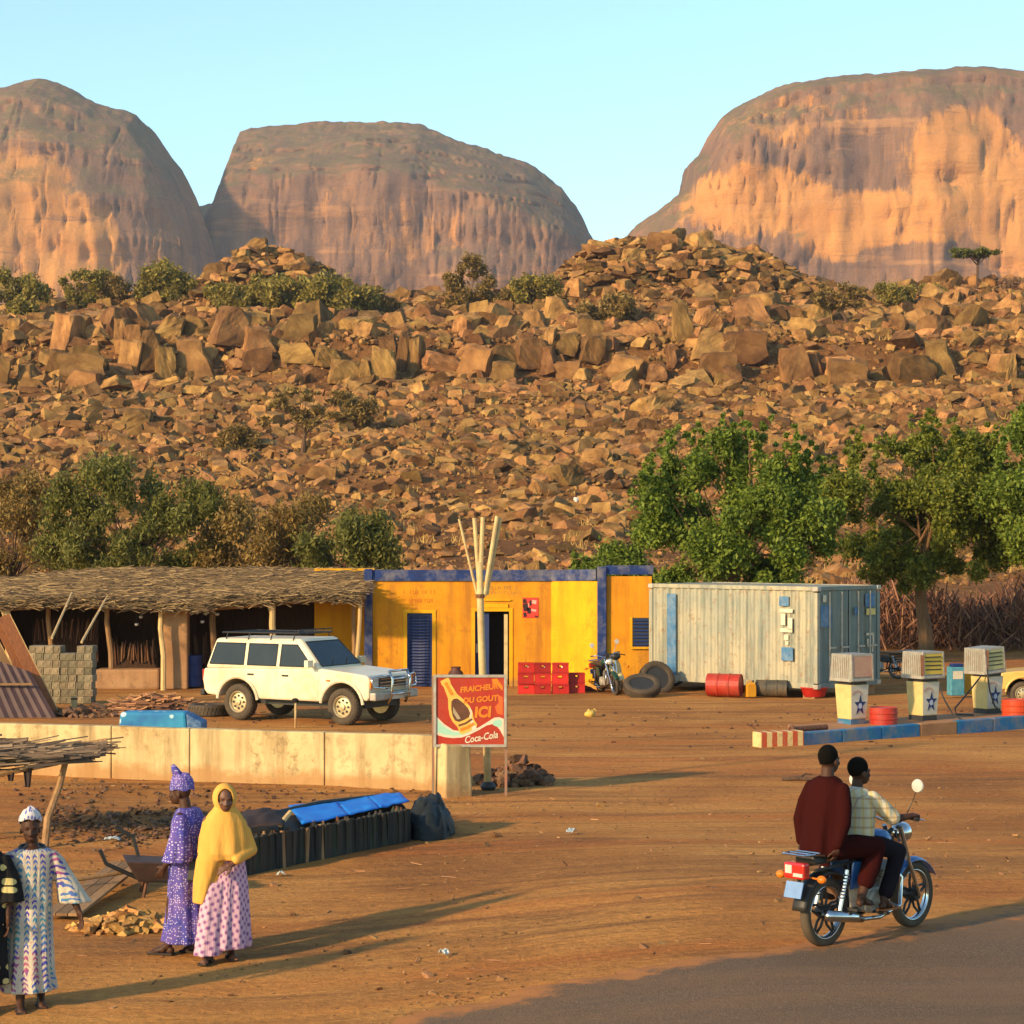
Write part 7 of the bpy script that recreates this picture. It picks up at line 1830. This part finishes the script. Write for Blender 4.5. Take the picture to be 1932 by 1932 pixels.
# ---- the two riders, built in the motorcycle's own frame (x forward)
def riders():
    t = thing('person', 'rider in a maroon long shirt sitting behind on the motorcycle', 'person', BK0, BKR); M = frame_from((1, .10, 0)); hc = (.075, 0, 1.612)
    def bd(b):
        add_head(b, hc, M, 1.04); cap(b, (.055, 0, 1.56), (.045, 0, 1.42), .055, .062); cap(b, (.04, 0, 1.33), (.02, 0, .92), .095, .12)
        for q in (-1, 1):
            chain(b, [(.045, q * .175, 1.36), (-.02, q * .235, 1.10), (-.06, q * .185, .885)], [.05, .042, .03]); add_hand(b, (-.065, q * .195, .87), (-.1, -q * .35, -1), (0, -q, 0), q, 35)
            chain(b, [(.05, q * .10, .87), (.47, q * .20, .83), (.24, q * .22, .43)], [.085, .062, .04]); add_foot(b, (.235, q * .222, .42), (1, -q * .1, -.05))
    body(t, M_SKIN, bd)
    def sh(b):
        loft(b, dense([(.05, 0, 1.475, .065, .075, 0), (.045, 0, 1.45, .10, .13, 0), (.04, 0, 1.385, .12, .185, .01), (.02, 0, 1.20, .15, .195, .04), (.0, 0, 1.02, .165, .20, .07), (-.01, 0, .90, .175, .21, .10), (-.01, 0, .81, .18, .215, .10), (-.01, 0, .80, .16, .2, .06)], 5), 50, 0, 7, 1)
        for q in (-1, 1): chain(b, [Vector((.045, q * .165, 1.365)), Vector((.01, q * .21, 1.24)), Vector((-.03, q * .235, 1.09)), Vector((-.06, q * .195, .91))], [.066, .066, .062, .05])
    cloth('long_shirt', C_MAROON, t, sh)
    def tr(b):
        for q in (-1, 1): chain(b, [Vector((.03, q * .10, .86)), Vector((.25, q * .16, .86)), Vector((.48, q * .205, .84)), Vector((.38, q * .215, .66)), Vector((.31, q * .22, .56))], [.105, .105, .085, .085, .078])
    cloth('trousers', C_MAROON, t, tr)
    b = MB(); cc = Vector(hc); b.ell(cc + M @ Vector((0, -.022, .036)), (.083, .101, .098), M, 22, 16); o = b.build('hair', M_HAIR, t, smooth=True); face_parts(t, hc, M, 1.04)
    t = thing('person', 'younger driver in a yellow plaid short-sleeved shirt steering the motorcycle', 'person', BK0, BKR); M = frame_from((1, -.25, 0)); hc = (.50, -.01, 1.475)
    def bd(b):
        add_head(b, hc, M, .98); cap(b, (.485, 0, 1.40), (.47, 0, 1.29), .048, .056); cap(b, (.46, 0, 1.20), (.42, 0, .90), .085, .11)
        for q in (-1, 1):
            chain(b, [(.47, q * .165, 1.25), (.64, q * .27, 1.07), (.795, q * .33, 1.085)], [.047, .04, .027]); add_hand(b, (.80, q * .332, 1.088), (1, q * .1, .05), (0, 0, -1), -q, 48)
            chain(b, [(.44, q * .09, .85), (.80, q * .20, .76), (.57, q * .22, .38)], [.08, .058, .038]); add_foot(b, (.565, q * .225, .355), (1, -q * .05, -.05))
    body(t, M_SKIN, bd)
    def sh(b):
        loft(b, dense([(.475, 0, 1.345, .055, .065, 0), (.47, 0, 1.32, .085, .115, 0), (.465, 0, 1.26, .11, .18, .01), (.45, 0, 1.10, .13, .195, .03), (.43, 0, .95, .135, .19, .04), (.42, 0, .86, .145, .19, .05), (.42, 0, .85, .13, .17, .05)], 5), 50, 0, 7, 1)
        for q in (-1, 1): chain(b, [Vector((.47, q * .17, 1.26)), Vector((.55, q * .225, 1.17)), Vector((.63, q * .268, 1.085))], [.065, .072, .07])
    cloth('shirt', C_PLAID, t, sh)
    b = MB(); b.tube([Vector((.475, 0, 1.325)) + Vector((.05 * math.cos(w) * 1.25, .066 * math.sin(w), .012 * math.cos(w) * -1)) for w in np.linspace(0, 6.283, 17)], .016, 6); b.build('collar', simple('shirt_collar', (0.5, 0.44, 0.36), rough=.8), t, smooth=True)
    def tr(b):
        for q in (-1, 1): chain(b, [Vector((.43, q * .09, .85)), Vector((.62, q * .15, .82)), Vector((.81, q * .20, .765)), Vector((.70, q * .215, .58)), Vector((.60, q * .222, .43))], [.10, .09, .075, .07, .068])
    cloth('trousers', C_DARKT, t, tr)
    b = MB(); cc = Vector(hc); b.ell(cc + M @ Vector((0, -.022, .040)) * .98, (.082, .100, .096), M, 22, 16); b.build('hair', M_HAIR, t, smooth=True); face_parts(t, hc, M, .98)
    for q in (-1, 1): b = MB(); b.box((.645, q * .222, .278), (.25, .085, .018)); b.tube([(.66, q * .222 - .045, .285), (.67, q * .222, .335), (.66, q * .222 + .045, .285)], .010, 6); b.build('sandal', simple('orange_sandal', (0.30, 0.10, 0.03), rough=.6), t, bevel=.008)
riders()
def far_person():
    D = 160; x = (1087 - 966) * D / FPX; t = person('tiny far figure in a white top walking on the stony slope', (x, D, hz(x, D)), 0); M = frame_from((.3, -1, 0)); s = .72; hc = (0, -.02, 1.52 * s)
    def bd(b):
        add_head(b, hc, M, s); cap(b, (0, .015, 1.44 * s), (0, .02, .9 * s), .06, .10)
        for q in (-1, 1): chain(b, [(q * .17 * s, .02, 1.3 * s), (q * .23 * s, .03, 1.02 * s), (q * .22 * s, -.06, .78 * s)], [.05, .04, .03]); add_hand(b, (q * .22 * s, -.06, .77 * s), (0, -.2, -1), (-q, 0, 0), q, 20, s); chain(b, [(q * .08 * s, .02, .88 * s), (q * .09 * s, q * .05, .46 * s), (q * .09 * s, q * .1, .08)], [.07, .05, .03]); add_foot(b, (q * .09 * s, q * .1, .07), (0, -1, 0))
    body(t, M_SKIN, bd, .014)
    cloth('top', simple('white_cotton', (0.6, 0.57, 0.5), rough=.8), t, lambda b: (loft(b, dense([(0, .02, 1.36 * s, .08, .06), (0, .02, 1.3 * s, .16 * s + .02, .09), (0, .02, .80 * s, .17 * s + .02, .11)], 4), 24), [chain(b, [Vector((q * .17 * s, .02, 1.3 * s)), Vector((q * .22 * s, .03, 1.08 * s))], [.06, .055]) for q in (-1, 1)]), .016)
    cloth('trousers', C_DARKT, t, lambda b: [chain(b, [Vector((q * .08 * s, .02, .86 * s)), Vector((q * .09 * s, q * .05, .46 * s)), Vector((q * .09 * s, q * .09, .16))], [.085, .07, .055]) for q in (-1, 1)], .016)
far_person()
# ================================================================== CLUTTER IN THE LEFT FOREGROUND
M_SLAT = [simple('dark_slat_%d' % i, c, tuple(x * .6 for x in c), .7, 6, .3, 20, stretch=(6, 6, .6), vary=.35) for i, c in enumerate(((0.035, 0.028, 0.018), (0.022, 0.030, 0.015), (0.045, 0.032, 0.022), (0.016, 0.014, 0.012)))]
def long_bench():
    FL, FR = gp(455, 1655), gp(772, 1590); FL.z = FR.z = 0
    back = Vector((-.28, 1.75, 0)); H = .42; u = (FR - FL).normalized(); L = (FR - FL).length
    t = thing('slatted_stand', 'long low stand clad in dark upright slats with blue sheets on top', 'stand', FL)
    r = random.Random(2); n = 54
    rot = math.atan2(u.y, u.x)
    for i in range(n):
        w = L / n; h = H * r.uniform(.97, 1.03); p = u * (w * (i + .5)); m = M_SLAT[r.choice((0, 0, 1, 2, 3, 3))] if i not in (19, 24, 12) else M_WOOD
        b = MB(); b.box((0, 0, h / 2), (w * .97, .035, h)); b.box((0, 0, h + .006), (w * .7, .04, .014)); o = b.build('slat', m, t); o.location = p + Vector((0, 0, .01)); o.rotation_euler = (R(r.uniform(-3, 3)), 0, rot + R(r.uniform(-4, 4)))
    b = MB(); c = [Vector((0, 0, .03)), u * L + Vector((0, 0, .03)), u * L + back + Vector((0, 0, .03)), back + Vector((0, 0, .03))]; c = [q + Vector((0.02, .06, 0)) for q in c]
    b.hexa(c + [q + Vector((0, 0, H - .08)) for q in c]); b.build('inner_crate', M_SLAT[3], t)
    b = MB(); b.tube([back + Vector((0, -.05, H)), back + u * L * .5 + Vector((0, 0, H + .06)), back + u * L + Vector((0, 0, H))], .03, 6); b.build('back_rail', M_BLK, t)
    b = MB(); b.tube([Vector((0, .05, H - .03)), u * L + Vector((0, .05, H - .03))], .025, 6); b.build('front_rail', M_WOOD, t)
    mb = simple('blue_plastic_sheet', (0.006, 0.12, 0.52), (0.012, 0.20, 0.60), .55, 3, .2, 8, spec=.15)
    for k_, (pa, pb_, pc, pd) in enumerate((((570, 1556), (658, 1537), (632, 1511), (544, 1520)), ((659, 1537), (716, 1524), (694, 1502), (633, 1511)), ((717, 1524), (772, 1512), (754, 1495), (695, 1502)))):
        q = [gp(*x, .455) - FL for x in (pa, pb_, pc, pd)]
        b = MB(); b.grid(lambda a, c_: (q[0].lerp(q[1], a)).lerp(q[3].lerp(q[2], a), c_) + Vector((0, 0, .02 * fbm(a * 3 + k_, c_ * 3, k_, 3))), 12, 10); b.build('blue_sheet', mb, t, smooth=True, solid=.012)
    # bits of coloured stock between sheets and slats
    for i in range(22):
        p = u * (L * (.05 + .92 * r.random())) + Vector((r.uniform(-.05, .05), r.uniform(.12, .35), H - .02)); m = r.choice([M_SLAT[0], M_SLAT[1], M_SLAT[2], M_RUST, M_WOOD])
        b = MB(); b.lathe([(0, -.05), (.035, -.05), (.035, .02), (.015, .05), (.015, .07), (0, .07)], 8); o = b.build('bottle', m, t); o.location = p
    b = MB(); q0 = gp(500, 1562, .45) - FL; b.grid(lambda a, c_: q0 + Vector(((a - .5) * .55 - .1 * c_, (c_ - .3) * 1.3, .08 + .10 * math.sin(a * 3.1) * math.sin(c_ * 3.1) + .04 * fbm(a * 4, c_ * 4, 0, 3))), 14, 14); b.build('dark_cloth', simple('brown_black_cloth', (0.03, 0.018, 0.018), rough=.9), t, smooth=True, solid=.015)
    b = MB(); a_, c_ = gp(528, 1556, .5) - FL, gp(548, 1532, .62) - FL; b.tube([a_, c_], [.035, .03], 7); b.build('stick_of_wood', M_WOODL, t)
    # dark tarpaulin bundled at the right end
    t2 = thing('tarpaulin', 'dark grey-blue tarpaulin bundle at the far end of the slatted stand', 'tarpaulin', gp(808, 1588)); 
    b = MB(); b.grid(lambda a, c_: (lambda w, e: Vector((.34 * math.cos(w) * (1 - e ** 2.2 * .62) - .02, .85 * math.sin(w) * (1 - e ** 2.2 * .5) + .75, .46 * (e ** .85) + .10 * fbm(math.cos(w) * 2.5, math.sin(w) * 2.5, e * 2.5, 4))) + Vector((.06 * fbm(math.cos(w) * 3, math.sin(w) * 3, e, 4), .08 * fbm(math.sin(w) * 3, e, math.cos(w) * 3, 4), 0)))(a * 6.283, c_), 40, 16, True)
    b.f.append(tuple(range(16 * 40, 17 * 40))); b.mi.append(0)
    b.build('sheet', simple('grey_blue_tarp', (0.022, 0.027, 0.028), (0.010, 0.013, 0.014), .6, 3, .9, 7, spec=.2), t2, smooth=True)
    b = MB(); b.tube([(.30, .3, .0), (.2, .4, .3), (0, .7, .55), (-.2, 1.0, .3)], .008, 5); b.build('rope', M_BLK, t2)
long_bench()
def low_stall():
    base = gp(84, 1597); t = thing('thatch_stall', 'low rickety stall roofed with grey branches at the left picture edge', 'stall', base)
    z = 1.02
    b = MB(); b.tube([(0, 0, -.05), (.02, .1, .35), (.12, .35, .75), (.17, .45, z)], [.05, .05, .045, .04], 8); b.build('post', M_WOOD, t)
    b = MB(); b.tube([(-1.3, .3, -.05), (-1.25, .3, z)], .05, 8); b.build('post', M_WOOD, t)
    for y in (.3, .9, 1.5): b = MB(); b.tube([(-2.2, y - .1, z - .10), (-.6, y, z), (.5, y + .1, z + .12 + .05 * y)], [.045, .04, .03], 7); b.build('branch', M_WOOD, t)
    b = MB(); b.tube([(-2.2, .15, z - .33), (-.9, .25, z - .16), (.1, .35, z + .02)], [.05, .045, .035], 7); b.build('branch', M_WOOD, t)
    def f(r):
        x = -2.2 + 2.5 * r.random(); y = r.uniform(.1, 1.6); return Vector((x, y, z + .02 + .05 * x * .3 + r.random() * (.22 - .07 * (x + 1)))), Vector((1, r.gauss(0, .35), .06 + r.gauss(0, .07)))
    m, nt, bb = new_mat('grey_branches'); k = NB(nt); k.link(k.ramp(k.rnd_island(), [(0, (0.035, 0.024, 0.018)), (.6, (0.10, 0.065, 0.04)), (1, (0.22, 0.15, 0.09))]), bb.inputs['Base Color']); bb.inputs['Roughness'].default_value = .9
    straws(620, f, (.4, 1.2), (.008, .022), 3, m, 'branch_thatch', t)
    mh = simple('dark_rag', (0.03, 0.02, 0.02), rough=.9)
    for x, h in ((-1.0, .22), (-.62, .10), (-.5, .16), (-.28, .24), (-1.4, .28)): b = MB(); b.grid(lambda a, c_: (x + (a - .5) * .12 * (1 - c_ * .5), .28 + .02 * math.sin(a * 6), z - .05 - c_ * h), 5, 6); b.build('hanging_rag', mh, t, solid=.01)
low_stall()
def wheelbarrow():
    base = gp(292, 1688); t = thing('wheelbarrow', 'rusty dark wheelbarrow with upturned handles beside the woman in blue', 'wheelbarrow', base, R(15))
    b = MB(); b.hexa([(-.20, -.20, .18), (.28, -.16, .14), (.28, .18, .14), (-.20, .22, .18), (-.34, -.28, .42), (.42, -.24, .36), (.42, .26, .36), (-.34, .30, .42)]); b.build('tray', simple('barrow_iron', (0.07, 0.035, 0.025), (0.035, 0.02, 0.015), .7, 6), t, bevel=.015)
    for y, pts in ((-.16, [(.3, -.16, .15), (-.2, -.18, .22), (-.55, -.22, .40), (-.62, -.24, .56)]), (.18, [(.3, .18, .15), (-.15, .2, .36), (-.22, .22, .62), (-.42, .22, .74)])): b = MB(); b.tube(pts, .024, 7); b.build('handle', M_BLK, t)
    b = MB(); b.tube([(-.35, -.1, .28), (-.75, -.2, .25), (-.95, -.25, .24)], .024, 7); b.build('handle', M_WOOD, t)
    for y in (-.14, .16): b = MB(); b.tube([(-.1, y, .18), (-.14, y * 1.3, 0)], .02, 6); b.build('leg', M_RUST, t)
    b = MB(); b.lathe([(.16, -.025), (.17, 0), (.16, .025), (.03, .03), (.03, -.03)], 20, (.50, 0, .17), 'Y', None, True); b.build('wheel', M_TYRE, t)
wheelbarrow()
A, B = gp(150, 1738), gp(272, 1664); A.z, B.z = .05, .20
t = thing('plank', 'broad weathered plank lying aslant behind the ochre stones', 'plank', A); d = B - A; b = MB(); nrm = Vector((-d.y, d.x, 0)).normalized()
for k_ in range(3): b = MB(); o_ = nrm * (.13 * k_); q = [o_, d + o_, d + o_ + nrm * .12, o_ + nrm * .12]; b.hexa(q + [x + Vector((0, 0, .03)) for x in q]); b.build('board', M_WOOD, t)
t = thing('clay_pot', 'dark round clay pot by the wall left of the open doorway', 'pot', Vector(((860 - 966) * 57.6 / FPX, 57.6, -.13))); b = MB(); b.lathe([(0, 0), (.10, 0), (.20, .12), (.235, .28), (.19, .43), (.12, .50), (.14, .56), (.11, .56), (.09, .5), (0, .45)], 24); b.build('vessel', simple('dark_clay', (0.06, 0.022, 0.02), (0.10, 0.04, 0.03), .6, 5), t, smooth=True); b = MB(); b.lathe([(.12, .545), (.15, .56), (.12, .575)], 20); b.build('rim', MATS['dark_clay'], t)
q = gp(1478, 1475); t = thing('dry_branch', 'dark dry branch lying on the open ground left of the riders', 'branch', q); b = MB(); b.tube([(-.02, 0, .03), (.2, .02, .05), (.45, -.03, .04), (.7, .02, .06)], [.035, .04, .03, .015], 7); b.build('stem', M_BARKD, t); b = MB(); b.tube([(.25, .02, .05), (.38, .12, .12), (.5, .15, .1)], [.02, .015, .008], 6); b.build('twig', M_BARKD, t)

# ---- pebbles, clods and scraps strewn on the dirt
def strew():
    r = random.Random(14); P1, P2 = [], []
    def put(px, py, s, lst):
        z = 0.0
        for _ in range(4): p = gp(px, py, z); z = gh(p.x, p.y)
        lst.append((p.x, p.y, z + s * .1, s * r.uniform(.8, 1.5), s, s * r.uniform(.4, .8), r.uniform(-.4, .4), r.uniform(-.4, .4), r.uniform(0, 6.3)))
    for _ in range(3000):
        py = 1320 + 600 * r.random() ** 1.2; put(r.uniform(-30, 1960), py, r.uniform(.006, .018) * (1 + (r.random() < .06) * 1.6), P1)
    for _ in range(900):      # dark stony band between wall and women
        px = r.uniform(60, 520); put(px, 1555 + r.gauss(0, 20) + (px - 200) * .02, r.uniform(.012, .045), P2)
    for _ in range(260): put(r.uniform(0, 820), 1490 + r.gauss(0, 12), r.uniform(.012, .04), P2)
    for _ in range(500):      # verge gravel along the tar
        t_ = r.random(); i = int(t_ * (len(ROAD_EDGE) - 1)); a, c = ROAD_EDGE[i], ROAD_EDGE[i + 1]; f = t_ * (len(ROAD_EDGE) - 1) - i
        put(a[0] + (c[0] - a[0]) * f, a[1] + (c[1] - a[1]) * f - abs(r.gauss(0, 14)) + 3, r.uniform(.006, .016), P1)
    for _ in range(160): put(r.uniform(350, 1900), r.uniform(1315, 1420), r.uniform(.02, .05), P2)
    tm = rock_arrays(8, npts=9)
    V, F = scatter(P1, tm); tag(np_mesh('pebbles', V, F, M_RUBBLE), 'small pebbles strewn over the dirt yard', 'pebbles', kind='stuff')
    V, F = scatter(P2, tm); tag(np_mesh('dark_gravel', V, F, M_STONE_D), 'dark gravel scattered along the wall and yard', 'gravel', kind='stuff')
strew()
mpl = simple('pale_plastic', (0.45, 0.52, 0.52), rough=.5)
for i, (px, py, w, lab) in enumerate(((212, 1588, .10, 'pale blue plastic scrap on the gravel left of the woman in blue'), (1078, 1556, .07, 'pale crumpled scrap on the dirt right of the tarpaulin'), (838, 1790, .05, 'tiny white scrap on the red dirt near the road edge'), (530, 1655, .05, 'white scrap in front of the slatted stand'))):
    p = gp(px, py, gh(0, 20) if px > 800 else 0); t = thing('litter', lab, 'litter', (p.x, p.y, gh(p.x, p.y) + .01), i * 1.1, 'litter on the ground')
    b = MB(); b.grid(lambda a, c_: ((a - .5) * w * 2, (c_ - .5) * w * 1.3, .02 + .03 * fbm(a * 4 + i, c_ * 4, i, 3) + .03 * math.sin(a * 3.1)), 8, 6); b.build('scrap', mpl, t, solid=.004)

def debris():
    t = thing('dry_twigs', 'dry twigs and stalks blown about the dirt yard', 'twigs'); t['kind'] = 'stuff'
    def f(r_):
        px, py = r_.uniform(-20, 1900), 1330 + 540 * r_.random() ** 1.3; z = 0
        for _ in range(3): p = gp(px, py, z); z = gh(p.x, p.y)
        return Vector((p.x, p.y, z + .015)), Vector((r_.gauss(0, 1), r_.gauss(0, 1), r_.gauss(0, .1)))
    straws(220, f, (.04, .22), (.003, .007), 9, MATS['brushwood_stick'], 'twig_bits', t)
debris()
